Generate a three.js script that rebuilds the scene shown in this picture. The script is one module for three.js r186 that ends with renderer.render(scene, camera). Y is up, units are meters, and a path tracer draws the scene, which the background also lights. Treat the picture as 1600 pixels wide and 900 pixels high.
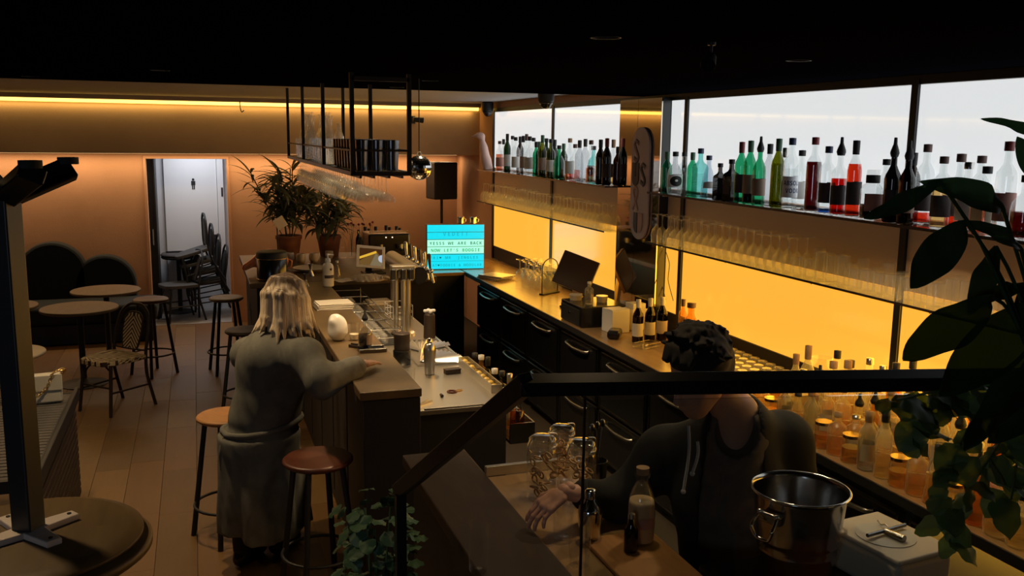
import * as THREE from 'three';
import { mergeGeometries, mergeVertices } from 'three/addons/utils/BufferGeometryUtils.js';
import { RoundedBoxGeometry } from 'three/addons/geometries/RoundedBoxGeometry.js';
import { RectAreaLightUniformsLib } from 'three/addons/lights/RectAreaLightUniformsLib.js';

// ------------------------------------------------------------------ camera, exposure, large lights
const scene = new THREE.Scene();
scene.background = new THREE.Color(0x000000);
const renderer = new THREE.WebGLRenderer({ antialias: true });
renderer.toneMapping = THREE.LinearToneMapping;
renderer.toneMappingExposure = 1.0;
renderer.shadowMap.enabled = true;
RectAreaLightUniformsLib.init();

const FOCAL = 1436, EYE = new THREE.Vector3(0, 2.37, 0), DEG = Math.PI / 180;
const YAW = 18.99 * DEG, PITCH = 9.4 * DEG, ROLL = 0.74 * DEG;
const camera = new THREE.PerspectiveCamera(2 * Math.atan(450 / FOCAL) / DEG, 16 / 9, 0.05, 60);
camera.position.copy(EYE);
camera.rotation.set(-PITCH, -YAW, ROLL, 'YXZ');
camera.updateMatrixWorld(true);

function areaLight(name, color, intensity, w, h, pos, target) {
  const l = new THREE.RectAreaLight(color, intensity, w, h);
  l.name = name; l.position.set(...pos); l.lookAt(...target); scene.add(l); return l;
}
const WHITE_PANEL = new THREE.Color(0.96, 0.99, 1.0);
const WARM = new THREE.Color(1.0, 0.62, 0.20), COOL = new THREE.Color(0.82, 0.90, 1.0), YELLOW = new THREE.Color(1.0, 0.47, 0.045);
// backlit panels of the bar wall: one light over the white row, one over the yellow row
areaLight('white_panel_light', WHITE_PANEL, 0.4, 8.4, 0.6, [3.27, 2.32, -5.9], [0, 2.32, -5.9]);
areaLight('yellow_panel_light', YELLOW, 3.4, 8.4, 0.48, [3.27, 1.36, -5.9], [0, 1.36, -5.9]);
// light strips of the end wall
areaLight('strip_light', WARM, 12.0, 9.2, 0.03, [-1.4, 2.655, -10.84], [-1.4, 2.0, -10.9]);
areaLight('soffit_strip_light', new THREE.Color(1, 0.70, 0.38), 42.0, 9.2, 0.04, [-1.4, 2.105, -11.7], [-1.4, 0, -11.75]);
// cool ceiling lamp of the small room behind the doorway
areaLight('vestibule_light', new THREE.Color(0.85, 0.9, 1.0), 20, 0.6, 0.3, [0.0, 2.36, -12.45], [0.0, 0, -12.45]);
// dusk through the window of the wall behind the camera
areaLight('dusk_window_light', new THREE.Color(0.72, 0.84, 1.0), 3.5, 1.8, 1.2, [-3.6, 1.95, 3.05], [-1.2, 1.5, -1.5]);
// shielded warm downlights under the black ceiling: [x, z, candela, half angle]
const DOWNLIGHTS = [[1.32, -5.35, 8.0, 0.95], [1.30, -6.2, 8.0, 0.95], [-0.15, -5.2, 7.0, 1.05], [-0.75, -2.5, 2.2, 1.0], [1.25, -2.75, 1.4, 1.0], [2.3, -3.2, 5.0, 0.95], [-0.9, -6.2, 4.5, 1.0]];

// ------------------------------------------------------------------ pixel -> direction, used with the plane that a thing touches
const RIGHT = new THREE.Vector3(), UP = new THREE.Vector3(), BACK = new THREE.Vector3();
camera.matrixWorld.extractBasis(RIGHT, UP, BACK);
function ray(px, py) { return new THREE.Vector3().addScaledVector(BACK, -FOCAL).addScaledVector(RIGHT, px - 800).addScaledVector(UP, 450 - py); }
function onPlane(px, py, axis, v) { const d = ray(px, py); const k = (v - EYE[axis]) / d[axis]; return [EYE.x + d.x * k, EYE.y + d.y * k, EYE.z + d.z * k]; }
const onX = (px, py, v) => onPlane(px, py, 'x', v), onY = (px, py, v) => onPlane(px, py, 'y', v), onZ = (px, py, v) => onPlane(px, py, 'z', v);
function atDepth(px, py, d) { const r = ray(px, py).multiplyScalar(d / FOCAL); return [EYE.x + r.x, EYE.y + r.y, EYE.z + r.z]; }

// ------------------------------------------------------------------ random, noise, textures
function rng(seed) { let a = seed >>> 0; return () => { a |= 0; a = a + 0x6D2B79F5 | 0; let t = Math.imul(a ^ a >>> 15, 1 | a); t = t + Math.imul(t ^ t >>> 7, 61 | t) ^ t; return ((t ^ t >>> 14) >>> 0) / 4294967296; }; }
const R0 = rng(7);
function hash2(x, y, s) { let h = Math.imul(x, 374761393) + Math.imul(y, 668265263) + Math.imul(s, 2147483647) | 0; h = Math.imul(h ^ h >>> 13, 1274126177); return ((h ^ h >>> 16) >>> 0) / 4294967296; }
function vnoise(x, y, per, s) {
  const xi = Math.floor(x), yi = Math.floor(y), fx = x - xi, fy = y - yi, u = fx * fx * (3 - 2 * fx), v = fy * fy * (3 - 2 * fy);
  const m = (a, p) => ((a % p) + p) % p, p = per;
  const a = hash2(m(xi, p), m(yi, p), s), b = hash2(m(xi + 1, p), m(yi, p), s), c = hash2(m(xi, p), m(yi + 1, p), s), d = hash2(m(xi + 1, p), m(yi + 1, p), s);
  return a + (b - a) * u + (c - a) * v + (a - b - c + d) * u * v;
}
function fbm(x, y, per, s, o = 4) { let r = 0, k = 0.5, t = 0; for (let i = 0; i < o; i++) { r += k * vnoise(x, y, per, s + i * 17); t += k; x *= 2; y *= 2; per *= 2; k *= 0.5; } return r / t; }
function tex(size, fn, metres, srgb = true) {
  const data = new Uint8Array(size * size * 4);
  for (let j = 0; j < size; j++) for (let i = 0; i < size; i++) {
    const c = fn(i / size, j / size), k = (j * size + i) * 4;
    for (let n = 0; n < 3; n++) data[k + n] = Math.max(0, Math.min(255, Math.round(255 * (Array.isArray(c) ? c[n] : c))));
    data[k + 3] = 255;
  }
  const t = new THREE.DataTexture(data, size, size);
  t.wrapS = t.wrapT = THREE.RepeatWrapping; t.magFilter = THREE.LinearFilter; t.minFilter = THREE.LinearMipmapLinearFilter; t.generateMipmaps = true;
  if (srgb) t.colorSpace = THREE.SRGBColorSpace;
  t.repeat.set(1 / metres, 1 / metres); t.needsUpdate = true; return t;
}
const mixc = (a, b, k) => a.map((v, i) => v + (b[i] - v) * k);
const woodTex = (dark, light, seed, metres, stretch = 10) => tex(256, (u, v) => { const g = fbm(u * 3 * stretch / 2, v * 3, 3 * stretch / 2 | 0 || 3, seed, 4), f = fbm(u * 48, v * 4, 48, seed + 5, 3); return mixc(dark, light, Math.min(1, Math.max(0, 0.65 * g + 0.35 * f))); }, metres);
const blotchTex = (a, b, seed, metres, n = 5) => tex(256, (u, v) => mixc(a, b, Math.min(1, Math.max(0, (fbm(u * n, v * n, n, seed, 5) - 0.25) * 2))), metres);
const fineBump = tex(256, (u, v) => fbm(u * 64, v * 64, 64, 91, 2), 0.25, false);
const weaveBump = tex(128, (u, v) => 0.5 + 0.25 * Math.sin(u * 64 * 6.283) + 0.25 * Math.sin(v * 64 * 6.283), 0.12, false);

// ------------------------------------------------------------------ materials
const std = (color, roughness = 0.6, metalness = 0, extra = {}) => new THREE.MeshStandardMaterial({ color, roughness, metalness, ...extra });
const glass = (color, extra = {}) => new THREE.MeshPhysicalMaterial({ color, transmission: 1, thickness: 0, roughness: 0.02, ior: 1.5, side: THREE.DoubleSide, ...extra });
const emit = (color, k, base = 0xffffff) => new THREE.MeshStandardMaterial({ color: base, emissive: color, emissiveIntensity: k, roughness: 0.3 });
const lin = (r, g, b) => new THREE.Color().setRGB(r, g, b);
const M = {
  black: std(lin(0.012, 0.012, 0.014), 0.55), blackGloss: std(lin(0.010, 0.010, 0.011), 0.22), blackMetal: std(lin(0.014, 0.014, 0.016), 0.42, 0.3),
  ceilingBlack: new THREE.MeshPhysicalMaterial({ color: lin(0.003, 0.003, 0.0045), roughness: 0.95, specularIntensity: 0 }), ceilingPale: std(lin(0.42, 0.40, 0.38), 0.8, 0, { bumpMap: fineBump, bumpScale: 0.001 }),
  wallPeach: std(0xffffff, 0.8, 0, { map: blotchTex([0.72, 0.54, 0.40], [0.77, 0.58, 0.44], 3, 2.2), bumpMap: fineBump, bumpScale: 0.0015 }),
  fascia: std(0xffffff, 0.75, 0, { map: blotchTex([0.66, 0.55, 0.42], [0.71, 0.60, 0.47], 9, 2.6), bumpMap: fineBump, bumpScale: 0.001 }),
  tanPanel: std(lin(0.72, 0.54, 0.41), 0.45), white: std(lin(0.72, 0.72, 0.72), 0.5), whitePaint: std(lin(0.62, 0.62, 0.64), 0.6, 0, { bumpMap: fineBump, bumpScale: 0.001 }),
  chrome: std(lin(0.72, 0.72, 0.72), 0.12, 1), steel: std(lin(0.55, 0.54, 0.52), 0.3, 1), brushed: std(lin(0.58, 0.55, 0.50), 0.36, 1), darkSteel: std(lin(0.20, 0.20, 0.21), 0.25, 1), gold: std(lin(0.75, 0.5, 0.2), 0.25, 1),
  copper: std(lin(0.75, 0.30, 0.17), 0.28, 0.6), mirrorBronze: std(lin(0.62, 0.55, 0.45), 0.04, 1),
  terracotta: std(0xffffff, 0.75, 0, { map: blotchTex([0.55, 0.33, 0.20], [0.64, 0.40, 0.25], 21, 0.4), bumpMap: fineBump, bumpScale: 0.001 }),
  barTop: std(0xffffff, 0.42, 0, { map: blotchTex([0.28, 0.22, 0.14], [0.43, 0.34, 0.22], 33, 1.1), bumpMap: fineBump, bumpScale: 0.0008 }),
  barFront: std(lin(0.007, 0.005, 0.0045), 0.6), counterTop: std(0xffffff, 0.24, 0, { map: woodTex([0.52, 0.42, 0.30], [0.64, 0.53, 0.39], 41, 0.9) }),
  woodRed: std(0xffffff, 0.4, 0, { map: woodTex([0.28, 0.13, 0.08], [0.40, 0.20, 0.12], 51, 0.5) }), woodLight: std(0xffffff, 0.5, 0, { map: woodTex([0.55, 0.37, 0.20], [0.70, 0.50, 0.29], 52, 0.5) }),
  woodOlive: std(0xffffff, 0.5, 0, { map: woodTex([0.40, 0.31, 0.17], [0.50, 0.40, 0.24], 53, 0.5) }), woodDark: std(0xffffff, 0.55, 0, { map: woodTex([0.13, 0.09, 0.07], [0.22, 0.15, 0.11], 54, 0.5) }),
  slatWood: std(0xffffff, 0.6, 0, { map: woodTex([0.20, 0.19, 0.19], [0.34, 0.32, 0.31], 55, 0.6) }),
  fabricDark: std(lin(0.018, 0.022, 0.024), 0.95, 0, { bumpMap: weaveBump, bumpScale: 0.001 }),
  clear: glass(lin(0.97, 0.975, 0.97), { roughness: 0.08, ior: 1.8 }), thinGlass: glass(lin(0.96, 0.96, 0.955), { roughness: 0.06, ior: 1.5, transmission: 0.87 }), pane: glass(lin(0.88, 0.91, 0.90)), shelfGlass: glass(lin(0.42, 0.40, 0.38), { roughness: 0.03 }),
  paper: std(lin(0.70, 0.64, 0.54), 0.8), cream: std(lin(0.62, 0.52, 0.36), 0.5), whiteGloss: std(lin(0.70, 0.68, 0.64), 0.2), plasticWhite: std(lin(0.75, 0.75, 0.76), 0.35), rubber: std(lin(0.02, 0.02, 0.02), 0.8),
  leafDark: new THREE.MeshPhysicalMaterial({ color: lin(0.035, 0.075, 0.028), roughness: 0.55, specularIntensity: 0.35, transmission: 0.12, thickness: 0, side: THREE.DoubleSide }),
  leafVine: new THREE.MeshPhysicalMaterial({ color: lin(0.13, 0.22, 0.06), roughness: 0.6, transmission: 0.35, thickness: 0, side: THREE.DoubleSide }),
  leafIvy: std(lin(0.06, 0.13, 0.07), 0.5, 0, { side: THREE.DoubleSide }), leafPalm: new THREE.MeshPhysicalMaterial({ color: lin(0.10, 0.11, 0.045), roughness: 0.6, transmission: 0.2, thickness: 0, side: THREE.DoubleSide }),
  soil: std(lin(0.03, 0.02, 0.015), 0.95),
};

// ------------------------------------------------------------------ geometry helpers
const V = (x, y, z) => new THREE.Vector3(x, y, z);
function clean(g) { if (g.index) g = g.toNonIndexed(); for (const k of Object.keys(g.attributes)) if (!['position', 'normal', 'uv'].includes(k)) g.deleteAttribute(k); if (!g.attributes.uv) g.setAttribute('uv', new THREE.BufferAttribute(new Float32Array(g.attributes.position.count * 2), 2)); return g; }
function metreUV(g) {
  const p = g.attributes.position, n = g.attributes.normal, uv = new Float32Array(p.count * 2);
  for (let i = 0; i < p.count; i++) {
    const ax = Math.abs(n.getX(i)), ay = Math.abs(n.getY(i)), az = Math.abs(n.getZ(i));
    let u, v; if (ay >= ax && ay >= az) { u = p.getX(i); v = p.getZ(i); } else if (ax >= az) { u = p.getZ(i); v = p.getY(i); } else { u = p.getX(i); v = p.getY(i); }
    uv[2 * i] = u; uv[2 * i + 1] = v;
  }
  g.setAttribute('uv', new THREE.BufferAttribute(uv, 2)); return g;
}
function place(g, x = 0, y = 0, z = 0, rx = 0, ry = 0, rz = 0) { if (rx || ry || rz) g.applyMatrix4(new THREE.Matrix4().makeRotationFromEuler(new THREE.Euler(rx, ry, rz, 'YXZ'))); g.translate(x, y, z); return g; }
const box = (w, h, d, x = 0, y = 0, z = 0, rx = 0, ry = 0, rz = 0) => place(new THREE.BoxGeometry(w, h, d), x, y, z, rx, ry, rz);
const rbox = (w, h, d, r, x = 0, y = 0, z = 0, rx = 0, ry = 0, rz = 0) => place(new RoundedBoxGeometry(w, h, d, 2, Math.min(r, w / 2.01, h / 2.01, d / 2.01)), x, y, z, rx, ry, rz);
const bx = (x0, x1, y0, y1, z0, z1, r = 0) => { const w = x1 - x0, h = y1 - y0, d = z1 - z0, a = (x0 + x1) / 2, b = (y0 + y1) / 2, c = (z0 + z1) / 2; return r ? rbox(w, h, d, r, a, b, c) : box(w, h, d, a, b, c); };
const cyl = (r0, r1, h, x = 0, y = 0, z = 0, seg = 20) => place(new THREE.CylinderGeometry(r1, r0, h, seg), x, y + h / 2, z);
const lathe = (pts, seg = 24) => new THREE.LatheGeometry(pts.map((p) => new THREE.Vector2(p[0], p[1])), seg);
const sph = (r, x = 0, y = 0, z = 0, sx = 1, sy = 1, sz = 1, seg = 20) => { const g = new THREE.SphereGeometry(r, seg, Math.max(8, seg * 0.7 | 0)); g.scale(sx, sy, sz); g.translate(x, y, z); return g; };
const tor = (R, r, x, y, z, rx = Math.PI / 2, ry = 0, arc = Math.PI * 2, seg = 28) => place(new THREE.TorusGeometry(R, r, 8, seg, arc), x, y, z, rx, ry);
function tube(pts, r, seg = 0, rad = 7, closed = false) { const c = new THREE.CatmullRomCurve3(pts.map((p) => V(...p)), closed, 'catmullrom', 0.3); return new THREE.TubeGeometry(c, seg || Math.max(4, pts.length * 5), r, rad, closed); }
function bar(a, b, w, d = w, r = 0) { const A = V(...a), B = V(...b), L = A.distanceTo(B), g = r ? rbox(w, L, d, r) : new THREE.BoxGeometry(w, L, d); const dir = B.clone().sub(A).normalize(); g.applyQuaternion(new THREE.Quaternion().setFromUnitVectors(V(0, 1, 0), dir)); const m = A.add(B).multiplyScalar(0.5); g.translate(m.x, m.y, m.z); return g; }
function rod(a, b, r0, r1 = r0, seg = 10) { const A = V(...a), B = V(...b), L = A.distanceTo(B), g = new THREE.CylinderGeometry(r1, r0, L, seg); g.applyQuaternion(new THREE.Quaternion().setFromUnitVectors(V(0, 1, 0), B.clone().sub(A).normalize())); const m = A.add(B).multiplyScalar(0.5); g.translate(m.x, m.y, m.z); return g; }
function extrude(shape, depth, bevel = 0, curve = 12) { return new THREE.ExtrudeGeometry(shape, { depth, bevelEnabled: bevel > 0, bevelSize: bevel, bevelThickness: bevel, bevelSegments: 2, curveSegments: curve }); }

const taken = new Map();
function uname(n) { const k = taken.get(n) || 0; taken.set(n, k + 1); return k ? `${n}_${String(k).padStart(3, '0')}` : n; }
function geo(list, keepUV) { const a = Array.isArray(list) ? list : [list]; const g = a.length === 1 ? a[0] : mergeGeometries(a.map(clean)); return keepUV ? g : metreUV(g); }
function mesh(name, list, m, keepUV) { const o = new THREE.Mesh(geo(list, keepUV), m); o.name = name; o.castShadow = o.receiveShadow = true; return o; }
function part(parent, name, list, m, label, keepUV) { const o = mesh(name, list, m, keepUV); if (label) o.userData.label = label; parent.add(o); return o; }
function share(parent, name, g, m, pos, rot) { const o = new THREE.Mesh(g, m); o.name = name; o.castShadow = o.receiveShadow = true; if (pos) o.position.set(...pos); if (rot) o.rotation.set(...rot); parent.add(o); return o; }
function tag(o, label, category, group) { o.userData.label = label; o.userData.category = category; if (group) o.userData.group = group; return o; }
function thing(name, label, category, pos = [0, 0, 0], ry = 0, group) { const o = new THREE.Group(); o.name = uname(name); o.position.set(...pos); o.rotation.y = ry; scene.add(o); return tag(o, label, category, group); }
function solo(name, label, category, list, m, pos = [0, 0, 0], ry = 0, group, keepUV) { const o = mesh(uname(name), list, m, keepUV); o.position.set(...pos); o.rotation.y = ry; scene.add(o); return tag(o, label, category, group); }
function struct(name, list, m, label, category) { const o = mesh(uname(name), list, m); o.userData.kind = 'structure'; if (label) o.userData.label = label; if (category) o.userData.category = category; scene.add(o); return o; }
function copy(o, name, pos, ry = 0, label, group) { const c = o.clone(); c.name = uname(name); c.position.set(...pos); c.rotation.y = ry; c.userData = { ...o.userData }; if (label) c.userData.label = label; if (group) c.userData.group = group; scene.add(c); return c; }
function canvasTex(w, h, draw) { const c = document.createElement('canvas'); c.width = w; c.height = h; draw(c.getContext('2d'), w, h); const t = new THREE.CanvasTexture(c); t.colorSpace = THREE.SRGBColorSpace; t.magFilter = THREE.LinearFilter; return t; }

// surface-net mesher for bodies and cloth
function surfaceNet(sdf, lo, hi, cell) {
  const n = [0, 1, 2].map((i) => Math.ceil((hi[i] - lo[i]) / cell) + 1), [nx, ny, nz] = n, f = new Float32Array(nx * ny * nz);
  for (let k = 0, q = 0; k < nz; k++) for (let j = 0; j < ny; j++) for (let i = 0; i < nx; i++, q++) f[q] = sdf(lo[0] + i * cell, lo[1] + j * cell, lo[2] + k * cell);
  const id = new Int32Array(nx * ny * nz).fill(-1), pos = [], idx = [], sx = 1, sy = nx, sz = nx * ny;
  const off = [0, sx, sy, sx + sy, sz, sx + sz, sy + sz, sx + sy + sz], edges = [[0, 1], [2, 3], [4, 5], [6, 7], [0, 2], [1, 3], [4, 6], [5, 7], [0, 4], [1, 5], [2, 6], [3, 7]];
  for (let k = 0; k < nz - 1; k++) for (let j = 0; j < ny - 1; j++) for (let i = 0; i < nx - 1; i++) {
    const q = i + j * sy + k * sz; let m = 0; for (let c = 0; c < 8; c++) if (f[q + off[c]] < 0) m |= 1 << c;
    if (m === 0 || m === 255) continue;
    let X = 0, Y = 0, Z = 0, c = 0;
    for (const [a, b] of edges) { const fa = f[q + off[a]], fb = f[q + off[b]]; if ((fa < 0) === (fb < 0)) continue; const t = fa / (fa - fb); X += (a & 1) + t * ((b & 1) - (a & 1)); Y += ((a >> 1) & 1) + t * (((b >> 1) & 1) - ((a >> 1) & 1)); Z += (a >> 2) + t * ((b >> 2) - (a >> 2)); c++; }
    id[q] = pos.length / 3; pos.push(lo[0] + (i + X / c) * cell, lo[1] + (j + Y / c) * cell, lo[2] + (k + Z / c) * cell);
  }
  const quad = (a, b, c, d, flip) => { if (a < 0 || b < 0 || c < 0 || d < 0) return; if (flip) idx.push(a, c, b, b, c, d); else idx.push(a, b, c, b, d, c); };
  for (let k = 1; k < nz - 1; k++) for (let j = 1; j < ny - 1; j++) for (let i = 1; i < nx - 1; i++) {
    const q = i + j * sy + k * sz, s = f[q] < 0;
    if (s !== (f[q + sx] < 0)) quad(id[q - sy - sz], id[q - sz], id[q - sy], id[q], !s);
    if (s !== (f[q + sy] < 0)) quad(id[q - sx - sz], id[q - sx], id[q - sz], id[q], !s);
    if (s !== (f[q + sz] < 0)) quad(id[q - sx - sy], id[q - sy], id[q - sx], id[q], !s);
  }
  const g = new THREE.BufferGeometry(); g.setAttribute('position', new THREE.Float32BufferAttribute(pos, 3)); g.setIndex(idx); g.computeVertexNormals(); return g;
}
function capsule(a, b, ra, rb) { const dx = b[0] - a[0], dy = b[1] - a[1], dz = b[2] - a[2], L = dx * dx + dy * dy + dz * dz || 1e-9; return (x, y, z) => { const px = x - a[0], py = y - a[1], pz = z - a[2]; let t = (px * dx + py * dy + pz * dz) / L; t = t < 0 ? 0 : t > 1 ? 1 : t; const ex = px - t * dx, ey = py - t * dy, ez = pz - t * dz; return Math.sqrt(ex * ex + ey * ey + ez * ez) - (ra + (rb - ra) * t); }; }
function ellipsoid(c, r, rot) { const q = rot ? new THREE.Matrix3().setFromMatrix4(new THREE.Matrix4().makeRotationFromEuler(rot)).transpose() : null, v = V(0, 0, 0), m = Math.min(...r); return (x, y, z) => { v.set(x - c[0], y - c[1], z - c[2]); if (q) v.applyMatrix3(q); const k = Math.sqrt((v.x / r[0]) ** 2 + (v.y / r[1]) ** 2 + (v.z / r[2]) ** 2), k1 = Math.sqrt((v.x / r[0] ** 2) ** 2 + (v.y / r[1] ** 2) ** 2 + (v.z / r[2] ** 2) ** 2); return k1 > 1e-9 ? k * (k - 1) / k1 : -m; }; }
function blend(list, k) { return (x, y, z) => { let d = 1e9; for (const f of list) { const e = f(x, y, z), h = Math.max(k - Math.abs(d - e), 0) / k; d = Math.min(d, e) - h * h * k * 0.25; } return d; }; }
const add3 = (a, b) => [a[0] + b[0], a[1] + b[1], a[2] + b[2]], lerp3 = (a, b, t) => [a[0] + (b[0] - a[0]) * t, a[1] + (b[1] - a[1]) * t, a[2] + (b[2] - a[2]) * t];
// ------------------------------------------------------------------ the room
const WALL_X = 3.3, CEIL = 2.75, NEAR_CEIL = 2.68, END_Z = -11.9, FASCIA_Z = -10.88, BULK_Z = -6.5;
const floor = struct('floor', [bx(-6.2, 3.6, -0.12, -0.012, -14, 3.2)], std(lin(0.05, 0.035, 0.022), 0.8));
{ // oak planks of the lounge and the bar passage, each one a board with its own tone and edges
  const tones = [[[0.38, 0.27, 0.15], [0.50, 0.36, 0.21]], [[0.33, 0.24, 0.13], [0.45, 0.33, 0.19]], [[0.42, 0.31, 0.18], [0.53, 0.40, 0.24]], [[0.36, 0.25, 0.14], [0.46, 0.32, 0.18]]].map((t, i) => std(0xffffff, 0.48, 0, { map: woodTex(t[1].map((v) => v * 0.82), t[1].map((v, k) => v * [0.93, 0.95, 0.92][k]), 60 + i, 0.8), bumpMap: fineBump, bumpScale: 0.0006 }));
  const r = rng(11), W = 0.225, geos = [1.0, 1.3, 0.8].map((L) => metreUV(rbox(W - 0.0016, 0.014, L - 0.0016, 0.002)));
  const Ls = [1.0, 1.3, 0.8];
  for (let c = 0; c < 15; c++) { let z = -12.0 - r() * 0.7; const x = -2.55 + W * (c + 0.5); while (z < -3.2) { const k = r() * 3 | 0, zc = z + Ls[k] / 2; if (zc - Ls[k] / 2 > -12.6) share(floor, 'plank', geos[k], tones[r() * 4 | 0], [x, -0.005 + (r() - 0.5) * 0.0012, zc]); z += Ls[k]; } }
}
struct('floor_tile', [bx(-0.9, 1.2, -0.02, 0.006, -13.05, END_Z - 0.02)], std(0xffffff, 0.5, 0, { map: blotchTex([0.50, 0.48, 0.46], [0.62, 0.60, 0.57], 71, 0.8) }));
struct('floor_landing', [bx(-2.6, -0.06, -0.01, 0.8, -2.7, 3.1), bx(-0.06, 3.3, -0.01, 0.8, -1.6, 3.1)], std(lin(0.05, 0.04, 0.035), 0.7));
for (let i = 0; i < 4; i++) struct('stair_step', [bx(-0.06, 0.62, 0, 0.64 - i * 0.16, -1.6 - (i + 1) * 0.27, -1.6 - i * 0.27)], M.woodDark, 'dark wooden stair tread going down beside the bar', 'step').userData.group = 'stair treads beside the bar';
const endWall = struct('wall_end', [bx(-6.2, -0.585, 0, 2.2, END_Z - 0.12, END_Z), bx(0.395, 3.42, 0, 2.2, END_Z - 0.12, END_Z), bx(-0.585, 0.395, 2.075, 2.2, END_Z - 0.12, END_Z)], M.wallPeach);
struct('wall_fascia', [bx(-6.2, WALL_X + 0.1, 2.13, CEIL, END_Z, FASCIA_Z)], M.fascia);
struct('ceiling_far', [bx(-6.2, 3.6, CEIL, CEIL + 0.15, -14, BULK_Z)], M.ceilingPale);
{ const sh = new THREE.Shape(); sh.moveTo(-6.2, -3.2); sh.lineTo(3.6, -3.2); sh.lineTo(3.6, -BULK_Z); sh.lineTo(-6.2, -BULK_Z); sh.closePath(); for (const [x, z] of DOWNLIGHTS) { const h = new THREE.Path(); h.absarc(x, -z, 0.051, 0, Math.PI * 2, true); sh.holes.push(h); } struct('ceiling_near', [extrude(sh, CEIL + 0.15 - NEAR_CEIL, 0, 24).rotateX(-Math.PI / 2).translate(0, NEAR_CEIL, 0)], M.ceilingBlack); }
struct('wall_left', [bx(-6.2, -6.0, 0, CEIL, -12, 3.25)], std(lin(0.10, 0.08, 0.065), 0.8));
struct('wall_near', [bx(-6.2, -4.5, 0, CEIL, 3.1, 3.25), bx(-4.5, -2.7, 0, 1.35, 3.1, 3.25), bx(-4.5, -2.7, 2.55, CEIL, 3.1, 3.25), bx(-2.7, 3.6, 0, CEIL, 3.1, 3.25)], std(lin(0.04, 0.035, 0.03), 0.8));
{ const w = struct('window_1', [bx(-4.5, -2.7, 1.35, 2.55, 3.2, 3.24)], emit(new THREE.Color(0.72, 0.84, 1.0), 0.3, 0x8090a0)); part(w, 'window_frame', [bx(-4.5, -2.7, 1.35, 1.41, 3.12, 3.2), bx(-4.5, -2.7, 2.49, 2.55, 3.12, 3.2), bx(-4.5, -4.44, 1.35, 2.55, 3.12, 3.2), bx(-2.76, -2.7, 1.35, 2.55, 3.12, 3.2), bx(-3.63, -3.57, 1.35, 2.55, 3.12, 3.2)], M.black); }
// doorway: frame, small room behind with its own white door
{ const d = struct('trim_1', [bx(-0.585, -0.555, 0, 2.05, END_Z - 0.13, END_Z + 0.025, 0.006), bx(0.365, 0.395, 0, 2.05, END_Z - 0.13, END_Z + 0.025, 0.006), bx(-0.585, 0.395, 2.045, 2.08, END_Z - 0.13, END_Z + 0.025, 0.006)], M.wallPeach); }
{ struct('wall_vestibule', [bx(-0.95, 1.2, 0, 2.45, -13.17, -13.05), bx(-0.95, -0.8, 0, 2.45, -13.05, END_Z - 0.12), bx(1.05, 1.2, 0, 2.45, -13.05, END_Z - 0.12)], M.whitePaint);
  struct('ceiling_vestibule', [bx(-0.95, 1.2, 2.45, 2.55, -13.17, END_Z)], M.whitePaint);
  const l = thing('ceiling_lamp', 'flat white ceiling lamp of the small room behind the doorway', 'lamp', [0.0, 2.39, -12.45]); part(l, 'housing', rbox(0.66, 0.05, 0.36, 0.01, 0, 0.03, 0), M.white); part(l, 'light_diffuser', rbox(0.6, 0.02, 0.3, 0.008, 0, 0, 0), emit(new THREE.Color(0.85, 0.9, 1), 1.2));
  const q = onZ(257, 300, -13.04), q2 = onZ(339, 300, -13.04);
  const d = struct('door_1', rbox(q2[0] - q[0], 2.04, 0.045, 0.004, (q[0] + q2[0]) / 2, 1.02, -13.02), M.white);
  const ic = onZ(302, 287, -12.99);
  part(d, 'restroom_pictogram', [cyl(0.016, 0.016, 0.004, 0, 0, 0, 16).rotateX(Math.PI / 2).translate(ic[0], ic[1] + 0.055, -12.995), bx(ic[0] - 0.026, ic[0] + 0.026, ic[1] - 0.02, ic[1] + 0.035, -12.998, -12.993), bx(ic[0] - 0.018, ic[0] - 0.003, ic[1] - 0.075, ic[1] - 0.02, -12.998, -12.993), bx(ic[0] + 0.003, ic[0] + 0.018, ic[1] - 0.075, ic[1] - 0.02, -12.998, -12.993)], M.black, 'black standing figure sign');
  const h = onZ(336, 372, -12.99);
  part(d, 'door_handle', [bar([h[0], h[1], -13.0], [h[0], h[1], -12.94], 0.018), bar([h[0] + 0.005, h[1], -12.945], [h[0] - 0.10, h[1], -12.945], 0.018), bx(h[0] - 0.02, h[0] + 0.02, h[1] - 0.1, h[1] + 0.05, -13.0, -12.994)], M.black);
  const t = struct('trim_2', [bx(q2[0] + 0.004, q2[0] + 0.085, 0, 2.05, -13.05, -12.96, 0.004)], M.white); const pl = onZ(347, 300, -12.955); part(t, 'strike_plate', bx(pl[0] - 0.012, pl[0] + 0.012, pl[1] - 0.06, pl[1] + 0.06, -12.962, -12.955), M.black);
  const c = thing('tall_cupboard', 'tall black cupboard standing inside the doorway', 'cupboard', [-0.63, 0.006, -12.62]); part(c, 'body', rbox(0.30, 2.1, 0.5, 0.005, 0, 1.05, 0), M.black); part(c, 'door', rbox(0.28, 2.0, 0.02, 0.004, 0, 1.05, 0.262), M.blackGloss); part(c, 'handle', rod([0.1, 0.95, 0.285], [0.1, 1.15, 0.285], 0.008), M.steel);
}
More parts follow.
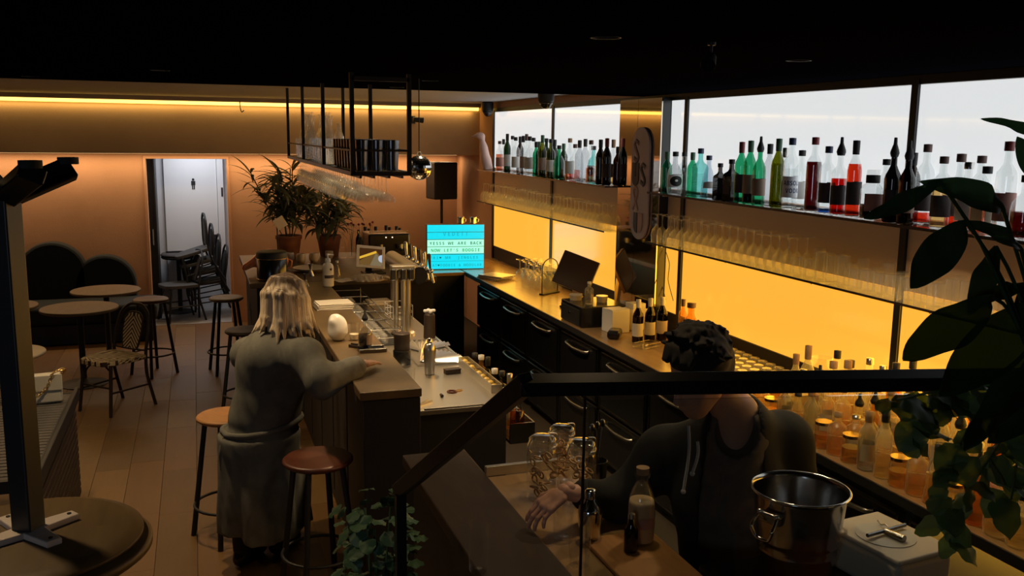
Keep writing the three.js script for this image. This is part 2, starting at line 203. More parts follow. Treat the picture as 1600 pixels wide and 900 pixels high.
// light strips on the end wall: a glowing tape in a small channel
{ const s = thing('light_strip', 'long yellow light tape along the top of the tan fascia under the ceiling', 'light strip', [0, 0, 0]); part(s, 'channel', [bx(-6, WALL_X, 2.70, 2.715, FASCIA_Z + 0.001, FASCIA_Z + 0.035)], M.fascia); part(s, 'led_tape', [bx(-6, WALL_X - 0.02, 2.664, 2.70, FASCIA_Z + 0.001, FASCIA_Z + 0.022)], emit(new THREE.Color(1.0, 0.60, 0.10), 3.2));
  const h = onZ(375, 168, FASCIA_Z + 0.03); part(s, 'cable_end', [tube([[h[0], h[1] + 0.07, h[2]], [h[0] + 0.002, h[1], h[2] + 0.01], [h[0] + 0.015, h[1] - 0.05, h[2] + 0.02], [h[0] + 0.04, h[1] - 0.03, h[2] + 0.03]], 0.006)], M.black);
  const u = thing('light_strip', 'hidden warm light tape under the tan fascia, washing the peach wall', 'light strip', [0, 0, 0]); part(u, 'channel', [bx(-6, WALL_X - 0.05, 2.118, 2.13, -11.76, -11.68)], M.white); part(u, 'led_tape', [bx(-6, WALL_X - 0.06, 2.110, 2.118, -11.74, -11.70)], emit(new THREE.Color(1, 0.6, 0.24), 1.5)); }
{ DOWNLIGHTS.forEach(([x, z, cd, ang], i) => { const where = ['over the steel work counter', 'over the shot glass rack', 'over the customer', 'over the stacked tables of the landing', 'over the near work counter', 'over the bartender passage', 'over the slatted table'][i]; const t = thing('downlight', `black recessed ceiling downlight ${where}`, 'lamp', [x, NEAR_CEIL, z]); part(t, 'tube', lathe([[0.045, 0], [0.05, 0], [0.05, 0.13], [0, 0.13], [0, 0.126], [0.045, 0.124], [0.045, 0]], 28), M.black); part(t, 'bulb', cyl(0.032, 0.032, 0.012, 0, 0.11, 0, 20), emit(new THREE.Color(1, 0.70, 0.37), 0.8)); const l = new THREE.SpotLight(new THREE.Color(1, 0.70, 0.37), cd, 0, ang, 0.6, 2); l.name = 'downlight_lamp'; l.position.set(x, NEAR_CEIL - 0.004, z); l.target.position.set(x, 0, z); l.castShadow = true; l.shadow.radius = 2; scene.add(l); scene.add(l.target); }); }
// bar wall: backlit white panels, tan band, backlit yellow panels, mullions
const barWall = struct('wall_right', [bx(WALL_X, WALL_X + 0.15, 0, CEIL, END_Z, 3.2)], M.wallPeach);
const MULL = [-10.23, -8.36, -6.45, -5.80, -3.62, -1.6];
{ const white = emit(WHITE_PANEL, 0.74, 0xdfe4e8), yellow = emit(YELLOW, 0.92, 0xe0b050); white.roughness = 0.04; yellow.roughness = 0.12;
  for (let i = 0; i < MULL.length - 1; i++) { const a = MULL[i] + 0.022, b = MULL[i + 1] - 0.022;
    part(barWall, 'white_light_panel', bx(WALL_X - 0.02, WALL_X, 2.005, 2.635, a, b), white); part(barWall, 'tan_panel', bx(WALL_X - 0.02, WALL_X, 1.645, 2.0, a, b), M.tanPanel); part(barWall, 'yellow_light_panel', bx(WALL_X - 0.02, WALL_X, 1.10, 1.64, a, b), yellow); part(barWall, 'splash_board', bx(WALL_X - 0.022, WALL_X, 0.95, 1.095, a, b), M.black); }
  for (const z of MULL) if (z !== -6.45) part(barWall, 'mullion', bx(WALL_X - 0.035, WALL_X, 0.95, 2.66, z - 0.022, z + 0.022), M.blackMetal);
  part(barWall, 'top_rail', bx(WALL_X - 0.03, WALL_X, 2.637, 2.68, -10.25, -1.5), M.blackMetal);
}
{ // mirrored pillar with its oval sign
  const z0 = -6.73, z1 = -6.03, x0 = 3.2; const p = struct('pillar', [bx(x0 + 0.012, WALL_X, 0.95, 2.66, z0, z1)], M.blackGloss, 'pillar clad in bronze mirror', 'pillar');
  part(p, 'mirror_pane', bx(x0, x0 + 0.012, 0.952, 2.655, z0 + 0.004, (z0 + z1) / 2 - 0.002 - 0.03), M.mirrorBronze); part(p, 'mirror_pane', bx(x0, x0 + 0.012, 0.952, 2.655, (z0 + z1) / 2 - 0.03 + 0.002, z1 - 0.004), M.mirrorBronze);
  const c = onX(999, 287, x0 - 0.02), s = thing('wall_sign', 'long oval lettered sign in grey and pink on the mirrored pillar', 'sign', c, -Math.PI / 2); // local x -> +z
  const w = 0.145, H = 0.42, sh = new THREE.Shape(); sh.moveTo(-w, -H + w); sh.absarc(0, -H + w, w, Math.PI, Math.PI * 2); sh.lineTo(w, H - w); sh.absarc(0, H - w, w, 0, Math.PI); sh.closePath();
  part(s, 'board', extrude(sh, 0.012, 0.002, 20).translate(0, 0, -0.014), std(lin(0.58, 0.48, 0.55), 0.5));
  const dark = std(lin(0.05, 0.04, 0.06), 0.5), mid = std(lin(0.20, 0.13, 0.15), 0.5), pink = std(lin(0.50, 0.30, 0.28), 0.5);
  const ring = (x, y, R, r) => { const a = new THREE.Shape(); a.absellipse(x, y, R, R * 1.25, 0, 6.2832); const b = new THREE.Path(); b.absellipse(x, y, r, r * 1.25, 0, 6.2832); a.holes.push(b); return extrude(a, 0.006, 0, 24).translate(0, 0, 0.001); };
  const disc = (x, y, R) => { const a = new THREE.Shape(); a.absellipse(x, y, R, R * 1.25, 0, 6.2832); return extrude(a, 0.006, 0, 24).translate(0, 0, 0.001); };
  const ess = (x, y, m) => part(s, 'letter_s', [tube([[x + 0.036, y + 0.055, 0], [x - 0.01, y + 0.075, 0], [x - 0.034, y + 0.045, 0], [x, y, 0], [x + 0.034, y - 0.045, 0], [x + 0.01, y - 0.075, 0], [x - 0.036, y - 0.055, 0]], 0.017, 30, 8).scale(1, 1, 0.3).translate(0, 0, 0.002)], m);
  ess(-0.062, 0.245, mid); part(s, 'letter_o', [ring(0.06, 0.245, 0.056, 0.04)], mid); part(s, 'letter_o_centre', [disc(0.06, 0.245, 0.028)], dark);
  const U = new THREE.Shape(); U.moveTo(-0.115, 0.155); U.lineTo(-0.065, 0.155); U.lineTo(-0.065, 0.05); U.lineTo(-0.055, 0.05); U.lineTo(-0.055, 0.155); U.lineTo(-0.01, 0.155); U.lineTo(-0.01, 0.035); U.absarc(-0.0625, 0.035, 0.0525, 0, Math.PI, true); U.closePath(); part(s, 'letter_u', extrude(U, 0.006).translate(0, 0, 0.001), dark);
  ess(0.058, 0.07, dark);
  part(s, 'letter_x', [tube([[-0.10, -0.20, 0], [-0.05, -0.12, 0], [-0.02, -0.06, 0], [-0.055, -0.03, 0], [-0.095, -0.06, 0], [-0.06, -0.13, 0], [-0.01, -0.20, 0]], 0.014, 40, 8).scale(1, 1, 0.3).translate(0, 0, 0.002)], pink); part(s, 'letter_o', [ring(0.058, -0.115, 0.056, 0.038)], pink); part(s, 'letter_o_centre', [disc(0.058, -0.115, 0.022)], pink);
  const D = new THREE.Shape(); D.moveTo(0.0, -0.22); D.lineTo(0.075, -0.22); D.absarc(0.0, -0.30, 0.075, 0, -Math.PI / 2, true); D.lineTo(0, -0.375); D.closePath(); part(s, 'letter_d', extrude(D, 0.006).translate(0, 0, 0.001), pink);
  const Lr = new THREE.Shape(); Lr.moveTo(-0.07, -0.22); Lr.lineTo(-0.01, -0.22); Lr.lineTo(-0.01, -0.375); Lr.absarc(-0.01, -0.315, 0.06, -Math.PI / 2, Math.PI, true); Lr.closePath(); part(s, 'letter_l', extrude(Lr, 0.006).translate(0, 0, 0.001), dark);
}
{ const A = [onX(1031, 392, 3.262), onX(1036, 410, 3.262), onX(1034, 440, 3.262), onX(1040, 468, 3.262)], B2 = [onX(1040, 392, 3.262), onX(1046, 412, 3.262), onX(1044, 438, 3.262), onX(1052, 470, 3.262)]; solo('cable', 'thin dark cable hanging before the yellow panel by the pillar', 'cable', [tube(A, 0.003, 30, 6)], M.woodDark, [0, 0, 0], 0, 'thin cables by the pillar'); solo('cable', 'thin dark cable hanging before the yellow panel by the pillar', 'cable', [tube(B2, 0.003, 30, 6)], M.woodDark, [0, 0, 0], 0, 'thin cables by the pillar'); }
// glass shelves
const SHELF_X0 = 3.08, SHELF_TOP = 1.985, LOW_TOP = 1.625;
const shelfSpec = [[-10.23, -6.70], [-5.98, -1.6]];
shelfSpec.forEach(([a, b], i) => { const where = i ? 'near the pillar end of the bar' : 'between the pillar and the far corner';
  const s1 = thing('bottle_shelf', `dark glossy glass shelf of bottles ${i ? 'running on past the mirrored pillar' : 'between the mirrored pillar and the room corner'}`, 'shelf', [0, 0, 0]); part(s1, 'plate', bx(SHELF_X0, WALL_X - 0.021, SHELF_TOP - 0.012, SHELF_TOP, a, b), M.shelfGlass); part(s1, 'edge', bx(SHELF_X0 - 0.003, SHELF_X0, SHELF_TOP - 0.013, SHELF_TOP + 0.001, a, b), M.blackGloss); for (let z = a + 0.2; z < b; z += 0.85) part(s1, 'bracket', bx(SHELF_X0 + 0.02, WALL_X - 0.02, SHELF_TOP - 0.022, SHELF_TOP - 0.012, z - 0.006, z + 0.006), M.steel);
  const s2 = thing('glass_shelf', `clear glass shelf of upturned glasses ${i ? 'past the mirrored pillar' : 'between the mirrored pillar and the room corner'}`, 'shelf', [0, 0, 0]); part(s2, 'plate', bx(SHELF_X0, WALL_X - 0.021, LOW_TOP - 0.01, LOW_TOP, a, b), M.pane); part(s2, 'edge', bx(SHELF_X0 - 0.003, SHELF_X0, LOW_TOP - 0.011, LOW_TOP + 0.001, a, b), M.woodDark); for (let z = a + 0.2; z < b; z += 0.85) part(s2, 'bracket', bx(SHELF_X0 + 0.02, WALL_X - 0.02, LOW_TOP - 0.02, LOW_TOP - 0.01, z - 0.006, z + 0.006), M.steel);
});
// bar: raised ledge on the guest side, worktop behind it, far leg, near leg, back counter
const BAR_TOP = 1.1, WORK = 0.9, BACK_TOP = 0.95;
{ const b = thing('bar_counter', 'long brown-topped bar with a dark front, where the customer leans', 'bar', [0, 0, 0]); part(b, 'top', [bx(0.73, 1.045, BAR_TOP - 0.045, BAR_TOP, -8.02, -4.42, 0.006)], M.barTop, 'worn brown top'); part(b, 'body', [bx(0.78, 1.035, 0, BAR_TOP - 0.045, -8.02, -4.45)], M.barFront); for (let z = -7.98; z < -5.0; z += 0.58) part(b, 'front_panel', bx(0.765, 0.78, 0.1, BAR_TOP - 0.06, z, z + 0.54, 0.004), M.barFront); part(b, 'end_panel', bx(0.75, 1.04, 0, BAR_TOP - 0.05, -4.45, -4.432, 0.004), M.barFront); }
{ const b = thing('bar_counter', 'far cross leg of the bar holding plants and the tablet', 'bar', [0, 0, 0]); part(b, 'top', bx(0.40, 2.04, BAR_TOP - 0.045, BAR_TOP, -9.95, -8.03, 0.006), M.barTop); part(b, 'body', bx(0.46, 2.02, 0, BAR_TOP - 0.045, -9.9, -8.08), M.barFront); }
{ const b = thing('worktop', 'stainless steel work counter behind the raised bar ledge', 'counter', [0, 0, 0]); part(b, 'top', bx(1.05, 1.64, WORK - 0.03, WORK, -8.0, -4.68, 0.006), M.brushed); part(b, 'body', bx(1.06, 1.60, 0, WORK - 0.03, -8.0, -4.72), M.black); part(b, 'front_lip', bx(1.12, 1.5, WORK, WORK + 0.008, -4.70, -4.685, 0.003), M.brushed); }
{ const b = thing('bar_counter', 'short near section of bar ledge with a dark top', 'bar', [0, 0, 0]); part(b, 'top', bx(0.74, 1.0, BAR_TOP - 0.045, BAR_TOP, -3.48, -1.90, 0.006), M.woodDark); part(b, 'body', bx(0.78, 0.99, 0, BAR_TOP - 0.045, -3.45, -1.92), M.barFront); }
{ const b = thing('worktop', 'near work counter where the bartender prepares drinks', 'counter', [0, 0, 0]); part(b, 'top', bx(1.005, 1.38, BAR_TOP - 0.06, BAR_TOP - 0.02, -3.2, -1.88, 0.005), M.counterTop); part(b, 'body', bx(1.02, 1.34, 0, BAR_TOP - 0.06, -3.15, -1.9), M.black); part(b, 'back_lip', bx(1.005, 1.38, BAR_TOP - 0.02, BAR_TOP + 0.02, -3.22, -3.2, 0.004), M.steel); }
{ const b = thing('worktop', 'dark counter under the ice bucket and the ice box', 'counter', [0, 0, 0]); part(b, 'top', bx(1.39, 2.3, BAR_TOP - 0.04, BAR_TOP, -2.275, -1.80, 0.005), M.blackGloss); part(b, 'body', bx(1.40, 2.28, 0, BAR_TOP - 0.04, -2.26, -1.82), M.black); }
{ const b = thing('back_counter', 'long wooden back counter below the glowing yellow panels', 'counter', [0, 0, 0]); part(b, 'top', bx(2.655, 3.29, BACK_TOP - 0.035, BACK_TOP, -10.2, -1.3, 0.004), M.counterTop); part(b, 'edge', bx(2.645, 2.655, BACK_TOP - 0.04, BACK_TOP, -9.2, -1.3), M.black);
  const e = thing('back_counter', 'corner counter carrying the letter light box', 'counter', [0, 0, 0]); part(e, 'top', bx(2.06, 2.64, BACK_TOP - 0.035, BACK_TOP, -10.2, -9.2, 0.004), M.counterTop); part(e, 'body', bx(2.07, 2.64, 0, BACK_TOP - 0.035, -10.15, -9.22), M.black); }
{ // drawer fridges under the back counter
  const z0 = -8.92, W = 0.76, ord = ['first', 'second', 'third', 'fourth', 'fifth', 'sixth', 'seventh', 'eighth', 'ninth', 'tenth'];
  for (let i = 0; i < 10; i++) { const zc = z0 + W * (i + 0.5); const t = thing('drawer_cabinet', `black drawer cabinet with chrome handles, ${ord[i]} from the room corner`, 'cabinet', [2.69, 0, zc]); part(t, 'body', bx(0.03, 0.59, 0.06, 0.90, -W / 2 + 0.003, W / 2 - 0.003), M.black); part(t, 'plinth', bx(0.07, 0.55, 0, 0.06, -W / 2 + 0.003, W / 2 - 0.003), M.black);
    for (const [a, b] of [[0.08, 0.43], [0.45, 0.86]]) { const d = part(t, 'drawer', rbox(0.03, b - a, W - 0.05, 0.006, 0.015, (a + b) / 2, 0), M.blackGloss); part(d, 'drawer_frame', [bx(-0.006, 0.002, b - 0.018, b - 0.006, -W / 2 + 0.035, W / 2 - 0.035), bx(-0.006, 0.002, a + 0.006, a + 0.018, -W / 2 + 0.035, W / 2 - 0.035), bx(-0.006, 0.002, a + 0.006, b - 0.006, -W / 2 + 0.03, -W / 2 + 0.042), bx(-0.006, 0.002, a + 0.006, b - 0.006, W / 2 - 0.042, W / 2 - 0.03)], M.darkSteel); part(d, 'handle', tube([[0, b - 0.055, -0.2], [-0.03, b - 0.06, -0.17], [-0.042, b - 0.065, 0], [-0.03, b - 0.06, 0.17], [0, b - 0.055, 0.2]], 0.011, 20, 8).scale(1, 1, 1), M.steel); } }
}
// stair handrail
{ const A = onY(812, 602, 1.83), B = onY(1600, 592, 1.83), dir = lerp3(A, B, 1.35); const t = thing('handrail', 'black metal handrail of the stair landing, running level and then down', 'handrail', [0, 0, 0]);
  part(t, 'top_rail', [bar(A, dir, 0.034, 0.05, 0.004)], M.blackMetal); const E = [0.545, 1.30, -2.62]; part(t, 'sloping_rail', [bar([A[0] + 0.012, A[1] + 0.012, A[2] + 0.02], E, 0.034, 0.045, 0.004)], M.blackMetal); part(t, 'newel_post', [bar([E[0], 0.0, E[2] + 0.03], [E[0], 1.30, E[2] + 0.03], 0.03)], M.blackMetal); part(t, 'post', [bar([dir[0], 0.8, dir[2]], [dir[0], 1.83, dir[2]], 0.03)], M.blackMetal);
  const G = onY(914, 620, 1.81), k0 = lerp3(G, B, 0.01), k1 = lerp3(G, B, 1.25); const g0 = part(t, 'glass_pane', [bar([(k0[0] + k1[0]) / 2, 1.0, (k0[2] + k1[2]) / 2], [(k0[0] + k1[0]) / 2, 1.8, (k0[2] + k1[2]) / 2], 0.01, 0.01)], M.pane); g0.geometry.dispose(); g0.geometry = metreUV(box(Math.hypot(k1[0] - k0[0], k1[2] - k0[2]), 0.74, 0.008, 0, 0, 0, 0, -Math.atan2(k1[2] - k0[2], k1[0] - k0[0])).translate((k0[0] + k1[0]) / 2, 1.43, (k0[2] + k1[2]) / 2)); part(t, 'pane_edge', [bar([G[0], 1.06, G[2]], [G[0], 1.81, G[2]], 0.005)], M.woodDark); }
// ------------------------------------------------------------------ bottles
const PROFILE = {
  wine: { h: 0.30, r: 0.038, pts: [[0, 0.004], [0.030, 0], [0.036, 0.004], [0.038, 0.012], [0.038, 0.185], [0.034, 0.205], [0.022, 0.228], [0.0145, 0.245], [0.0135, 0.285], [0.0155, 0.287], [0.0155, 0.30]] },
  spirit: { h: 0.29, r: 0.042, pts: [[0, 0.004], [0.036, 0], [0.041, 0.005], [0.042, 0.012], [0.042, 0.185], [0.039, 0.200], [0.026, 0.216], [0.017, 0.226], [0.0155, 0.27], [0.0175, 0.272], [0.0175, 0.29]] },
  tall: { h: 0.33, r: 0.034, pts: [[0, 0.004], [0.030, 0], [0.034, 0.006], [0.034, 0.20], [0.030, 0.225], [0.019, 0.250], [0.0145, 0.268], [0.0135, 0.315], [0.0155, 0.317], [0.0155, 0.33]] },
  round: { h: 0.26, r: 0.052, pts: [[0, 0.004], [0.042, 0], [0.048, 0.006], [0.052, 0.04], [0.052, 0.12], [0.046, 0.150], [0.030, 0.175], [0.018, 0.190], [0.0155, 0.235], [0.0185, 0.237], [0.0185, 0.26]] },
  slope: { h: 0.27, r: 0.050, pts: [[0, 0.004], [0.044, 0], [0.050, 0.006], [0.046, 0.06], [0.030, 0.165], [0.018, 0.195], [0.0145, 0.215], [0.0145, 0.25], [0.017, 0.252], [0.017, 0.27]] },
  flask: { h: 0.20, r: 0.056, pts: [[0, 0.004], [0.048, 0], [0.054, 0.006], [0.056, 0.02], [0.055, 0.11], [0.045, 0.128], [0.030, 0.138], [0.028, 0.16], [0.031, 0.162], [0.031, 0.185], [0.0, 0.186]] },
  square: { h: 0.27, r: 0.048, seg: 4, pts: [[0, 0.004], [0.050, 0], [0.054, 0.006], [0.054, 0.165], [0.048, 0.18], [0.024, 0.196], [0.0165, 0.21], [0.0155, 0.25], [0.018, 0.252], [0.018, 0.27]] },
};
const bottleGeo = {};
function bottleParts(shape, fill) {
  const key = shape + fill; if (bottleGeo[key]) return bottleGeo[key];
  const P = PROFILE[shape], seg = P.seg || 20, g = {};
  const fix = (gg) => { if (seg === 4) { gg = clean(gg); gg.rotateY(Math.PI / 4); gg.computeVertexNormals(); } return gg; };
  g.body = metreUV(fix(lathe(P.pts, seg)));
  const lim = fill * P.h * 0.72, inner = [[0, 0.010]]; let last = null;
  for (const [r, y] of P.pts) { if (r < 0.01) continue; const rr = r - 0.003, yy = Math.max(0.010, y); if (yy >= lim) break; inner.push([rr, yy]); last = rr; }
  inner.push([last, lim]); inner.push([0, lim]); g.liquid = metreUV(fix(lathe(inner, seg)));
  const nr = P.pts[P.pts.length - (shape === 'flask' ? 2 : 1)][0], top = shape === 'flask' ? 0.162 : P.h;
  g.cap = metreUV(lathe([[nr + 0.001, top - (shape === 'wine' || shape === 'tall' ? 0.052 : 0.026)], [nr + 0.002, top - 0.024], [nr + 0.002, top + 0.003], [0, top + 0.004]], 14));
  g.pourer = metreUV(mergeGeometries([lathe([[nr + 0.001, top - 0.02], [nr + 0.006, top - 0.004], [nr + 0.004, top + 0.006], [0.009, top + 0.035], [0.0075, top + 0.062], [0, top + 0.063]], 12)].map(clean)));
  const a = P.r + 0.0008; g.label = seg === 4 ? metreUV(mergeGeometries([box(0.06, P.h * 0.3, 0.001, 0, P.h * 0.33, 0.0390), box(0.001, P.h * 0.3, 0.06, -0.0390, P.h * 0.33, 0), box(0.06, P.h * 0.3, 0.001, 0, P.h * 0.33, -0.0390), box(0.001, P.h * 0.3, 0.06, 0.0390, P.h * 0.33, 0)].map(clean))) : new THREE.CylinderGeometry(shape === 'slope' ? a * 0.80 : a, shape === 'slope' ? a * 0.92 : a, P.h * (shape === 'slope' ? 0.14 : 0.3), 20, 1, true, 0, 4.4).translate(0, P.h * 0.32, 0);
  return bottleGeo[key] = g;
}
const BG = { // glass colours as they look through both walls of the bottle
  clear: glass(lin(0.92, 0.94, 0.94), { ior: 1.85 }), green: glass(lin(0.14, 0.55, 0.36)), dgreen: glass(lin(0.05, 0.12, 0.06)), olive: glass(lin(0.30, 0.32, 0.06)), brown: glass(lin(0.10, 0.04, 0.015)), dark: glass(lin(0.035, 0.03, 0.03)), teal: glass(lin(0.42, 0.78, 0.76)), amber: glass(lin(0.90, 0.60, 0.26), { roughness: 0.3 }), frosted: glass(lin(0.80, 0.82, 0.84), { roughness: 0.4, ior: 1.7 }), silver: glass(lin(0.72, 0.78, 0.84)), hazy: glass(lin(0.97, 0.97, 0.95), { roughness: 0.38 }),
};
const LQ = { none: null, water: glass(lin(0.94, 0.95, 0.95)), red: glass(lin(0.72, 0.05, 0.03)), coral: glass(lin(0.85, 0.16, 0.07)), wine: glass(lin(0.22, 0.015, 0.03)), blue: glass(lin(0.10, 0.38, 0.85)), amber: glass(lin(0.95, 0.74, 0.42), { roughness: 0.3 }), gold: glass(lin(0.98, 0.89, 0.64), { roughness: 0.3 }), yellow: glass(lin(0.72, 0.70, 0.16)), dark: glass(lin(0.05, 0.02, 0.015)), peach: glass(lin(0.82, 0.42, 0.28)) };
const CAPS = { black: M.black, red: std(lin(0.22, 0.03, 0.03), 0.4), white: std(lin(0.6, 0.6, 0.6), 0.4), green: std(lin(0.03, 0.10, 0.05), 0.4), navy: std(lin(0.02, 0.03, 0.08), 0.4), cork: std(lin(0.35, 0.22, 0.12), 0.8), silver: M.steel, brown: std(lin(0.10, 0.05, 0.04), 0.5) };
const LAB = { none: null, dark: std(lin(0.05, 0.035, 0.035), 0.6, 0, { side: THREE.DoubleSide }), white: std(lin(0.62, 0.60, 0.56), 0.6, 0, { side: THREE.DoubleSide }), cream: std(lin(0.55, 0.45, 0.30), 0.6, 0, { side: THREE.DoubleSide }), pink: std(lin(0.42, 0.20, 0.16), 0.6, 0, { side: THREE.DoubleSide }), tan: std(lin(0.32, 0.22, 0.16), 0.6, 0, { side: THREE.DoubleSide }) };
const clearText = canvasTex(256, 128, (c, w, h) => { c.fillStyle = '#dfe4ea'; c.fillRect(0, 0, w, h); c.fillStyle = '#20305c'; c.font = 'bold 40px sans-serif'; c.textAlign = 'center'; c.fillText('ABSOLUT', w / 2, 54); c.fillText('VODKA', w / 2, 100); });
LAB.print = std(0xffffff, 0.6, 0, { map: clearText, side: THREE.DoubleSide });
const roundText = canvasTex(256, 128, (c, w, h) => { c.fillStyle = '#d8dadd'; c.fillRect(0, 0, w, h); c.fillStyle = '#101012'; for (const x of [64, 192]) { c.beginPath(); c.arc(x, 64, 52, 0, 7); c.fill(); } c.fillStyle = '#e8e8e8'; for (const x of [64, 192]) { c.beginPath(); c.arc(x, 58, 12, 0, 7); c.fill(); } });
LAB.disc = std(0xffffff, 0.6, 0, { map: roundText, side: THREE.DoubleSide });
const GWORD = { clear: 'clear glass', green: 'light green', dgreen: 'dark green', olive: 'olive yellow', brown: 'brown glass', dark: 'near-black', teal: 'pale teal', amber: 'amber glass', frosted: 'frosted', silver: 'silvery', hazy: 'clear glass' };
const SWORD = { wine: 'wine-shaped bottle', spirit: 'straight-sided bottle', tall: 'slim tall bottle', round: 'bulbous bottle', slope: 'cone-shaped bottle', flask: 'squat flask', square: 'square bottle' };
const LWORD = { none: '', water: '', red: 'of red liquor', coral: 'of coral red liquor', wine: 'of dark crimson liquor', blue: 'of blue liquor', amber: 'of amber liquor', gold: 'of golden liquor', yellow: 'of yellow liquor', dark: 'of dark liquor', peach: 'of peach liquor' };
const CWORD = { black: 'black cap', red: 'red cap', white: 'white cap', green: 'green cap', navy: 'navy cap', cork: 'cork stopper', silver: 'silver cap', brown: 'brown cap' };
function bottle(pos, height, spec, where, group, ry) {
  const [shape, gl, lq, fill, cap, lab, pour] = spec, P = PROFILE[shape], g = bottleParts(shape, fill || 0.7), total = P.h + (pour ? 0.063 : 0), s = height / total;
  const words = [GWORD[gl], SWORD[shape], LWORD[lq], 'with', pour ? 'black pouring spout' : CWORD[cap], where].filter(Boolean).join(' ');
  const o = thing('bottle', words, 'bottle', pos, ry === undefined ? -Math.PI / 2 - 0.7 + R0() * 1.0 : ry, group); const kx = Math.max(0.8, Math.min(1.0, s));
  o.scale.set(kx, s, kx);
  share(o, 'body', g.body, BG[gl]); if (LQ[lq]) share(o, 'liquid', g.liquid, LQ[lq]); if (pour) share(o, 'pouring_spout', g.pourer, M.black); else share(o, 'cap', g.cap, CAPS[cap]); if (LAB[lab]) share(o, 'label', g.label, LAB[lab]);
  return o;
}
// upper shelf: photo column, height of the top, and what the bottle is; depth comes from the shelf row it stands in
const F = 3.13, B = 3.228;
function shelfRow(list, where, group) { // keep the photographed order, but never let two bottles share space
  const it = list.map(([px, ty, row, ...spec]) => { const a = onX(px, ty, row); return { z: a[2], x: row, h: Math.max(0.14, Math.min(0.40, a[1] - SHELF_TOP)), r: PROFILE[spec[0]].r * (spec[0] === 'square' ? 1.13 : 1.02), spec }; });
  for (let k = 0; k < 80; k++) for (let i = 0; i < it.length; i++) for (let j = i + 1; j < it.length; j++) { const A = it[i], C = it[j], dx = A.x - C.x, need = A.r + C.r + 0.002; if (Math.abs(dx) >= need) continue; const m = Math.sqrt(need * need - dx * dx), d = C.z - A.z; if (Math.abs(d) < m) { const e = (m - Math.abs(d)) / 2 * (d < 0 ? -1 : 1); A.z -= e; C.z += e; } }
  for (const o of it) bottle([o.x, SHELF_TOP + 0.001, o.z], o.h, o.spec, where, group);
}
const W1 = 'between pillar and corner', W2 = 'beside the mirrored pillar', W3 = 'before the wide white panel', W4 = 'past the last mullion';
shelfRow([
  [781, 221, F, 'spirit', 'clear', 'peach', 0.8, 'brown', 'pink'], [787, 218, B, 'tall', 'clear', 'none', 0, 'black', 'none'], [793, 207, F, 'wine', 'dgreen', 'none', 0, 'black', 'white'], [801, 213, B, 'spirit', 'clear', 'water', 0.5, 'black', 'none'], [806, 215, F, 'spirit', 'clear', 'none', 0, 'black', 'white'], [813, 214, B, 'wine', 'dark', 'none', 0, 'black', 'none'], [818, 213, F, 'tall', 'clear', 'none', 0, 'black', 'tan'], [823, 210, B, 'tall', 'clear', 'water', 0.5, 'brown', 'none'], [828, 214, F, 'round', 'clear', 'water', 0.5, 'black', 'white'], [834, 216, B, 'spirit', 'clear', 'none', 0, 'black', 'none'], [838, 222, F, 'tall', 'green', 'none', 0, 'black', 'none'], [843, 222, B, 'wine', 'dgreen', 'none', 0, 'green', 'none'], [848, 212, F, 'wine', 'olive', 'none', 0, 'green', 'tan'], [854, 217, B, 'spirit', 'dgreen', 'none', 0, 'black', 'tan'], [861, 218, F, 'spirit', 'olive', 'gold', 0.6, 'black', 'white'], [867, 219, B, 'wine', 'dgreen', 'none', 0, 'black', 'none'], [874, 228, F, 'round', 'green', 'none', 0, 'black', 'none'], [881, 225, B, 'wine', 'dgreen', 'none', 0, 'green', 'none'], [891, 217, F, 'spirit', 'clear', 'peach', 0.3, 'cork', 'white'], [899, 226, B, 'round', 'clear', 'coral', 0.4, 'brown', 'none'], [906, 220, F, 'wine', 'frosted', 'none', 0, 'black', 'none'], [915, 218, B, 'wine', 'frosted', 'none', 0, 'black', 'none'], [924, 220, F, 'spirit', 'clear', 'peach', 0.5, 'brown', 'none'], [928, 229, B, 'round', 'teal', 'none', 0, 'black', 'disc'], [939, 219, F, 'wine', 'dark', 'none', 0, 'black', 'none'], [949, 217, F, 'wine', 'dark', 'none', 0, 'red', 'dark'], [959, 219, B, 'wine', 'clear', 'amber', 0.5, 'cork', 'pink'], [966, 230, B, 'wine', 'brown', 'none', 0, 'black', 'none']], W1, 'bottles on the shelf between pillar and corner');
shelfRow([
  [1043, 238, F, 'wine', 'green', 'none', 0, 'green', 'none'], [1056, 238, F, 'round', 'frosted', 'none', 0, 'black', 'disc'], [1070, 239, B, 'spirit', 'clear', 'water', 0.6, 'black', 'none'], [1083, 239, B, 'wine', 'green', 'none', 0, 'green', 'none'], [1096, 233, F, 'square', 'teal', 'water', 0.7, 'navy', 'none'], [1108, 244, F, 'slope', 'silver', 'none', 0, 'navy', 'white'], [1126, 256, F, 'square', 'dark', 'none', 0, 'black', 'none'], [1144, 250, F, 'square', 'dark', 'none', 0, 'black', 'dark']], W2, 'bottles on the shelf beside the pillar');
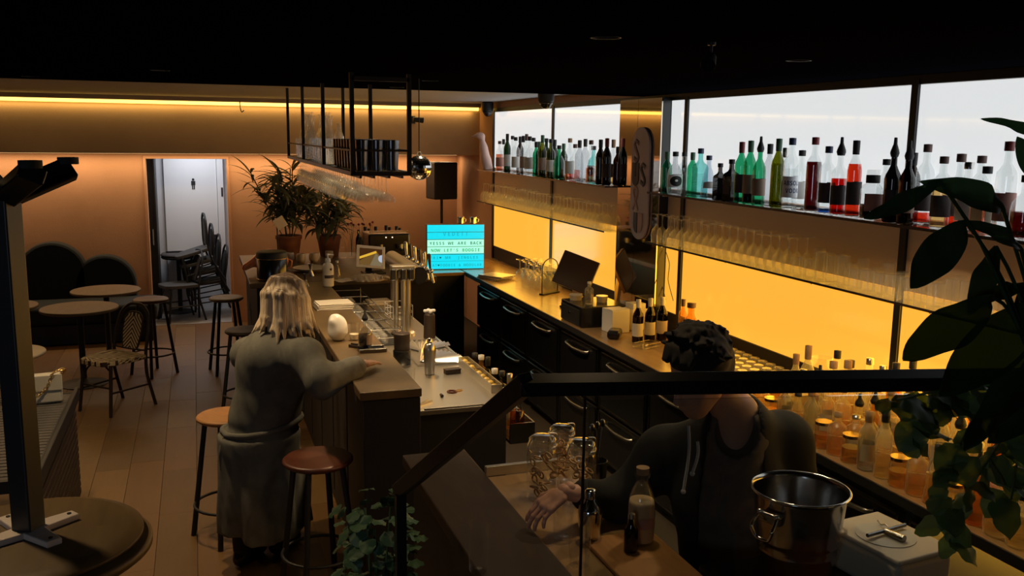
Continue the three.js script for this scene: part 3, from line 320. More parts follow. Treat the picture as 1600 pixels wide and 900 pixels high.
shelfRow([
  [1160, 223, F, 'wine', 'green', 'none', 0, 'red', 'dark'], [1174, 221, F, 'wine', 'green', 'wine', 0.5, 'green', 'tan'], [1190, 208, F, 'wine', 'green', 'none', 0, 'black', 'tan', 1], [1204, 226, B, 'tall', 'frosted', 'none', 0, 'black', 'none'], [1218, 218, F, 'wine', 'olive', 'yellow', 0.9, 'green', 'none'], [1239, 217, F, 'spirit', 'clear', 'water', 0.8, 'navy', 'print'], [1254, 236, B, 'spirit', 'clear', 'none', 0, 'black', 'white'], [1275, 216, F, 'spirit', 'clear', 'wine', 0.95, 'red', 'none'], [1296, 230, F, 'spirit', 'clear', 'blue', 0.12, 'navy', 'dark'], [1317, 204, F, 'spirit', 'clear', 'red', 0.8, 'black', 'dark', 1], [1339, 221, F, 'wine', 'clear', 'coral', 0.98, 'black', 'dark'], [1365, 259, F, 'flask', 'clear', 'dark', 0.4, 'black', 'pink'], [1401, 204, F, 'wine', 'dark', 'none', 0, 'black', 'dark', 1], [1423, 220, F, 'wine', 'brown', 'none', 0, 'black', 'tan', 1], [1387, 250, B, 'spirit', 'clear', 'peach', 0.5, 'black', 'none'], [1228, 232, B, 'tall', 'clear', 'none', 0, 'silver', 'none']], W3, 'bottles on the shelf before the wide white panel');
shelfRow([
  [1449, 227, B, 'spirit', 'clear', 'coral', 0.2, 'brown', 'dark'], [1476, 246, F, 'spirit', 'clear', 'amber', 0.9, 'brown', 'dark'], [1503, 242, B, 'round', 'clear', 'coral', 0.3, 'brown', 'tan'], [1535, 245, B, 'spirit', 'clear', 'peach', 0.4, 'brown', 'white'], [1571, 223, F, 'spirit', 'clear', 'water', 0.5, 'red', 'pink'], [1597, 275, F, 'round', 'clear', 'wine', 0.6, 'black', 'none'], [1430, 240, B, 'wine', 'brown', 'none', 0, 'black', 'none'], [1520, 255, F, 'spirit', 'clear', 'none', 0, 'silver', 'white'], [1553, 262, F, 'square', 'clear', 'peach', 0.6, 'black', 'cream']], W4, 'bottles on the shelf past the last mullion');

// ------------------------------------------------------------------ glassware prototypes (bowl, stem, foot are one piece of glass)
const gGeo = {
  stem: metreUV(lathe([[0.033, 0], [0.0335, 0.002], [0.006, 0.008], [0.0038, 0.03], [0.004, 0.075], [0.012, 0.084], [0.030, 0.105], [0.036, 0.135], [0.033, 0.175], [0.0315, 0.19]], 18)),
  tumbler: metreUV(lathe([[0, 0.004], [0.028, 0], [0.031, 0.003], [0.037, 0.105], [0.0365, 0.107]], 18)),
  high: metreUV(lathe([[0, 0.004], [0.026, 0], [0.028, 0.003], [0.031, 0.145], [0.0305, 0.147]], 18)),
  cup: metreUV(lathe([[0, 0.004], [0.026, 0], [0.028, 0.003], [0.033, 0.145], [0.0345, 0.147], [0.032, 0.147], [0.027, 0.012], [0, 0.010]], 18)),
  shot: metreUV(lathe([[0, 0.008], [0.016, 0.006], [0.018, 0], [0.020, 0.003], [0.024, 0.06], [0.0235, 0.0615]], 14)),
  carafe: metreUV(lathe([[0, 0.006], [0.045, 0], [0.052, 0.006], [0.052, 0.10], [0.040, 0.14], [0.024, 0.175], [0.022, 0.21], [0.033, 0.245], [0.0325, 0.247]], 20)),
  coupe: metreUV(lathe([[0.034, 0], [0.0345, 0.002], [0.006, 0.007], [0.0038, 0.03], [0.004, 0.09], [0.02, 0.10], [0.045, 0.118], [0.049, 0.145]], 18)),
};
function glassware(kind, name, label, pos, upside, group, s = 1, m = M.thinGlass, sy = 1) { const o = new THREE.Mesh(gGeo[kind], m); o.name = uname(name); o.castShadow = o.receiveShadow = true; o.scale.set(s, s * sy, s); gGeo[kind].computeBoundingBox(); const h = gGeo[kind].boundingBox.max.y * s * sy; if (upside) { o.rotation.x = Math.PI; o.position.set(pos[0], pos[1] + h + 0.0005, pos[2]); } else o.position.set(pos[0], pos[1] + 0.0005, pos[2]); scene.add(o); return tag(o, label, 'glass', group); }
{ const r = rng(21);
  const rows = [3.125, 3.215];
  for (const [a, b, lab, grp] of [[-10.12, -6.86, 'upturned stemmed glass on the clear shelf between pillar and corner', 'upturned stemmed glasses between pillar and corner'], [-5.90, -4.28, 'upturned stemmed glass on the clear shelf beside the mirrored pillar', 'upturned stemmed glasses beside the pillar']])
    for (let z = a; z < b; z += 0.087) rows.forEach((x, i) => glassware('stem', 'wine_glass', lab, [x, LOW_TOP, z + i * 0.045 + (r() - 0.5) * 0.010], true, grp, 1.02 + r() * 0.10));
  for (let z = -4.22; z < -2.72; z += 0.09) rows.forEach((x, i) => { const hi = r() < 0.45; glassware(hi ? 'high' : 'tumbler', 'tumbler', hi ? 'upturned tall glass on the clear shelf near the leaves' : 'upturned low tumbler on the clear shelf near the leaves', [x, LOW_TOP, z + i * 0.04 + (r() - 0.5) * 0.008], true, hi ? 'upturned tall glasses on the clear shelf' : 'upturned tumblers on the clear shelf', 1.0 + r() * 0.14); });
}
// white bird figure at the end of the shelf
{ const p = onX(770, 268, 3.14), o = thing('bird_figurine', 'pale pink bird figurine standing at the corner end of the bottle shelf', 'figurine', [3.14, SHELF_TOP, -10.14], -0.4);
  const f = blend([ellipsoid([0, 0.15, 0], [0.055, 0.14, 0.06], new THREE.Euler(0, 0, 0.12)), capsule([-0.02, 0.26, 0], [-0.035, 0.36, 0], 0.035, 0.026), ellipsoid([-0.05, 0.385, 0], [0.042, 0.032, 0.032]), capsule([-0.08, 0.385, 0], [-0.15, 0.375, 0], 0.016, 0.006), capsule([0.02, 0.05, 0.02], [0.02, 0.0, 0.02], 0.02, 0.03), capsule([0.03, 0.1, 0], [0.07, 0.02, 0], 0.04, 0.02)], 0.05);
  part(o, 'body', surfaceNet((x, y, z) => Math.max(f(x, y, z), -y), [-0.2, -0.02, -0.12], [0.14, 0.46, 0.12], 0.008), std(lin(0.62, 0.42, 0.36), 0.4)); }
// ------------------------------------------------------------------ hanging glass rack over the bar
{ const x0 = 0.775, x1 = 1.075, zs = [-4.82, -5.95, -7.1, -8.25], y0 = 2.165, t = thing('hanging_rack', 'black metal frame hanging from the ceiling over the bar with a glass shelf', 'rack', [0, 0, 0]);
  for (const z of zs) for (const x of [x0, x1]) part(t, 'post', bar([x, y0, z], [x, z > BULK_Z ? NEAR_CEIL : CEIL, z], 0.022), M.blackMetal);
  part(t, 'long_rail', [bar([x0, y0, zs[0]], [x0, y0, zs[3]], 0.022)], M.blackMetal); part(t, 'long_rail', [bar([x1, y0, zs[0]], [x1, y0, zs[3]], 0.022)], M.blackMetal); for (const z of zs) part(t, 'cross_rail', [bar([x0, y0, z], [x1, y0, z], 0.022)], M.blackMetal);
  for (const x of [x0, x1]) part(t, 'guard_rail', [bar([x, y0 + 0.12, zs[0]], [x, y0 + 0.12, zs[3]], 0.010)], M.blackMetal); part(t, 'guard_rail', [bar([x0, y0 + 0.12, zs[0]], [x1, y0 + 0.12, zs[0]], 0.010)], M.blackMetal); part(t, 'top_rail', [bar([x0, NEAR_CEIL - 0.03, zs[0]], [x1, NEAR_CEIL - 0.03, zs[0]], 0.022)], M.blackMetal);
  part(t, 'shelf_plate', bx(x0 + 0.012, x1 - 0.012, y0 - 0.002, y0 + 0.008, zs[3], zs[0]), M.pane);
  for (const x of [x0 + 0.04, x0 + 0.11, x0 + 0.19, x0 + 0.26]) part(t, 'hanger_rail', [bar([x, y0 - 0.018, zs[0] + 0.01], [x, y0 - 0.018, zs[3]], 0.012)], M.blackMetal);
  const r = rng(31);
  for (let z = -5.0; z > -8.2; z -= z > -5.8 ? 0.112 : 0.092) for (const x of z > -5.8 ? [x0 + 0.09, x0 + 0.21] : [x0 + 0.09, x0 + 0.21]) { const co = z > -5.8; glassware(co ? 'coupe' : 'stem', 'hanging_glass', co ? 'shallow coupe glass hanging by its foot under the ceiling rack' : 'wine glass hanging by its foot under the ceiling rack', [x, y0 - 0.018 - (co ? 0.146 : 0.19) * 1.02 + 0.004, z + (r() - 0.5) * 0.012], true, co ? 'coupe glasses hanging under the rack' : 'wine glasses hanging under the rack', 1.0); }
  const Y = y0 + 0.009;
  for (let z = -4.93; z > -5.85; z -= 0.105) for (const x of [x0 + 0.07, x0 + 0.15, x0 + 0.23]) glassware('cup', 'steel_cup', 'dark polished steel cup on the hanging rack above the disco ball', [x, Y, z], false, 'steel cups on the hanging rack', 1.12, M.darkSteel);
  for (let z = -6.05; z > -8.15; z -= 0.10) for (const x of [x0 + 0.08, x0 + 0.21]) { const k = r(); if (z < -7.2 && z > -7.75) continue; glassware(k < 0.4 ? 'tumbler' : 'high', 'rack_glass', k < 0.4 ? 'low tumbler standing on the hanging rack' : 'tall glass standing on the hanging rack', [x, Y, z], k > 0.7, k < 0.4 ? 'tumblers on the hanging rack' : 'tall glasses on the hanging rack', 1.0 + r() * 0.12); }
  for (const [z, s] of [[-7.28, 1.1], [-7.45, 1.2], [-7.62, 1.15]]) for (const x of [x0 + 0.08, x0 + 0.215]) glassware('carafe', 'carafe', 'tall clear glass carafe standing on the hanging rack', [x, Y, z], false, 'carafes on the hanging rack', s, M.thinGlass, 1.22);
  for (const [z, s] of [[-6.3, 1.0], [-8.05, 0.95]]) glassware('carafe', 'small_carafe', 'small clear carafe among tumblers on the hanging rack', [x0 + 0.15, Y + 0.115, z], false, 'small carafes on the hanging rack', s * 0.6);
  // mirror ball hanging at the end of the rack
  const c = atDepth(655, 262, 5.25), b = thing('mirror_ball', 'small mirror ball hanging beside the glass rack', 'disco ball', c); const R = 0.069;
  part(b, 'core', sph(R - 0.002, 0, 0, 0, 1, 1, 1, 24), M.darkSteel); const tile = new THREE.BoxGeometry(0.0125, 0.0125, 0.002), rows = 15; for (let i = 1; i < rows; i++) { const th = Math.PI * i / rows, n = Math.max(6, Math.round(2 * Math.PI * R * Math.sin(th) / 0.0145)); for (let k = 0; k < n; k++) { const ph = 2 * Math.PI * (k + 0.5 * (i % 2)) / n, d = V(Math.sin(th) * Math.cos(ph), Math.cos(th), Math.sin(th) * Math.sin(ph)); if (d.dot(V(...c).sub(EYE)) > 0.1) continue; const o = share(b, 'mirror_tile', tile, M.chrome, [d.x * R, d.y * R, d.z * R]); o.lookAt(V(...c).addScaledVector(d, 1)); } }
  part(b, 'hanging_cord', [rod([0, R, 0], [0, NEAR_CEIL - c[1], 0], 0.003)], M.black); part(b, 'ring', [tor(0.012, 0.003, 0, R + 0.008, 0, 0)], M.steel);
}
// ------------------------------------------------------------------ things on the far leg of the bar
function leafGeo(L, W, bend, seg = 8, fold = 0.25) { // a lance-shaped blade along +y, bending towards +z
  const p = [], idx = []; for (let i = 0; i <= seg; i++) { const t = i / seg, w = W * Math.sin(Math.PI * Math.pow(t, 0.75)) * 0.5 + 0.0008, a = bend * t, y = L * (bend ? Math.sin(a) / bend : t), z = L * (bend ? (1 - Math.cos(a)) / bend : 0); p.push(-w, y, z + w * fold, 0, y, z, w, y, z + w * fold); if (i < seg) { const k = i * 3; idx.push(k, k + 1, k + 3, k + 1, k + 4, k + 3, k + 1, k + 2, k + 4, k + 2, k + 5, k + 4); } }
  const g = new THREE.BufferGeometry(); g.setAttribute('position', new THREE.Float32BufferAttribute(p, 3)); g.setIndex(idx); g.computeVertexNormals(); return metreUV(g);
}
{ const blades = [leafGeo(0.30, 0.046, 1.2), leafGeo(0.26, 0.042, 1.6), leafGeo(0.34, 0.044, 0.9)];
  const potPlant = (pos, s, hgt, n, label, seed, tilt) => { const r = rng(seed), o = thing('potted_plant', label, 'plant', pos); const pot = part(o, 'pot', lathe([[0, 0.0], [0.085 * s, 0], [0.11 * s, 0.17 * s], [0.118 * s, 0.17 * s], [0.118 * s, 0.20 * s], [0.105 * s, 0.20 * s], [0.10 * s, 0.175 * s], [0, 0.175 * s]], 28), M.terracotta, 'terracotta pot'); part(o, 'soil', cyl(0.10 * s, 0.10 * s, 0.006, 0, 0.172 * s, 0, 20), M.soil);
    const stems = 9; for (let k = 0; k < stems; k++) { const a = k / stems * 6.283 + r(), lean = 0.08 + r() * 0.24, top = [Math.cos(a) * lean * 1.1 + tilt * 0.5, 0.175 * s + hgt * (0.55 + r() * 0.45), Math.sin(a) * lean]; const base = [Math.cos(a) * 0.05, 0.17 * s, Math.sin(a) * 0.05]; part(o, 'stem', [tube([base, lerp3(base, top, 0.5), top], 0.006, 8, 6)], M.leafPalm);
      for (let i = 0; i < n; i++) { const t = 0.25 + 0.75 * i / n, p = lerp3(base, top, t), az = r() * 6.283; const e = new THREE.Euler(0.4 + r() * 1.1, az, 0, 'YXZ'); const m = share(o, 'leaf', blades[r() * 3 | 0], M.leafPalm, p); m.rotation.copy(e); m.scale.setScalar(0.75 + r() * 0.5); } } return o; };
  potPlant(onY(452, 402, BAR_TOP).map((v, i) => i === 1 ? BAR_TOP : v), 1.15, 0.84, 31, 'tall bushy palm in a terracotta pot on the far bar leg', 5, -0.05);
  const p2 = onY(506, 396, BAR_TOP); potPlant([p2[0] + 0.03, BAR_TOP, -9.70], 1.1, 0.52, 24, 'lower leafy palm in a terracotta pot beside the tall palm', 6, 0.1);
}
{ // leather tag / clip lamp on the plant: small dark round mirror with a pale card
  const p = onY(437, 405, BAR_TOP), o = thing('card_stand', 'dark stand holding a pale square card before the tall palm', 'card', [p[0] - 0.04, BAR_TOP, p[2] + 0.3]); part(o, 'base', cyl(0.05, 0.045, 0.012), M.black); part(o, 'stem', rod([0, 0.01, 0], [0, 0.40, 0], 0.006), M.black); part(o, 'card', rbox(0.11, 0.11, 0.004, 0.001, 0.03, 0.40, 0.01, -0.2, 0.2, 0.5), M.cream); }
for (const [px, py, s] of [[452, 402, 1], [470, 404, 1], [490, 403, 1], [507, 391, 0.9]]) { const p = onY(px, py + 6, BAR_TOP); const o = thing('candle_cup', 'small frosted glass candle cup in front of the terracotta pots', 'candle cup', [p[0], BAR_TOP, Math.max(p[2], -9.5) + 0.02], 0, 'frosted candle cups before the pots'); o.scale.setScalar(s); part(o, 'cup', lathe([[0, 0.004], [0.03, 0], [0.047, 0.03], [0.047, 0.075], [0.040, 0.09], [0.037, 0.09], [0.043, 0.07], [0.043, 0.03], [0, 0.01]], 20), std(lin(0.55, 0.45, 0.33), 0.35)); part(o, 'wax', cyl(0.04, 0.04, 0.004, 0, 0.05, 0), M.cream); }
for (const [px, k] of [[534, 0], [549, 1], [564, 2], [579, 1]]) { const p = onY(px, 402, BAR_TOP), o = thing(k ? 'flower_carafe' : 'glass_vase', ['slim clear glass vase beside the lower palm', 'clear glass carafe holding dark dried flowers by the palms', 'clear glass carafe with dark berries by the palms'][k], 'carafe', [p[0], BAR_TOP, -9.5], 0, k === 1 ? 'carafes of dried flowers by the palms' : undefined); share(o, 'vessel', gGeo.carafe, M.clear).scale.set(0.85, 1.1, 0.85); if (k) { const r = rng(70 + px); for (let i = 0; i < 3; i++) { const e = [(r() - 0.5) * 0.08, 0.33 + r() * 0.06, (r() - 0.5) * 0.06], f = part(o, 'flower_stem', [tube([[0, 0.02, 0], [e[0] * 0.3, 0.2, e[2] * 0.3], e], 0.002, 8, 5)], M.leafPalm); part(f, 'flower_head', [sph(0.014, ...e, 1, 0.9, 1, 10)], CAPS.red); } } }
{ // copper-coloured scoop bucket and black tin with a gold rim
  const p = onY(424, 452, BAR_TOP); const o = thing('copper_bowl', 'glossy copper-pink bowl with a long spout lying behind the black tin', 'bowl', [p[0] + 0.03, BAR_TOP, -8.62], 0.1);
  const f = blend([ellipsoid([0.05, 0.11, 0], [0.15, 0.11, 0.13]), capsule([-0.05, 0.14, 0.02], [-0.20, 0.07, 0.06], 0.045, 0.03)], 0.06); part(o, 'shell', surfaceNet((x, y, z) => Math.max(f(x, y, z), -(y - 0.002)), [-0.28, -0.02, -0.18], [0.24, 0.26, 0.18], 0.01), M.copper); part(o, 'handle', [tube([[0.19, 0.12, 0], [0.23, 0.10, 0], [0.22, 0.04, 0], [0.17, 0.03, 0]], 0.008, 14, 7)], M.copper);
  const t = thing('round_tin', 'black round tin with gold rims beside the blonde customer', 'tin', [p[0] + 0.05, BAR_TOP, -8.22]); part(t, 'body', lathe([[0, 0], [0.125, 0], [0.13, 0.01], [0.13, 0.23], [0, 0.231]], 32), M.blackGloss); part(t, 'lid', lathe([[0.133, 0.19], [0.133, 0.235], [0.12, 0.25], [0, 0.252]], 32), M.black); part(t, 'gold_rim', [tor(0.133, 0.003, 0, 0.19, 0)], M.gold); part(t, 'gold_rim', [tor(0.131, 0.003, 0, 0.012, 0)], M.gold); }
{ const p = onY(468, 424, BAR_TOP); const o = thing('plate', 'shallow pale dish on the bar behind the customer', 'plate', [p[0] + 0.11, BAR_TOP, p[2]]); part(o, 'dish', lathe([[0, 0.006], [0.08, 0.004], [0.10, 0], [0.17, 0.03], [0.172, 0.034], [0.10, 0.01], [0, 0.012]], 32), M.cream); part(o, 'rim', [tor(0.171, 0.003, 0, 0.033, 0)], M.cream); }
{ const p = onY(513, 447, BAR_TOP); const o = thing('pump_bottle', 'white pump dispenser bottle with a dark label on the bar', 'dispenser', [p[0], BAR_TOP, p[2]], 0.4); part(o, 'body', lathe([[0, 0.002], [0.042, 0], [0.047, 0.005], [0.047, 0.16], [0.040, 0.185], [0.020, 0.20], [0.020, 0.212], [0, 0.213]], 28), std(lin(0.66, 0.60, 0.48), 0.35)); part(o, 'collar', lathe([[0.022, 0.205], [0.024, 0.208], [0.022, 0.235], [0, 0.236]], 16), M.plasticWhite); const h = part(o, 'pump_head', [rod([0, 0.23, 0], [0, 0.262, 0], 0.007), rbox(0.03, 0.018, 0.022, 0.006, 0, 0.268, 0), rod([0.0, 0.27, 0], [0.055, 0.262, 0], 0.007, 0.005)], M.plasticWhite); part(o, 'label', new THREE.CylinderGeometry(0.0477, 0.0477, 0.026, 24, 1, true, -1.2, 2.2).translate(0, 0.085, 0), LAB.dark); part(o, 'emblem', [place(cyl(0.011, 0.011, 0.003, 0, 0, 0, 14), 0, 0.148, 0.0445, Math.PI / 2)], LAB.dark); }
{ const p = onY(527, 437, BAR_TOP); const o = thing('bitters_bottle', 'small clear bottle with a metal neck beside the white pump bottle', 'bottle', [p[0], BAR_TOP, p[2]]); share(o, 'body', bottleParts('slope', 0.5).body, M.clear).scale.setScalar(0.62); share(o, 'cap', bottleParts('slope', 0.5).cap, M.steel).scale.setScalar(0.62);
  const n = onY(540, 440, BAR_TOP); const q = thing('napkin', 'crumpled pale napkin spread on the bar by the pump bottle', 'napkin', [n[0], BAR_TOP + 0.001, n[2]], 0.3); const g = new THREE.PlaneGeometry(0.20, 0.14, 14, 10); g.rotateX(-Math.PI / 2); const P = g.attributes.position; for (let i = 0; i < P.count; i++) P.setY(i, 0.004 + 0.018 * fbm(P.getX(i) * 30 + 9, P.getZ(i) * 30 + 9, 64, 5, 2)); g.computeVertexNormals(); part(q, 'sheet', g, std(lin(0.55, 0.46, 0.33), 0.9, 0, { side: THREE.DoubleSide }));
  for (const [px, py, lab] of [[478, 448, 'cluster of dark metal bar tools'], [486, 431, 'small steel jigger behind the pump bottle']]) { const a = onY(px, py, BAR_TOP), t = thing('jigger', px === 478 ? 'dark steel jigger on the bar near the customer' : 'small steel jigger behind the pump bottle', 'jigger', [a[0], BAR_TOP, a[2]]); part(t, 'cup', lathe([[0.028, 0], [0.029, 0.002], [0.008, 0.055], [0.024, 0.11], [0.023, 0.111], [0.006, 0.056]], 18), px === 478 ? M.darkSteel : M.steel); part(t, 'waist_ring', [tor(0.009, 0.003, 0, 0.055, 0)], M.steel); } }
{ const p = onY(573, 438, BAR_TOP); const o = thing('crumpled_cloth', 'crumpled grey plastic bag on the bar before the tablet', 'bag', [p[0], BAR_TOP, p[2]]); const f = (x, y, z) => { const e = Math.sqrt((x / 0.16) ** 2 + (y / 0.055) ** 2 + (z / 0.10) ** 2) - 1; return e * 0.055 + 0.03 * (fbm(x * 40 + 50, z * 40 + y * 60 + 50, 256, 3, 3) - 0.5); }; part(o, 'body', surfaceNet((x, y, z) => Math.max(f(x, y, z), -y), [-0.2, -0.02, -0.14], [0.2, 0.1, 0.14], 0.007), std(lin(0.42, 0.34, 0.24), 0.45)); part(o, 'twisted_end', [tube([[0.12, 0.02, 0.02], [0.16, 0.03, 0.03], [0.20, 0.012, 0.02]], 0.012, 8, 7)], std(lin(0.42, 0.34, 0.24), 0.45)); }
{ // tablet on its stand, showing a photo of a lit wall
  const scr = canvasTex(256, 192, (c, w, h) => { c.fillStyle = '#4a2c14'; c.fillRect(0, 0, 256, 192); c.fillStyle = '#7a5a2c'; c.beginPath(); c.moveTo(0, 150); c.lineTo(190, 20); c.lineTo(256, 110); c.lineTo(256, 192); c.lineTo(0, 192); c.fill(); c.fillStyle = '#8a7a5a'; c.beginPath(); c.moveTo(120, 192); c.lineTo(185, 50); c.lineTo(256, 120); c.lineTo(256, 192); c.fill(); c.strokeStyle = '#ffc640'; c.lineWidth = 26; c.beginPath(); c.moveTo(-8, 120); c.lineTo(190, 34); c.stroke(); c.fillStyle = '#c8d0e4'; c.beginPath(); c.arc(256, 110, 44, 0, 7); c.fill(); });
  const p = onY(580, 428, BAR_TOP), o = thing('tablet', 'white framed tablet screen tilted on a dark stand on the far bar', 'tablet', [p[0], BAR_TOP, p[2] - 0.02], 0.10); const T = new THREE.Group(); const rx = -0.35, cy = 0.155;
  part(o, 'frame', [place(rbox(0.27, 0.21, 0.012, 0.006), 0, cy, 0, rx, 0, -0.13)], M.plasticWhite); const s = part(o, 'screen', place(new THREE.PlaneGeometry(0.212, 0.156), 0, cy + 0.0022, 0.0075, rx, 0, -0.13), new THREE.MeshStandardMaterial({ color: 0x000000, emissive: 0xffffff, emissiveMap: scr, emissiveIntensity: 0.75, roughness: 0.2 }), 'lit screen', true); areaLight('tablet_light', new THREE.Color(1, 0.8, 0.5), 0.5, 0.2, 0.15, [p[0] + 0.01, BAR_TOP + cy + 0.02, p[2] + 0.02], [p[0] + 0.1, BAR_TOP + cy + 0.4, p[2] + 1]); part(o, 'stand', [rbox(0.2, 0.014, 0.16, 0.004, 0.03, 0.007, -0.02), bar([0, 0.01, -0.08], [0, cy, -0.02], 0.06, 0.012)], M.blackGloss); }
{ // dark bottles and a black coffee machine standing in the shade of the far leg
  const m = thing('coffee_machine', 'low black coffee machine on the far bar beside the tap tower', 'coffee machine', [1.825, BAR_TOP, -9.3]); part(m, 'body', rbox(0.42, 0.26, 0.36, 0.02, 0, 0.15, 0), M.blackGloss); part(m, 'cup_rail', [bar([-0.2, 0.30, 0.16], [0.2, 0.30, 0.16], 0.008)], M.darkSteel); for (const x of [-0.1, 0.1]) { const h = part(m, 'group_head', [cyl(0.035, 0.035, 0.05, x, 0.13, 0.20)], M.darkSteel); part(h, 'filter_handle', [rod([x, 0.135, 0.21], [x, 0.12, 0.34], 0.011)], M.black); } for (const x of [-0.17, 0.17]) part(m, 'foot', cyl(0.02, 0.02, 0.03, x, 0, 0.12), M.black); for (const x of [-0.035, 0.03]) part(m, 'glowing_glint', sph(0.007, x, 0.245, 0.181, 1, 1, 0.5, 10), emit(new THREE.Color(1, 0.8, 0.6), 1.5));  // two self-lit beads stand in for bright glints on the dark machine
  let k = 0; for (const [px, h] of [[561, 0.26], [569, 0.30], [577, 0.27], [585, 0.30], [593, 0.25], [601, 0.31], [609, 0.28], [617, 0.30], [625, 0.27]]) { const p = onZ(px, 420, -9.75); bottle([p[0], BAR_TOP + 0.001, -9.75 + (k++ % 2) * 0.1], h, ['wine', 'dark', 'none', 0, 'black', 'none'], 'in the dark row on the far bar leg', 'dark bottles on the far bar leg'); } }
// ------------------------------------------------------------------ tap tower
{ const a = onY(628, 532, WORK), o = thing('tap_tower', 'chrome beer tap tower with a row of taps over the steel work counter', 'beer tap', [1.42, WORK, -6.62]);
  for (const [x, z] of [[-0.05, 0], [0.0, 0.03], [0.045, -0.01]]) part(o, 'column', [rod([x, 0, z], [x, 0.50, z], 0.019, 0.019, 16)], M.brushed); part(o, 'base_plate', cyl(0.09, 0.09, 0.012, 0, 0, 0, 28), M.chrome); part(o, 'bracket', rbox(0.18, 0.03, 0.09, 0.008, 0, 0.505, 0), M.brushed); for (const x of [-0.075, 0.0, 0.06]) part(o, 'clamp', [rbox(0.045, 0.09, 0.07, 0.012, x, 0.455, 0.03)], M.darkSteel);
  part(o, 'pipe', [rod([0.12, 0.44, 0.02], [0.12, 0.44, -0.98], 0.062, 0.062, 24)], M.brushed); part(o, 'pipe_end_cap', [place(new THREE.CylinderGeometry(0.064, 0.064, 0.012, 24), 0.12, 0.44, 0.026, Math.PI / 2)], M.blackGloss); part(o, 'pipe_leg', [rod([0.12, 0, -0.93], [0.12, 0.40, -0.93], 0.025, 0.025, 16)], M.brushed);
  for (let i = 0; i < 6; i++) { const z = -0.10 - i * 0.165, f = part(o, 'faucet', [rod([0.17, 0.45, z], [0.245, 0.45, z], 0.016, 0.016, 12), rod([0.235, 0.455, z], [0.262, 0.36, z], 0.013, 0.009, 12), sph(0.021, 0.238, 0.452, z)], M.chrome); part(f, 'tap_handle', [rod([0.235, 0.47, z], [0.225, 0.57, z], 0.008, 0.016, 12), sph(0.016, 0.225, 0.57, z)], i % 2 ? M.chrome : M.blackGloss); } }
// ------------------------------------------------------------------ things on the raised ledge
{ const p = onY(521, 481, BAR_TOP); const o = thing('menu_stack', 'stack of folded paper menus on the bar ledge', 'menus', [p[0], BAR_TOP, p[2]], 0.05); const n = 6; for (let i = 0; i < n; i++) part(o, 'sheet', rbox(0.26 - (i % 2) * 0.008, 0.006, 0.20, 0.002, (i % 3 - 1) * 0.004, 0.0045 + i * 0.0075, 0, 0, (i % 2 ? 1 : -1) * 0.02), M.paper);
  const q = onY(523, 532, BAR_TOP), k = thing('sugar_pot', 'rounded white ceramic pot with a curved lid on the bar ledge', 'pot', [q[0] + 0.02, BAR_TOP, q[2]], 0.5); const f = blend([ellipsoid([0, 0.06, 0], [0.062, 0.062, 0.062]), ellipsoid([0.0, 0.115, 0], [0.045, 0.045, 0.045]), capsule([-0.03, 0.14, 0.0], [-0.05, 0.13, 0.01], 0.02, 0.012)], 0.05); part(k, 'body', surfaceNet((x, y, z) => Math.max(f(x, y, z), -y), [-0.1, -0.02, -0.1], [0.1, 0.2, 0.1], 0.005), M.whiteGloss); part(k, 'spout_hole', [cyl(0.01, 0.01, 0.004, 0, 0.159, 0)], M.black);
  const j = onY(545, 532, BAR_TOP), c = thing('candle_jar', 'small clear candle jar beside the white ceramic pot', 'candle', [j[0] + 0.035, BAR_TOP, j[2]]); share(c, 'jar', gGeo.tumbler, M.clear); part(c, 'wax', cyl(0.028, 0.03, 0.03, 0, 0.01, 0), M.cream); const d = onY(548, 540, BAR_TOP); solo('wooden_clip', 'small dark clip lying before the candle jar', 'clip', [rbox(0.07, 0.018, 0.02, 0.004, 0, 0.01, 0), rbox(0.05, 0.01, 0.012, 0.003, 0.005, 0.024, 0)], M.woodDark, [d[0] + 0.01, BAR_TOP, d[2] + 0.06], -0.8);
  const b = onY(571, 545, BAR_TOP); const bo = bottle([b[0], BAR_TOP, b[2]], 0.235, ['round', 'clear', 'dark', 0.45, 'silver', 'tan', 1], 'on the bar ledge', undefined, 0); bo.userData.label = 'short clear bottle of dark spirit with a pouring spout on the bar ledge';
  const t = onY(609, 548, BAR_TOP); solo('bar_mat_tray', 'small dark metal drip tray on the ledge edge by the customer\'s hand', 'tray', [rbox(0.16, 0.012, 0.10, 0.004, 0, 0.006, 0), rbox(0.16, 0.014, 0.006, 0.002, 0, 0.016, 0.047), rbox(0.16, 0.014, 0.006, 0.002, 0, 0.016, -0.047)], M.darkSteel, [0.95, BAR_TOP, t[2] - 0.02]); }
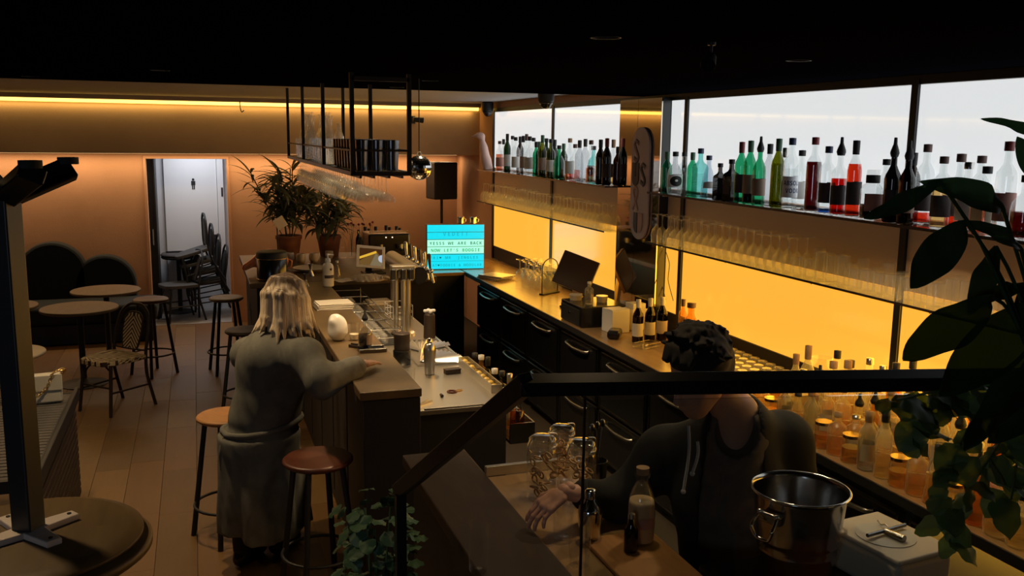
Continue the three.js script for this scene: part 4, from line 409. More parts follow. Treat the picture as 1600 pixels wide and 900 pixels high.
// ------------------------------------------------------------------ steel work counter
{ const Y = WORK; const r = rng(41);
  const rk = thing('wire_rack', 'pale wire rack holding shot glasses on the steel work counter', 'rack', [1.20, Y, -7.1]); const wires = []; for (const y of [0.06, 0.12]) { for (const x of [-0.13, 0.13]) wires.push(rod([x, y, -0.85], [x, y, 0.85], 0.004)); for (let z = -0.85; z <= 0.86; z += 0.34) wires.push(rod([-0.13, y, z], [0.13, y, z], 0.004)); } part(rk, 'frame', wires, M.chrome); for (const x of [-0.13, 0.13]) for (const z of [-0.85, 0.85]) part(rk, 'leg', [rod([x, 0, z], [x, 0.14, z], 0.005)], M.chrome);
  const sp = thing('glass_mat', 'black rubber bar mat under the shot glasses', 'mat', [1.20, Y, -7.1]); part(sp, 'mat', rbox(0.24, 0.008, 1.66, 0.003, 0, 0.004, 0), M.rubber);
  for (let z = -7.88; z < -6.28; z += 0.058) for (const x of [1.105, 1.165, 1.225]) if (r() > 0.08) glassware('shot', 'shot_glass', 'upturned shot glass in the wire rack beside the bar ledge', [x, Y + 0.008, z + (r() - 0.5) * 0.008], true, 'shot glasses in the wire rack', 0.98);
  const box1 = onY(620, 470, Y); solo('bar_towel', 'folded pale towel at the far end of the work counter', 'towel', [rbox(0.22, 0.025, 0.16, 0.01, 0, 0.0135, 0), rbox(0.20, 0.02, 0.14, 0.008, 0.01, 0.033, 0)], M.cream, [1.46, Y, -7.86], 0.1);
  // wire basket next to the taps
  const bk = thing('wire_basket', 'small white wire basket on the work counter below the taps', 'basket', [1.52, Y, -7.25], 0.1); const ww = []; for (const y of [0.01, 0.06, 0.11]) ww.push(tube([[-0.08, y, -0.12], [0.08, y, -0.12], [0.08, y, 0.12], [-0.08, y, 0.12]], 0.0035, 40, 6, true)); part(bk, 'hoops', ww, M.plasticWhite); const vv = []; for (const x of [-0.08, 0, 0.08]) for (const z of [-0.12, 0.12]) vv.push(rod([x, 0, z], [x, 0.115, z], 0.0035)); for (const x of [-0.08, 0.08]) for (const z of [-0.04, 0.04]) vv.push(rod([x, 0, z], [x, 0.115, z], 0.0035)); part(bk, 'uprights', vv, M.plasticWhite);
  // pleated fan trays (ridged steel ice well)
  const fan = thing('ice_well', 'ridged steel ice well with fan-shaped pleats in the work counter', 'ice well', [1.47, Y, -5.98]); part(fan, 'rim', [bx(-0.17, 0.15, 0, 0.014, -0.36, -0.345), bx(-0.17, 0.15, 0, 0.014, 0.345, 0.36), bx(-0.17, -0.155, 0, 0.014, -0.345, 0.345), bx(0.135, 0.15, 0, 0.014, -0.345, 0.345)], M.steel); const pleat = new THREE.BufferGeometry(); { const L = 0.34; pleat.setAttribute('position', new THREE.Float32BufferAttribute([0, 0.004, 0, L, 0.004, -0.022, L, 0.026, 0, 0, 0.004, 0, L, 0.026, 0, L, 0.004, 0.022], 3)); pleat.computeVertexNormals(); metreUV(pleat); }
  const pm = std(lin(0.75, 0.73, 0.72), 0.3, 0.85, { side: THREE.DoubleSide }); for (let i = 0; i < 14; i++) { const a = -0.35 + i * 0.127; const o = share(fan, 'pleat', pleat, pm, [-0.13, 0.006, 0.26]); o.rotation.y = a; o.scale.x = 0.82; } for (let i = 0; i < 12; i++) { const a = 0.55 + i * 0.127; const o = share(fan, 'pleat', pleat, pm, [-0.06, 0.004, -0.02]); o.rotation.y = a; o.scale.x = 0.8; }
  const ml = onY(684, 548, Y); const pm2 = thing('pepper_mill', 'dark cylinder with a pale cross knob beside the ice well', 'mill', [1.575, Y, -6.42]); part(pm2, 'body', lathe([[0, 0], [0.042, 0], [0.044, 0.006], [0.040, 0.17], [0.034, 0.185], [0, 0.186]], 24), M.woodDark); part(pm2, 'knob', [rbox(0.09, 0.02, 0.024, 0.008, 0, 0.205, 0), rbox(0.024, 0.02, 0.09, 0.008, 0, 0.205, 0), cyl(0.012, 0.012, 0.02, 0, 0.183, 0)], M.plasticWhite);
  const mt = thing('muddler_pot', 'brown canister with a black base by the tap column', 'canister', [1.22, Y, -5.72]); part(mt, 'body', lathe([[0, 0.09], [0.050, 0.09], [0.053, 0.20], [0.050, 0.205], [0, 0.206]], 24), M.woodDark); part(mt, 'base', lathe([[0, 0], [0.056, 0], [0.058, 0.09], [0.05, 0.095], [0, 0.096]], 24), M.blackGloss);
  const st = thing('shaker', 'steel cocktail shaker standing by the brown canister', 'shaker', [1.33, Y, -5.42]); part(st, 'tin', lathe([[0, 0.0], [0.028, 0], [0.030, 0.004], [0.040, 0.15], [0.030, 0.19], [0.014, 0.20], [0, 0.201]], 20), M.steel); part(st, 'cap', lathe([[0.015, 0.198], [0.016, 0.225], [0, 0.23]], 14), M.chrome);
  const gl = onY(640, 622, Y); glassware('high', 'highball_glass', 'tall clear glass at the near end of the steel work counter', [gl[0], Y, gl[2] - 0.02], false, undefined, 1.15, M.clear);
  const pk = thing('knife_box', 'small dark oblong box lying on the steel counter', 'box', [1.47, Y, -5.40], 0.12); part(pk, 'body', rbox(0.10, 0.024, 0.045, 0.004, 0, 0.012, 0), M.woodDark); part(pk, 'lid', rbox(0.104, 0.006, 0.048, 0.002, 0, 0.027, 0), M.woodDark);
  const lg = onY(706, 613, Y), lt = thing('bottle_opener', 'small brass opener lying on the steel counter', 'opener', [lg[0], Y, lg[2]], 0.3); part(lt, 'ring', [tor(0.024, 0.005, 0, 0.005, 0)], M.woodRed); part(lt, 'grip', rbox(0.05, 0.008, 0.02, 0.003, 0.045, 0.005, 0), M.gold); const cg = onY(689, 619, Y); solo('cork', 'tiny dark cork lying on the steel counter', 'cork', [place(cyl(0.008, 0.009, 0.03), 0, 0.009, 0, Math.PI / 2)], M.woodDark, [cg[0], Y, cg[2]]);
  const jg = onY(652, 632, Y), js = thing('tongs', 'small bar tongs hanging over the near counter edge', 'tongs', [1.10, Y, -4.76], 0.7); part(js, 'arm', [bar([0, 0.006, 0], [0.12, 0.006, 0.012], 0.012, 0.004)], M.steel); part(js, 'arm', [bar([0, 0.006, 0], [0.12, 0.006, -0.014], 0.012, 0.004)], M.steel);
  // speed rail with bottles
  const rail = thing('speed_rail', 'black bottle rail hung on the inner side of the work counter', 'bottle rail', [1.72, 0, -5.3]); part(rail, 'trough', [bx(-0.07, 0.08, 0.62, 0.635, -0.55, 0.5), bx(0.07, 0.08, 0.62, 0.74, -0.55, 0.5), bx(-0.07, 0.08, 0.62, 0.74, -0.56, -0.55), bx(-0.07, 0.08, 0.62, 0.74, 0.5, 0.51)], M.darkSteel); part(rail, 'hook', [bx(-0.08, -0.07, 0.62, 0.9, -0.4, -0.37)], M.darkSteel); part(rail, 'hook', [bx(-0.08, -0.07, 0.62, 0.9, 0.3, 0.33)], M.darkSteel);
  const specs = [['spirit', 'clear', 'gold', 0.5, 'black', 'cream'], ['spirit', 'amber', 'none', 0, 'white', 'cream'], ['tall', 'brown', 'none', 0, 'black', 'cream'], ['round', 'clear', 'amber', 0.6, 'white', 'none'], ['spirit', 'clear', 'gold', 0.8, 'black', 'tan'], ['wine', 'amber', 'none', 0, 'silver', 'cream'], ['slope', 'clear', 'peach', 0.7, 'white', 'none']];
  specs.forEach((s, i) => bottle([1.725, 0.637, -5.76 + i * 0.145], 0.29 + (i % 3) * 0.02, s, 'in the bottle rail', 'bottles in the rail of the work counter'));
  const lemons = thing('garnish_box', 'narrow steel garnish box along the counter edge', 'garnish box', [1.60, Y, -5.25]); part(lemons, 'tray', [bx(-0.03, 0.03, 0, 0.004, -0.35, 0.35), bx(-0.034, -0.03, 0, 0.05, -0.35, 0.35), bx(0.03, 0.034, 0, 0.05, -0.35, 0.35), bx(-0.034, 0.034, 0, 0.05, -0.354, -0.35), bx(-0.034, 0.034, 0, 0.05, 0.35, 0.354)], M.brushed); for (let i = 0; i < 4; i++) part(lemons, 'divider', bx(-0.03, 0.03, 0.004, 0.046, -0.21 + i * 0.14, -0.207 + i * 0.14), M.brushed);
  for (let i = 0; i < 9; i++) solo('lime', 'small garnish fruit in the steel garnish box', 'fruit', [sph(0.022, 0, 0.02, 0, 1, 0.85, 1, 14), cyl(0.004, 0.003, 0.004, 0, 0.037, 0, 8)], std(lin(0.62, 0.42, 0.08), 0.4), [1.60, Y + 0.0045, -5.565 + i * 0.0775 + (i > 0 ? 0 : 0)], i, 'garnish fruits in the steel box'); }
// ------------------------------------------------------------------ letter light box and the corner counter
{ const t = canvasTex(1024, 768, (c, w, h) => { const cy = '#12c8d8', gr = '#9ff0cc'; c.fillStyle = cy; c.fillRect(0, 0, w, h); const rows = [[0, 0.335, cy], [0.335, 0.495, gr], [0.495, 0.655, gr], [0.655, 0.825, cy], [0.825, 1, cy]]; for (const [a, b, col] of rows) { c.fillStyle = col; c.fillRect(0, a * h, w, (b - a) * h); c.fillStyle = '#0b5560'; c.fillRect(0, b * h - 4, w, 8); }
    const heart = (x, y, s) => { c.beginPath(); c.moveTo(x, y + s * 0.7); c.bezierCurveTo(x - s * 1.3, y - s * 0.2, x - s * 0.6, y - s, x, y - s * 0.35); c.bezierCurveTo(x + s * 0.6, y - s, x + s * 1.3, y - s * 0.2, x, y + s * 0.7); c.fill(); };
    const txt = (s, y, px, col, x0, x1) => { c.fillStyle = col; c.font = `bold ${px}px sans-serif`; c.textAlign = 'center'; const n = s.length; for (let i = 0; i < n; i++) { const x = x0 + (x1 - x0) * (i + 0.5) / n; if (s[i] === '#') heart(x, y - px * 0.36, px * 0.36); else c.fillText(s[i], x, y); } };
    txt('VEDETT', 190, 96, '#0f9fb4', 270, 750); txt('YESSS WE ARE BACK', 345, 72, '#1e5a48', 34, 992); txt("NOW LET'S BOOGIE", 466, 72, '#0f8a4c', 60, 960); txt('FRI# MR  JINGLES', 592, 62, '#0a93a0', 40, 930); c.fillStyle = '#0c4a52'; heart(40 + 890 * 3.5 / 16, 568, 24); txt('SAT#FOODIE & MODULAR', 724, 60, '#0d98a6', 36, 990); c.fillStyle = '#0c4a52'; heart(36 + 954 * 3.5 / 20, 700, 24); });
  const a = onY(671, 425, BACK_TOP), b = onY(757, 424, BACK_TOP), W = 0.62, H = 0.485, o = thing('letter_light_box', 'glowing turquoise letter light box standing on the corner counter', 'light box', [2.60, BACK_TOP, -9.42], -0.12);
  part(o, 'case', rbox(W, H, 0.10, 0.008, 0, H / 2, -0.056), M.woodLight, 'pale wooden side frame'); part(o, 'lit_face', new THREE.PlaneGeometry(W - 0.012, H - 0.012).translate(0, H / 2, 0.0025), new THREE.MeshStandardMaterial({ color: 0x000000, emissive: 0xffffff, emissiveMap: t, emissiveIntensity: 1.35, roughness: 0.25 }), 'turquoise face with rows of letters', true); for (const y of [0.172, 0.33, 0.492, 0.663]) part(o, 'letter_rail', bx(-W / 2 + 0.006, W / 2 - 0.006, H * (1 - y) - 0.003 - 0.075 * 0, H * (1 - y) + 0.002, 0.003, 0.008), std(lin(0.05, 0.35, 0.38), 0.3));
  areaLight('letter_box_light', new THREE.Color(0.08, 0.75, 0.85), 0.5, 0.6, 0.46, [2.585, BACK_TOP + 0.245, -9.40], [2.3, BACK_TOP + 0.245, -7.0]);
  for (const [x, s, k] of [[0.07, 1, 0], [0.20, 1.15, 1]]) { const c = thing('milk_jug', k ? 'wide steel milk jug on top of the letter light box' : 'narrow steel milk jug on top of the letter light box', 'jug', [2.60 + x, BACK_TOP + H, -9.475 + x * 0.1]); part(c, 'body', lathe([[0, 0.002], [0.030 * s, 0], [0.034 * s, 0.004], [0.030 * s, 0.045], [0.038 * s, 0.07], [0.036 * s, 0.07], [0.027 * s, 0.045], [0, 0.006]], 20), M.chrome); part(c, 'handle', [tube([[0.03 * s, 0.055, 0], [0.055 * s, 0.05, 0], [0.05 * s, 0.02, 0], [0.03 * s, 0.015, 0]], 0.004, 12, 6)], M.chrome); } }
{ // loudspeaker on a stand before the end wall
  const c = onZ(690, 282, -11.5), o = thing('loudspeaker', 'black box loudspeaker on a slim stand against the peach wall', 'loudspeaker', [c[0], 0, -11.5], 0.15); part(o, 'cabinet', rbox(0.32, 0.47, 0.30, 0.02, 0, c[1], 0), M.black); part(o, 'grille', rbox(0.29, 0.44, 0.012, 0.005, 0, c[1], 0.155), M.rubber); part(o, 'pole', [rod([0, 0, 0], [0, c[1] - 0.22, 0], 0.018)], M.black); for (let i = 0; i < 3; i++) { const a = i * 2.094; part(o, 'leg', [rod([0, 0.5, 0], [Math.sin(a) * 0.35, 0.01, Math.cos(a) * 0.35], 0.012)], M.black); } }
for (const [px, py, x, z, lab] of [[853, 166, 2.5, -6.9, 'black dome camera under the ceiling before the white panels'], [762, 182, 3.05, -10.2, 'black dome camera at the room corner beside the white panel']]) { const c = onZ(px, py - 8, z), o = thing('dome_camera', lab, 'camera', [c[0], CEIL, z]); const k = 1; part(o, 'housing', lathe([[0, 0], [0.062, 0], [0.066, -0.02], [0.064, -0.10], [0.05, -0.125], [0, -0.13]], 24), M.black); part(o, 'dome', sph(0.045, 0, -0.125, 0, 1, 0.95, 1), M.blackGloss); part(o, 'bezel', [tor(0.05, 0.005, 0, -0.125, 0)], M.darkSteel); }
{ const p = onZ(648, 187, -10.8), o = thing('wall_spot', 'small black spotlight on the tan fascia beside the glass rack', 'spotlight', [p[0], p[1], FASCIA_Z]); part(o, 'plate', rbox(0.05, 0.09, 0.01, 0.003, 0, 0, 0.006), M.black); part(o, 'arm', [bar([0, 0.0, 0.01], [0.02, 0.0, 0.08], 0.014)], M.black); part(o, 'head', [place(new THREE.CylinderGeometry(0.028, 0.035, 0.12, 16), 0.04, 0.0, 0.09, 0, 0, 1.5)], M.black); }
{ const p = onY(1112, 66, NEAR_CEIL), o = thing('ceiling_spot', 'dark spotlight under the black ceiling, switched off', 'spotlight', [p[0], NEAR_CEIL, p[2]], 0.8); part(o, 'mount', cyl(0.014, 0.014, 0.010, 0, -0.010, 0), M.black); part(o, 'arm', [rod([0, -0.008, 0], [0, -0.035, 0], 0.005)], M.black); part(o, 'head', [place(lathe([[0.010, 0], [0.018, 0.012], [0.026, 0.06], [0.024, 0.06], [0.015, 0.012], [0, 0.006]], 20), 0.01, -0.04, 0, 0, 0, 2.2)], M.black); }
// ------------------------------------------------------------------ back counter, from the corner to the pillar
{ const Y = BACK_TOP, r = rng(61); const pd = thing('paper_pad', 'stack of white paper sheets on the back counter by the glasses', 'paper', [2.81, Y, -8.72], 0.35); for (let i = 0; i < 4; i++) part(pd, 'sheet', rbox(0.22, 0.005, 0.30, 0.001, (i % 2) * 0.012, 0.003 + i * 0.006, i * 0.006, 0, i * 0.06), M.paper); part(pd, 'folder', rbox(0.24, 0.012, 0.3, 0.003, 0.02, 0.033, 0.02, 0, 0.25), M.whiteGloss);
  for (let i = 0; i < 6; i++) for (let j = 0; j < 3; j++) glassware('stem', 'counter_wine_glass', 'upturned wine glass in the cluster on the back counter', [2.97 + j * 0.092 + (i % 2) * 0.02, Y, -8.40 + i * 0.098], true, 'upturned wine glasses on the back counter', 1.22);
  for (let i = 0; i < 5; i++) { const o = thing('coffee_cup', 'small white coffee cup behind the upturned wine glasses', 'cup', [3.22, Y, -8.95 + i * 0.1], 0.5 + i, 'white coffee cups on the back counter'); part(o, 'bowl', lathe([[0, 0.003], [0.022, 0], [0.028, 0.01], [0.038, 0.055], [0.036, 0.056], [0.026, 0.013], [0, 0.008]], 20), M.whiteGloss); part(o, 'handle', [tor(0.017, 0.004, 0.045, 0.032, 0, 0)], M.whiteGloss); }
  // curved clear guard
  const gd = thing('splash_guard', 'curved clear plastic guard beside the till screen', 'guard', [3.02, Y, -7.72], 0.5); const shp = new THREE.Shape(); shp.moveTo(-0.11, 0); shp.lineTo(0.11, 0); shp.lineTo(0.11, 0.24); shp.absarc(0.03, 0.24, 0.08, 0, Math.PI / 2); shp.lineTo(-0.03, 0.32); shp.absarc(-0.03, 0.24, 0.08, Math.PI / 2, Math.PI); shp.closePath(); const hole = extrude(shp, 0.006, 0, 12); part(gd, 'sheet', hole, M.pane); part(gd, 'edge_frame', [tube([[-0.11, 0, 0.003], [-0.11, 0.24, 0.003], [-0.08, 0.30, 0.003], [-0.03, 0.322, 0.003], [0.03, 0.322, 0.003], [0.085, 0.295, 0.003], [0.11, 0.24, 0.003], [0.11, 0, 0.003]], 0.005, 50, 6)], M.woodDark); part(gd, 'foot', rbox(0.24, 0.014, 0.05, 0.004, 0, 0.007, 0), M.black);
  // point-of-sale screen, tilted, back lit by the panel
  const ps = thing('till_screen', 'tilted till monitor with a dark screen on the back counter', 'monitor', [2.98, Y, -7.02], -0.75); part(ps, 'screen_case', [place(rbox(0.34, 0.29, 0.03, 0.008), 0, 0.30, 0, -0.35, 0, -0.28)], std(lin(0.10, 0.06, 0.045), 0.35)); part(ps, 'screen', place(new THREE.PlaneGeometry(0.31, 0.26), 0, 0.3055, 0.0155, -0.35, 0, -0.28), std(lin(0.10, 0.07, 0.055), 0.18)); part(ps, 'stand', [bar([0, 0.01, -0.06], [0, 0.28, -0.03], 0.08, 0.03)], M.cream); part(ps, 'foot', rbox(0.24, 0.02, 0.2, 0.006, 0, 0.01, -0.04), M.blackGloss);
  const ti = thing('cash_drawer', 'black cash drawer box on the back counter edge', 'cash drawer', [2.88, Y, -6.42]); part(ti, 'case', rbox(0.38, 0.16, 0.40, 0.008, 0, 0.081, 0), M.blackGloss); part(ti, 'drawer_front', rbox(0.01, 0.12, 0.37, 0.003, -0.193, 0.075, 0), M.black); part(ti, 'lock', [place(cyl(0.012, 0.012, 0.006), -0.20, 0.09, 0, 0, 0, Math.PI / 2)], M.chrome);
  for (const [x, z, rr, h, lab] of [[-0.10, -0.12, 0.05, 0.035, 'round pale tub on the cash drawer by the guard'], [0.06, 0.02, 0.045, 0.04, 'round pale tub on the cash drawer by the till screen']]) { const o = thing('tub', lab, 'tub', [2.88 + x, Y + 0.161, -6.42 + z]); part(o, 'bowl', cyl(rr * 0.9, rr, h, 0, 0, 0, 24), M.cream); part(o, 'lid', cyl(rr * 1.04, rr * 1.04, 0.008, 0, h, 0, 24), M.whiteGloss); }
  const bt = bottle([2.80, Y + 0.162, -6.33], 0.17, ['spirit', 'frosted', 'none', 0, 'white', 'cream'], '', undefined, 0); bt.userData.label = 'small pale bottle standing on the cash drawer';
  const wb = thing('white_carton', 'white cube carton beside the cash drawer', 'box', [2.90, Y, -6.06], 0.1); part(wb, 'carton', rbox(0.15, 0.17, 0.15, 0.004, 0, 0.086, 0), M.white); part(wb, 'flap', rbox(0.15, 0.003, 0.08, 0.001, 0, 0.174, 0.03), M.white); const wb2 = thing('napkin_holder', 'low white napkin block behind the white carton', 'napkin holder', [3.08, Y, -6.10], 0.1); part(wb2, 'holder', rbox(0.13, 0.16, 0.13, 0.005, 0, 0.081, 0), M.paper); part(wb2, 'napkins', rbox(0.11, 0.04, 0.11, 0.004, 0, 0.181, 0), M.white);
  const pt = thing('payment_terminal', 'dark rounded payment terminal beside the white carton', 'card terminal', [2.80, Y, -5.86], -0.6); part(pt, 'body', rbox(0.09, 0.06, 0.16, 0.02, 0, 0.031, 0), M.blackGloss); part(pt, 'keypad', rbox(0.07, 0.006, 0.07, 0.002, 0, 0.062, 0.03), M.darkSteel);
  for (let i = 0; i < 3; i++) { const b = bottle([2.88 + i * 0.105, Y + 0.001, -5.66 - i * 0.02], 0.305, ['wine', 'brown', 'none', 0, 'white', 'white'], '', 'wine bottles with plain white labels', -Math.PI / 2 - 0.9); b.userData.label = 'dark wine bottle with a plain white label and pale foil'; }
  { const p = bottle([3.16, Y + 0.001, -5.42], 0.30, ['slope', 'amber', 'dark', 0.6, 'brown', 'none'], '', undefined, 0); p.userData.label = 'large brown cone-shaped decanter behind the wine bottles'; p.scale.set(1.6, 1.15, 1.6); const q = bottle([3.21, Y + 0.001, -5.62], 0.30, ['tall', 'amber', 'none', 0, 'brown', 'none'], '', undefined, 0); q.userData.label = 'slim brown bottle between the wine bottles and the pillar'; }
  for (const [x, z, k] of [[3.02, -5.36, 0], [3.13, -5.20, 1]]) { const o = thing('sugar_bowl', k ? 'patterned pale bowl behind the bartender\'s head' : 'patterned pale bowl beside the wine bottles', 'bowl', [x, Y, z]); part(o, 'bowl', lathe([[0, 0.004], [0.03, 0], [0.05, 0.03], [0.058, 0.10], [0.055, 0.10], [0.046, 0.03], [0, 0.01]], 20), M.cream); part(o, 'lid', lathe([[0.058, 0.10], [0.04, 0.118], [0.008, 0.124], [0.008, 0.136], [0, 0.138]], 18), M.whiteGloss); }
  const at = onY(1004, 543, Y), as = thing('ashtray', 'square clear glass ashtray on the back counter before the wine bottles', 'ashtray', [at[0] + 0.03, Y, at[2]], 0.4); part(as, 'dish', [rbox(0.17, 0.012, 0.11, 0.004, 0, 0.006, 0), rbox(0.17, 0.03, 0.016, 0.005, 0, 0.02, 0.048), rbox(0.17, 0.03, 0.016, 0.005, 0, 0.02, -0.048), rbox(0.016, 0.03, 0.11, 0.005, 0.078, 0.02, 0), rbox(0.016, 0.03, 0.11, 0.005, -0.078, 0.02, 0)], M.clear); part(as, 'ash', rbox(0.05, 0.006, 0.012, 0.002, 0, 0.014, 0, 0, 0.5), M.paper);
  // upturned small glasses in rows, tumblers, water carafe
  for (let i = 0; i < 9; i++) for (let j = 0; j < 5; j++) glassware('tumbler', 'small_tumbler', 'small upturned tumbler in the rows behind the bartender', [2.86 + j * 0.083, Y, -5.02 + i * 0.082], true, 'upturned small tumblers on the back counter', 0.95);
  for (let i = 0; i < 3; i++) glassware('tumbler', 'goblet', 'large round tumbler in front of the yellow panel', [3.09 - (i % 2) * 0.12, Y, -4.24 + i * 0.1 - (i > 2 ? 0 : 0)], false, 'large tumblers before the yellow panel', 1.25);
  const wc = thing('water_carafe', 'tall clear water carafe half full before the yellow panel', 'carafe', [3.22, Y, -4.1]); part(wc, 'glass', lathe([[0, 0.006], [0.05, 0], [0.055, 0.006], [0.055, 0.24], [0.054, 0.242]], 24), M.clear); part(wc, 'water', lathe([[0, 0.01], [0.052, 0.01], [0.052, 0.13], [0, 0.13]], 24), LQ.water); }
{ // crowd of bottles and jars at the near end of the back counter
  const r = rng(83), Y = BACK_TOP, kinds = [['spirit', 'hazy', 'gold', 0.7, 'black', 'cream'], ['spirit', 'hazy', 'amber', 0.6, 'cork', 'none'], ['tall', 'hazy', 'gold', 0.5, 'black', 'none'], ['round', 'hazy', 'amber', 0.5, 'cork', 'cream'], ['wine', 'amber', 'none', 0, 'black', 'none'], ['spirit', 'hazy', 'water', 0.8, 'black', 'none', 1], ['square', 'hazy', 'gold', 0.8, 'silver', 'none'], ['round', 'hazy', 'gold', 0.8, 'silver', 'none', 1], ['tall', 'amber', 'none', 0, 'black', 'none', 1], ['slope', 'hazy', 'amber', 0.7, 'black', 'none'], ['spirit', 'hazy', 'water', 0.6, 'silver', 'cream'], ['tall', 'frosted', 'none', 0, 'cork', 'none'], ['wine', 'frosted', 'none', 0, 'cork', 'cream']];
  let n = 0; for (let i = 0; i < 18; i++) for (let j = 0; j < 6; j++) { const k = kinds[(r() * kinds.length) | 0], x = 2.725 + j * 0.099 + (r() - 0.5) * 0.004, z = -3.93 + i * 0.1 + (r() - 0.5) * 0.004; if (z > -2.3) continue; if (i < 2 && j > 2) continue; const h = j < 2 ? 0.17 + r() * 0.12 : 0.24 + r() * 0.14; if (j === 0 && r() < 0.3) { const jar = thing('preserving_jar', 'squat clear jar at the front edge of the crowded back counter', 'jar', [x, Y, z], r(), 'squat jars on the crowded back counter'); part(jar, 'glass', lathe([[0, 0.005], [0.04, 0], [0.046, 0.006], [0.046, 0.09], [0.038, 0.105], [0.038, 0.115]], 18), M.clear); part(jar, 'lid', cyl(0.041, 0.041, 0.014, 0, 0.113, 0, 18), M.gold); part(jar, 'contents', cyl(0.04, 0.042, 0.06, 0, 0.008, 0, 18), LQ.amber); } else { const bo = bottle([x, Y + 0.001, z], h, k, 'crowded on the back counter', 'bottles crowded on the near back counter'); const f = 0.047 / (PROFILE[k[0]].r * (k[0] === 'square' ? 1.1 : 1)); bo.scale.x = bo.scale.z = Math.min(1, f); } }
}
// ------------------------------------------------------------------ lounge furniture
function pedestalTable(pos, R, h, label, m = M.woodOlive, group) { const o = thing('round_table', label, 'table', pos, 0, group); part(o, 'tabletop', lathe([[0, h - 0.028], [R - 0.01, h - 0.028], [R, h - 0.02], [R, h - 0.006], [R - 0.006, h], [0, h]], 44), m); part(o, 'pole', rod([0, 0.02, 0], [0, h - 0.028, 0], 0.028, 0.028, 14), M.black); part(o, 'base', lathe([[0, 0], [0.21, 0], [0.215, 0.01], [0.06, 0.03], [0.03, 0.06], [0, 0.06]], 32), M.black); return o; }
{ const a = onY(124, 480, 0.74), b = onY(140, 462, 0.74), c = onY(36, 482, 0.74), d = onY(14, 550, 0.72);
  pedestalTable([a[0], 0, a[2]], 0.34, 0.74, 'round wooden table right behind the striped bistro chair'); pedestalTable([b[0] + 0.12, 0, b[2] - 0.35], 0.34, 0.74, 'round wooden table before the smaller round sofa back'); pedestalTable([c[0] - 0.24, 0, c[2] - 0.2], 0.34, 0.74, 'round wooden table before the taller round sofa back'); pedestalTable([d[0] - 0.02, 0, d[2]], 0.27, 0.72, 'small round cream table beyond the slatted table', M.cream);
  const s = thing('sofa', 'dark sofa with two round scalloped backs against the peach wall', 'sofa', [-1.35, 0, -11.35]); part(s, 'seat', rbox(1.75, 0.2, 0.68, 0.05, 0.0, 0.34, 0.0), M.fabricDark); part(s, 'plinth', rbox(1.65, 0.24, 0.6, 0.02, 0.0, 0.12, 0), M.black);
  const q1 = onZ(80, 382, -11.7), q2 = onZ(163, 402, -11.7); for (const [q, R] of [[q1, 0.335], [q2, 0.31]]) { const sh = new THREE.Shape(); sh.moveTo(-R, -0.35); sh.lineTo(-R, 0); sh.absarc(0, 0, R, Math.PI, 0, true); sh.lineTo(R, -0.35); sh.closePath(); part(s, 'round_back', extrude(sh, 0.12, 0.03, 24).translate(q[0] + 1.35, q[1] - R, -0.42), M.fabricDark); } const q3 = onZ(22, 404, -11.7); { const R = 0.28, sh = new THREE.Shape(); sh.moveTo(-R, -0.35); sh.lineTo(-R, 0); sh.absarc(0, 0, R, Math.PI, 0, true); sh.lineTo(R, -0.35); sh.closePath(); part(s, 'round_back', extrude(sh, 0.12, 0.03, 24).translate(q3[0] + 1.35 - 0.16, q3[1] - R, -0.42), M.fabricDark); } }
function stool(pos, h, label, seatM, legM, ry, R = 0.165) { const o = thing('bar_stool', label, 'stool', pos, ry); part(o, 'seat', lathe([[0, h - 0.036], [R - 0.02, h - 0.036], [R, h - 0.022], [R, h - 0.01], [R - 0.012, h], [0.06, h - 0.006], [0, h - 0.007]], 36), seatM); const rr = 0.215; for (let i = 0; i < 4; i++) { const a = Math.PI / 4 + i * Math.PI / 2; part(o, 'leg', [rod([Math.cos(a) * rr, 0, Math.sin(a) * rr], [Math.cos(a) * R * 0.72, h - 0.034, Math.sin(a) * R * 0.72], 0.016, 0.015, 10)], legM); } part(o, 'foot_ring', [tor(rr * 0.9, 0.009, 0, h * 0.28, 0)], legM); return o; }
{ stool([0.11, 0, -5.42], 0.75, 'bar stool with a light wooden seat beside the customer\'s coat', M.woodLight, M.black, 0.5); stool([0.54, 0, -4.62], 0.72, 'bar stool with a dark red wooden seat at the bar end', M.woodRed, M.black, 0.3, 0.18);
  const a = onY(240, 469, 0.76); stool([a[0] - 0.03, 0, a[2] - 0.12], 0.76, 'dark bar stool behind the striped bistro chair', M.woodRed, M.woodDark, 0.7); stool([0.24, 0, -9.4], 0.76, 'bar stool with an olive wooden seat at the far end of the bar', M.woodOlive, M.black, 0.2); stool([0.34, 0, -7.78], 0.76, 'dark bar stool at the inner corner of the bar and its far leg', M.woodDark, M.black, 0.9); stool([0.42, 0, -6.6], 0.75, 'bar stool pushed to the bar beyond the customer', M.woodDark, M.black, 0.1); }
const chevron = canvasTex(256, 256, (c, w, h) => { c.fillStyle = '#3a2416'; c.fillRect(0, 0, w, h); c.strokeStyle = '#d9c59a'; c.lineWidth = 13; for (let y = -140; y < 420; y += 30) { c.beginPath(); c.moveTo(-10, y + 128); c.lineTo(w / 2, y); c.lineTo(w + 10, y + 128); c.stroke(); } });
const chevM = std(0xffffff, 0.7, 0, { map: chevron, bumpMap: weaveBump, bumpScale: 0.001 }), greyWeave = std(lin(0.06, 0.06, 0.06), 0.7);
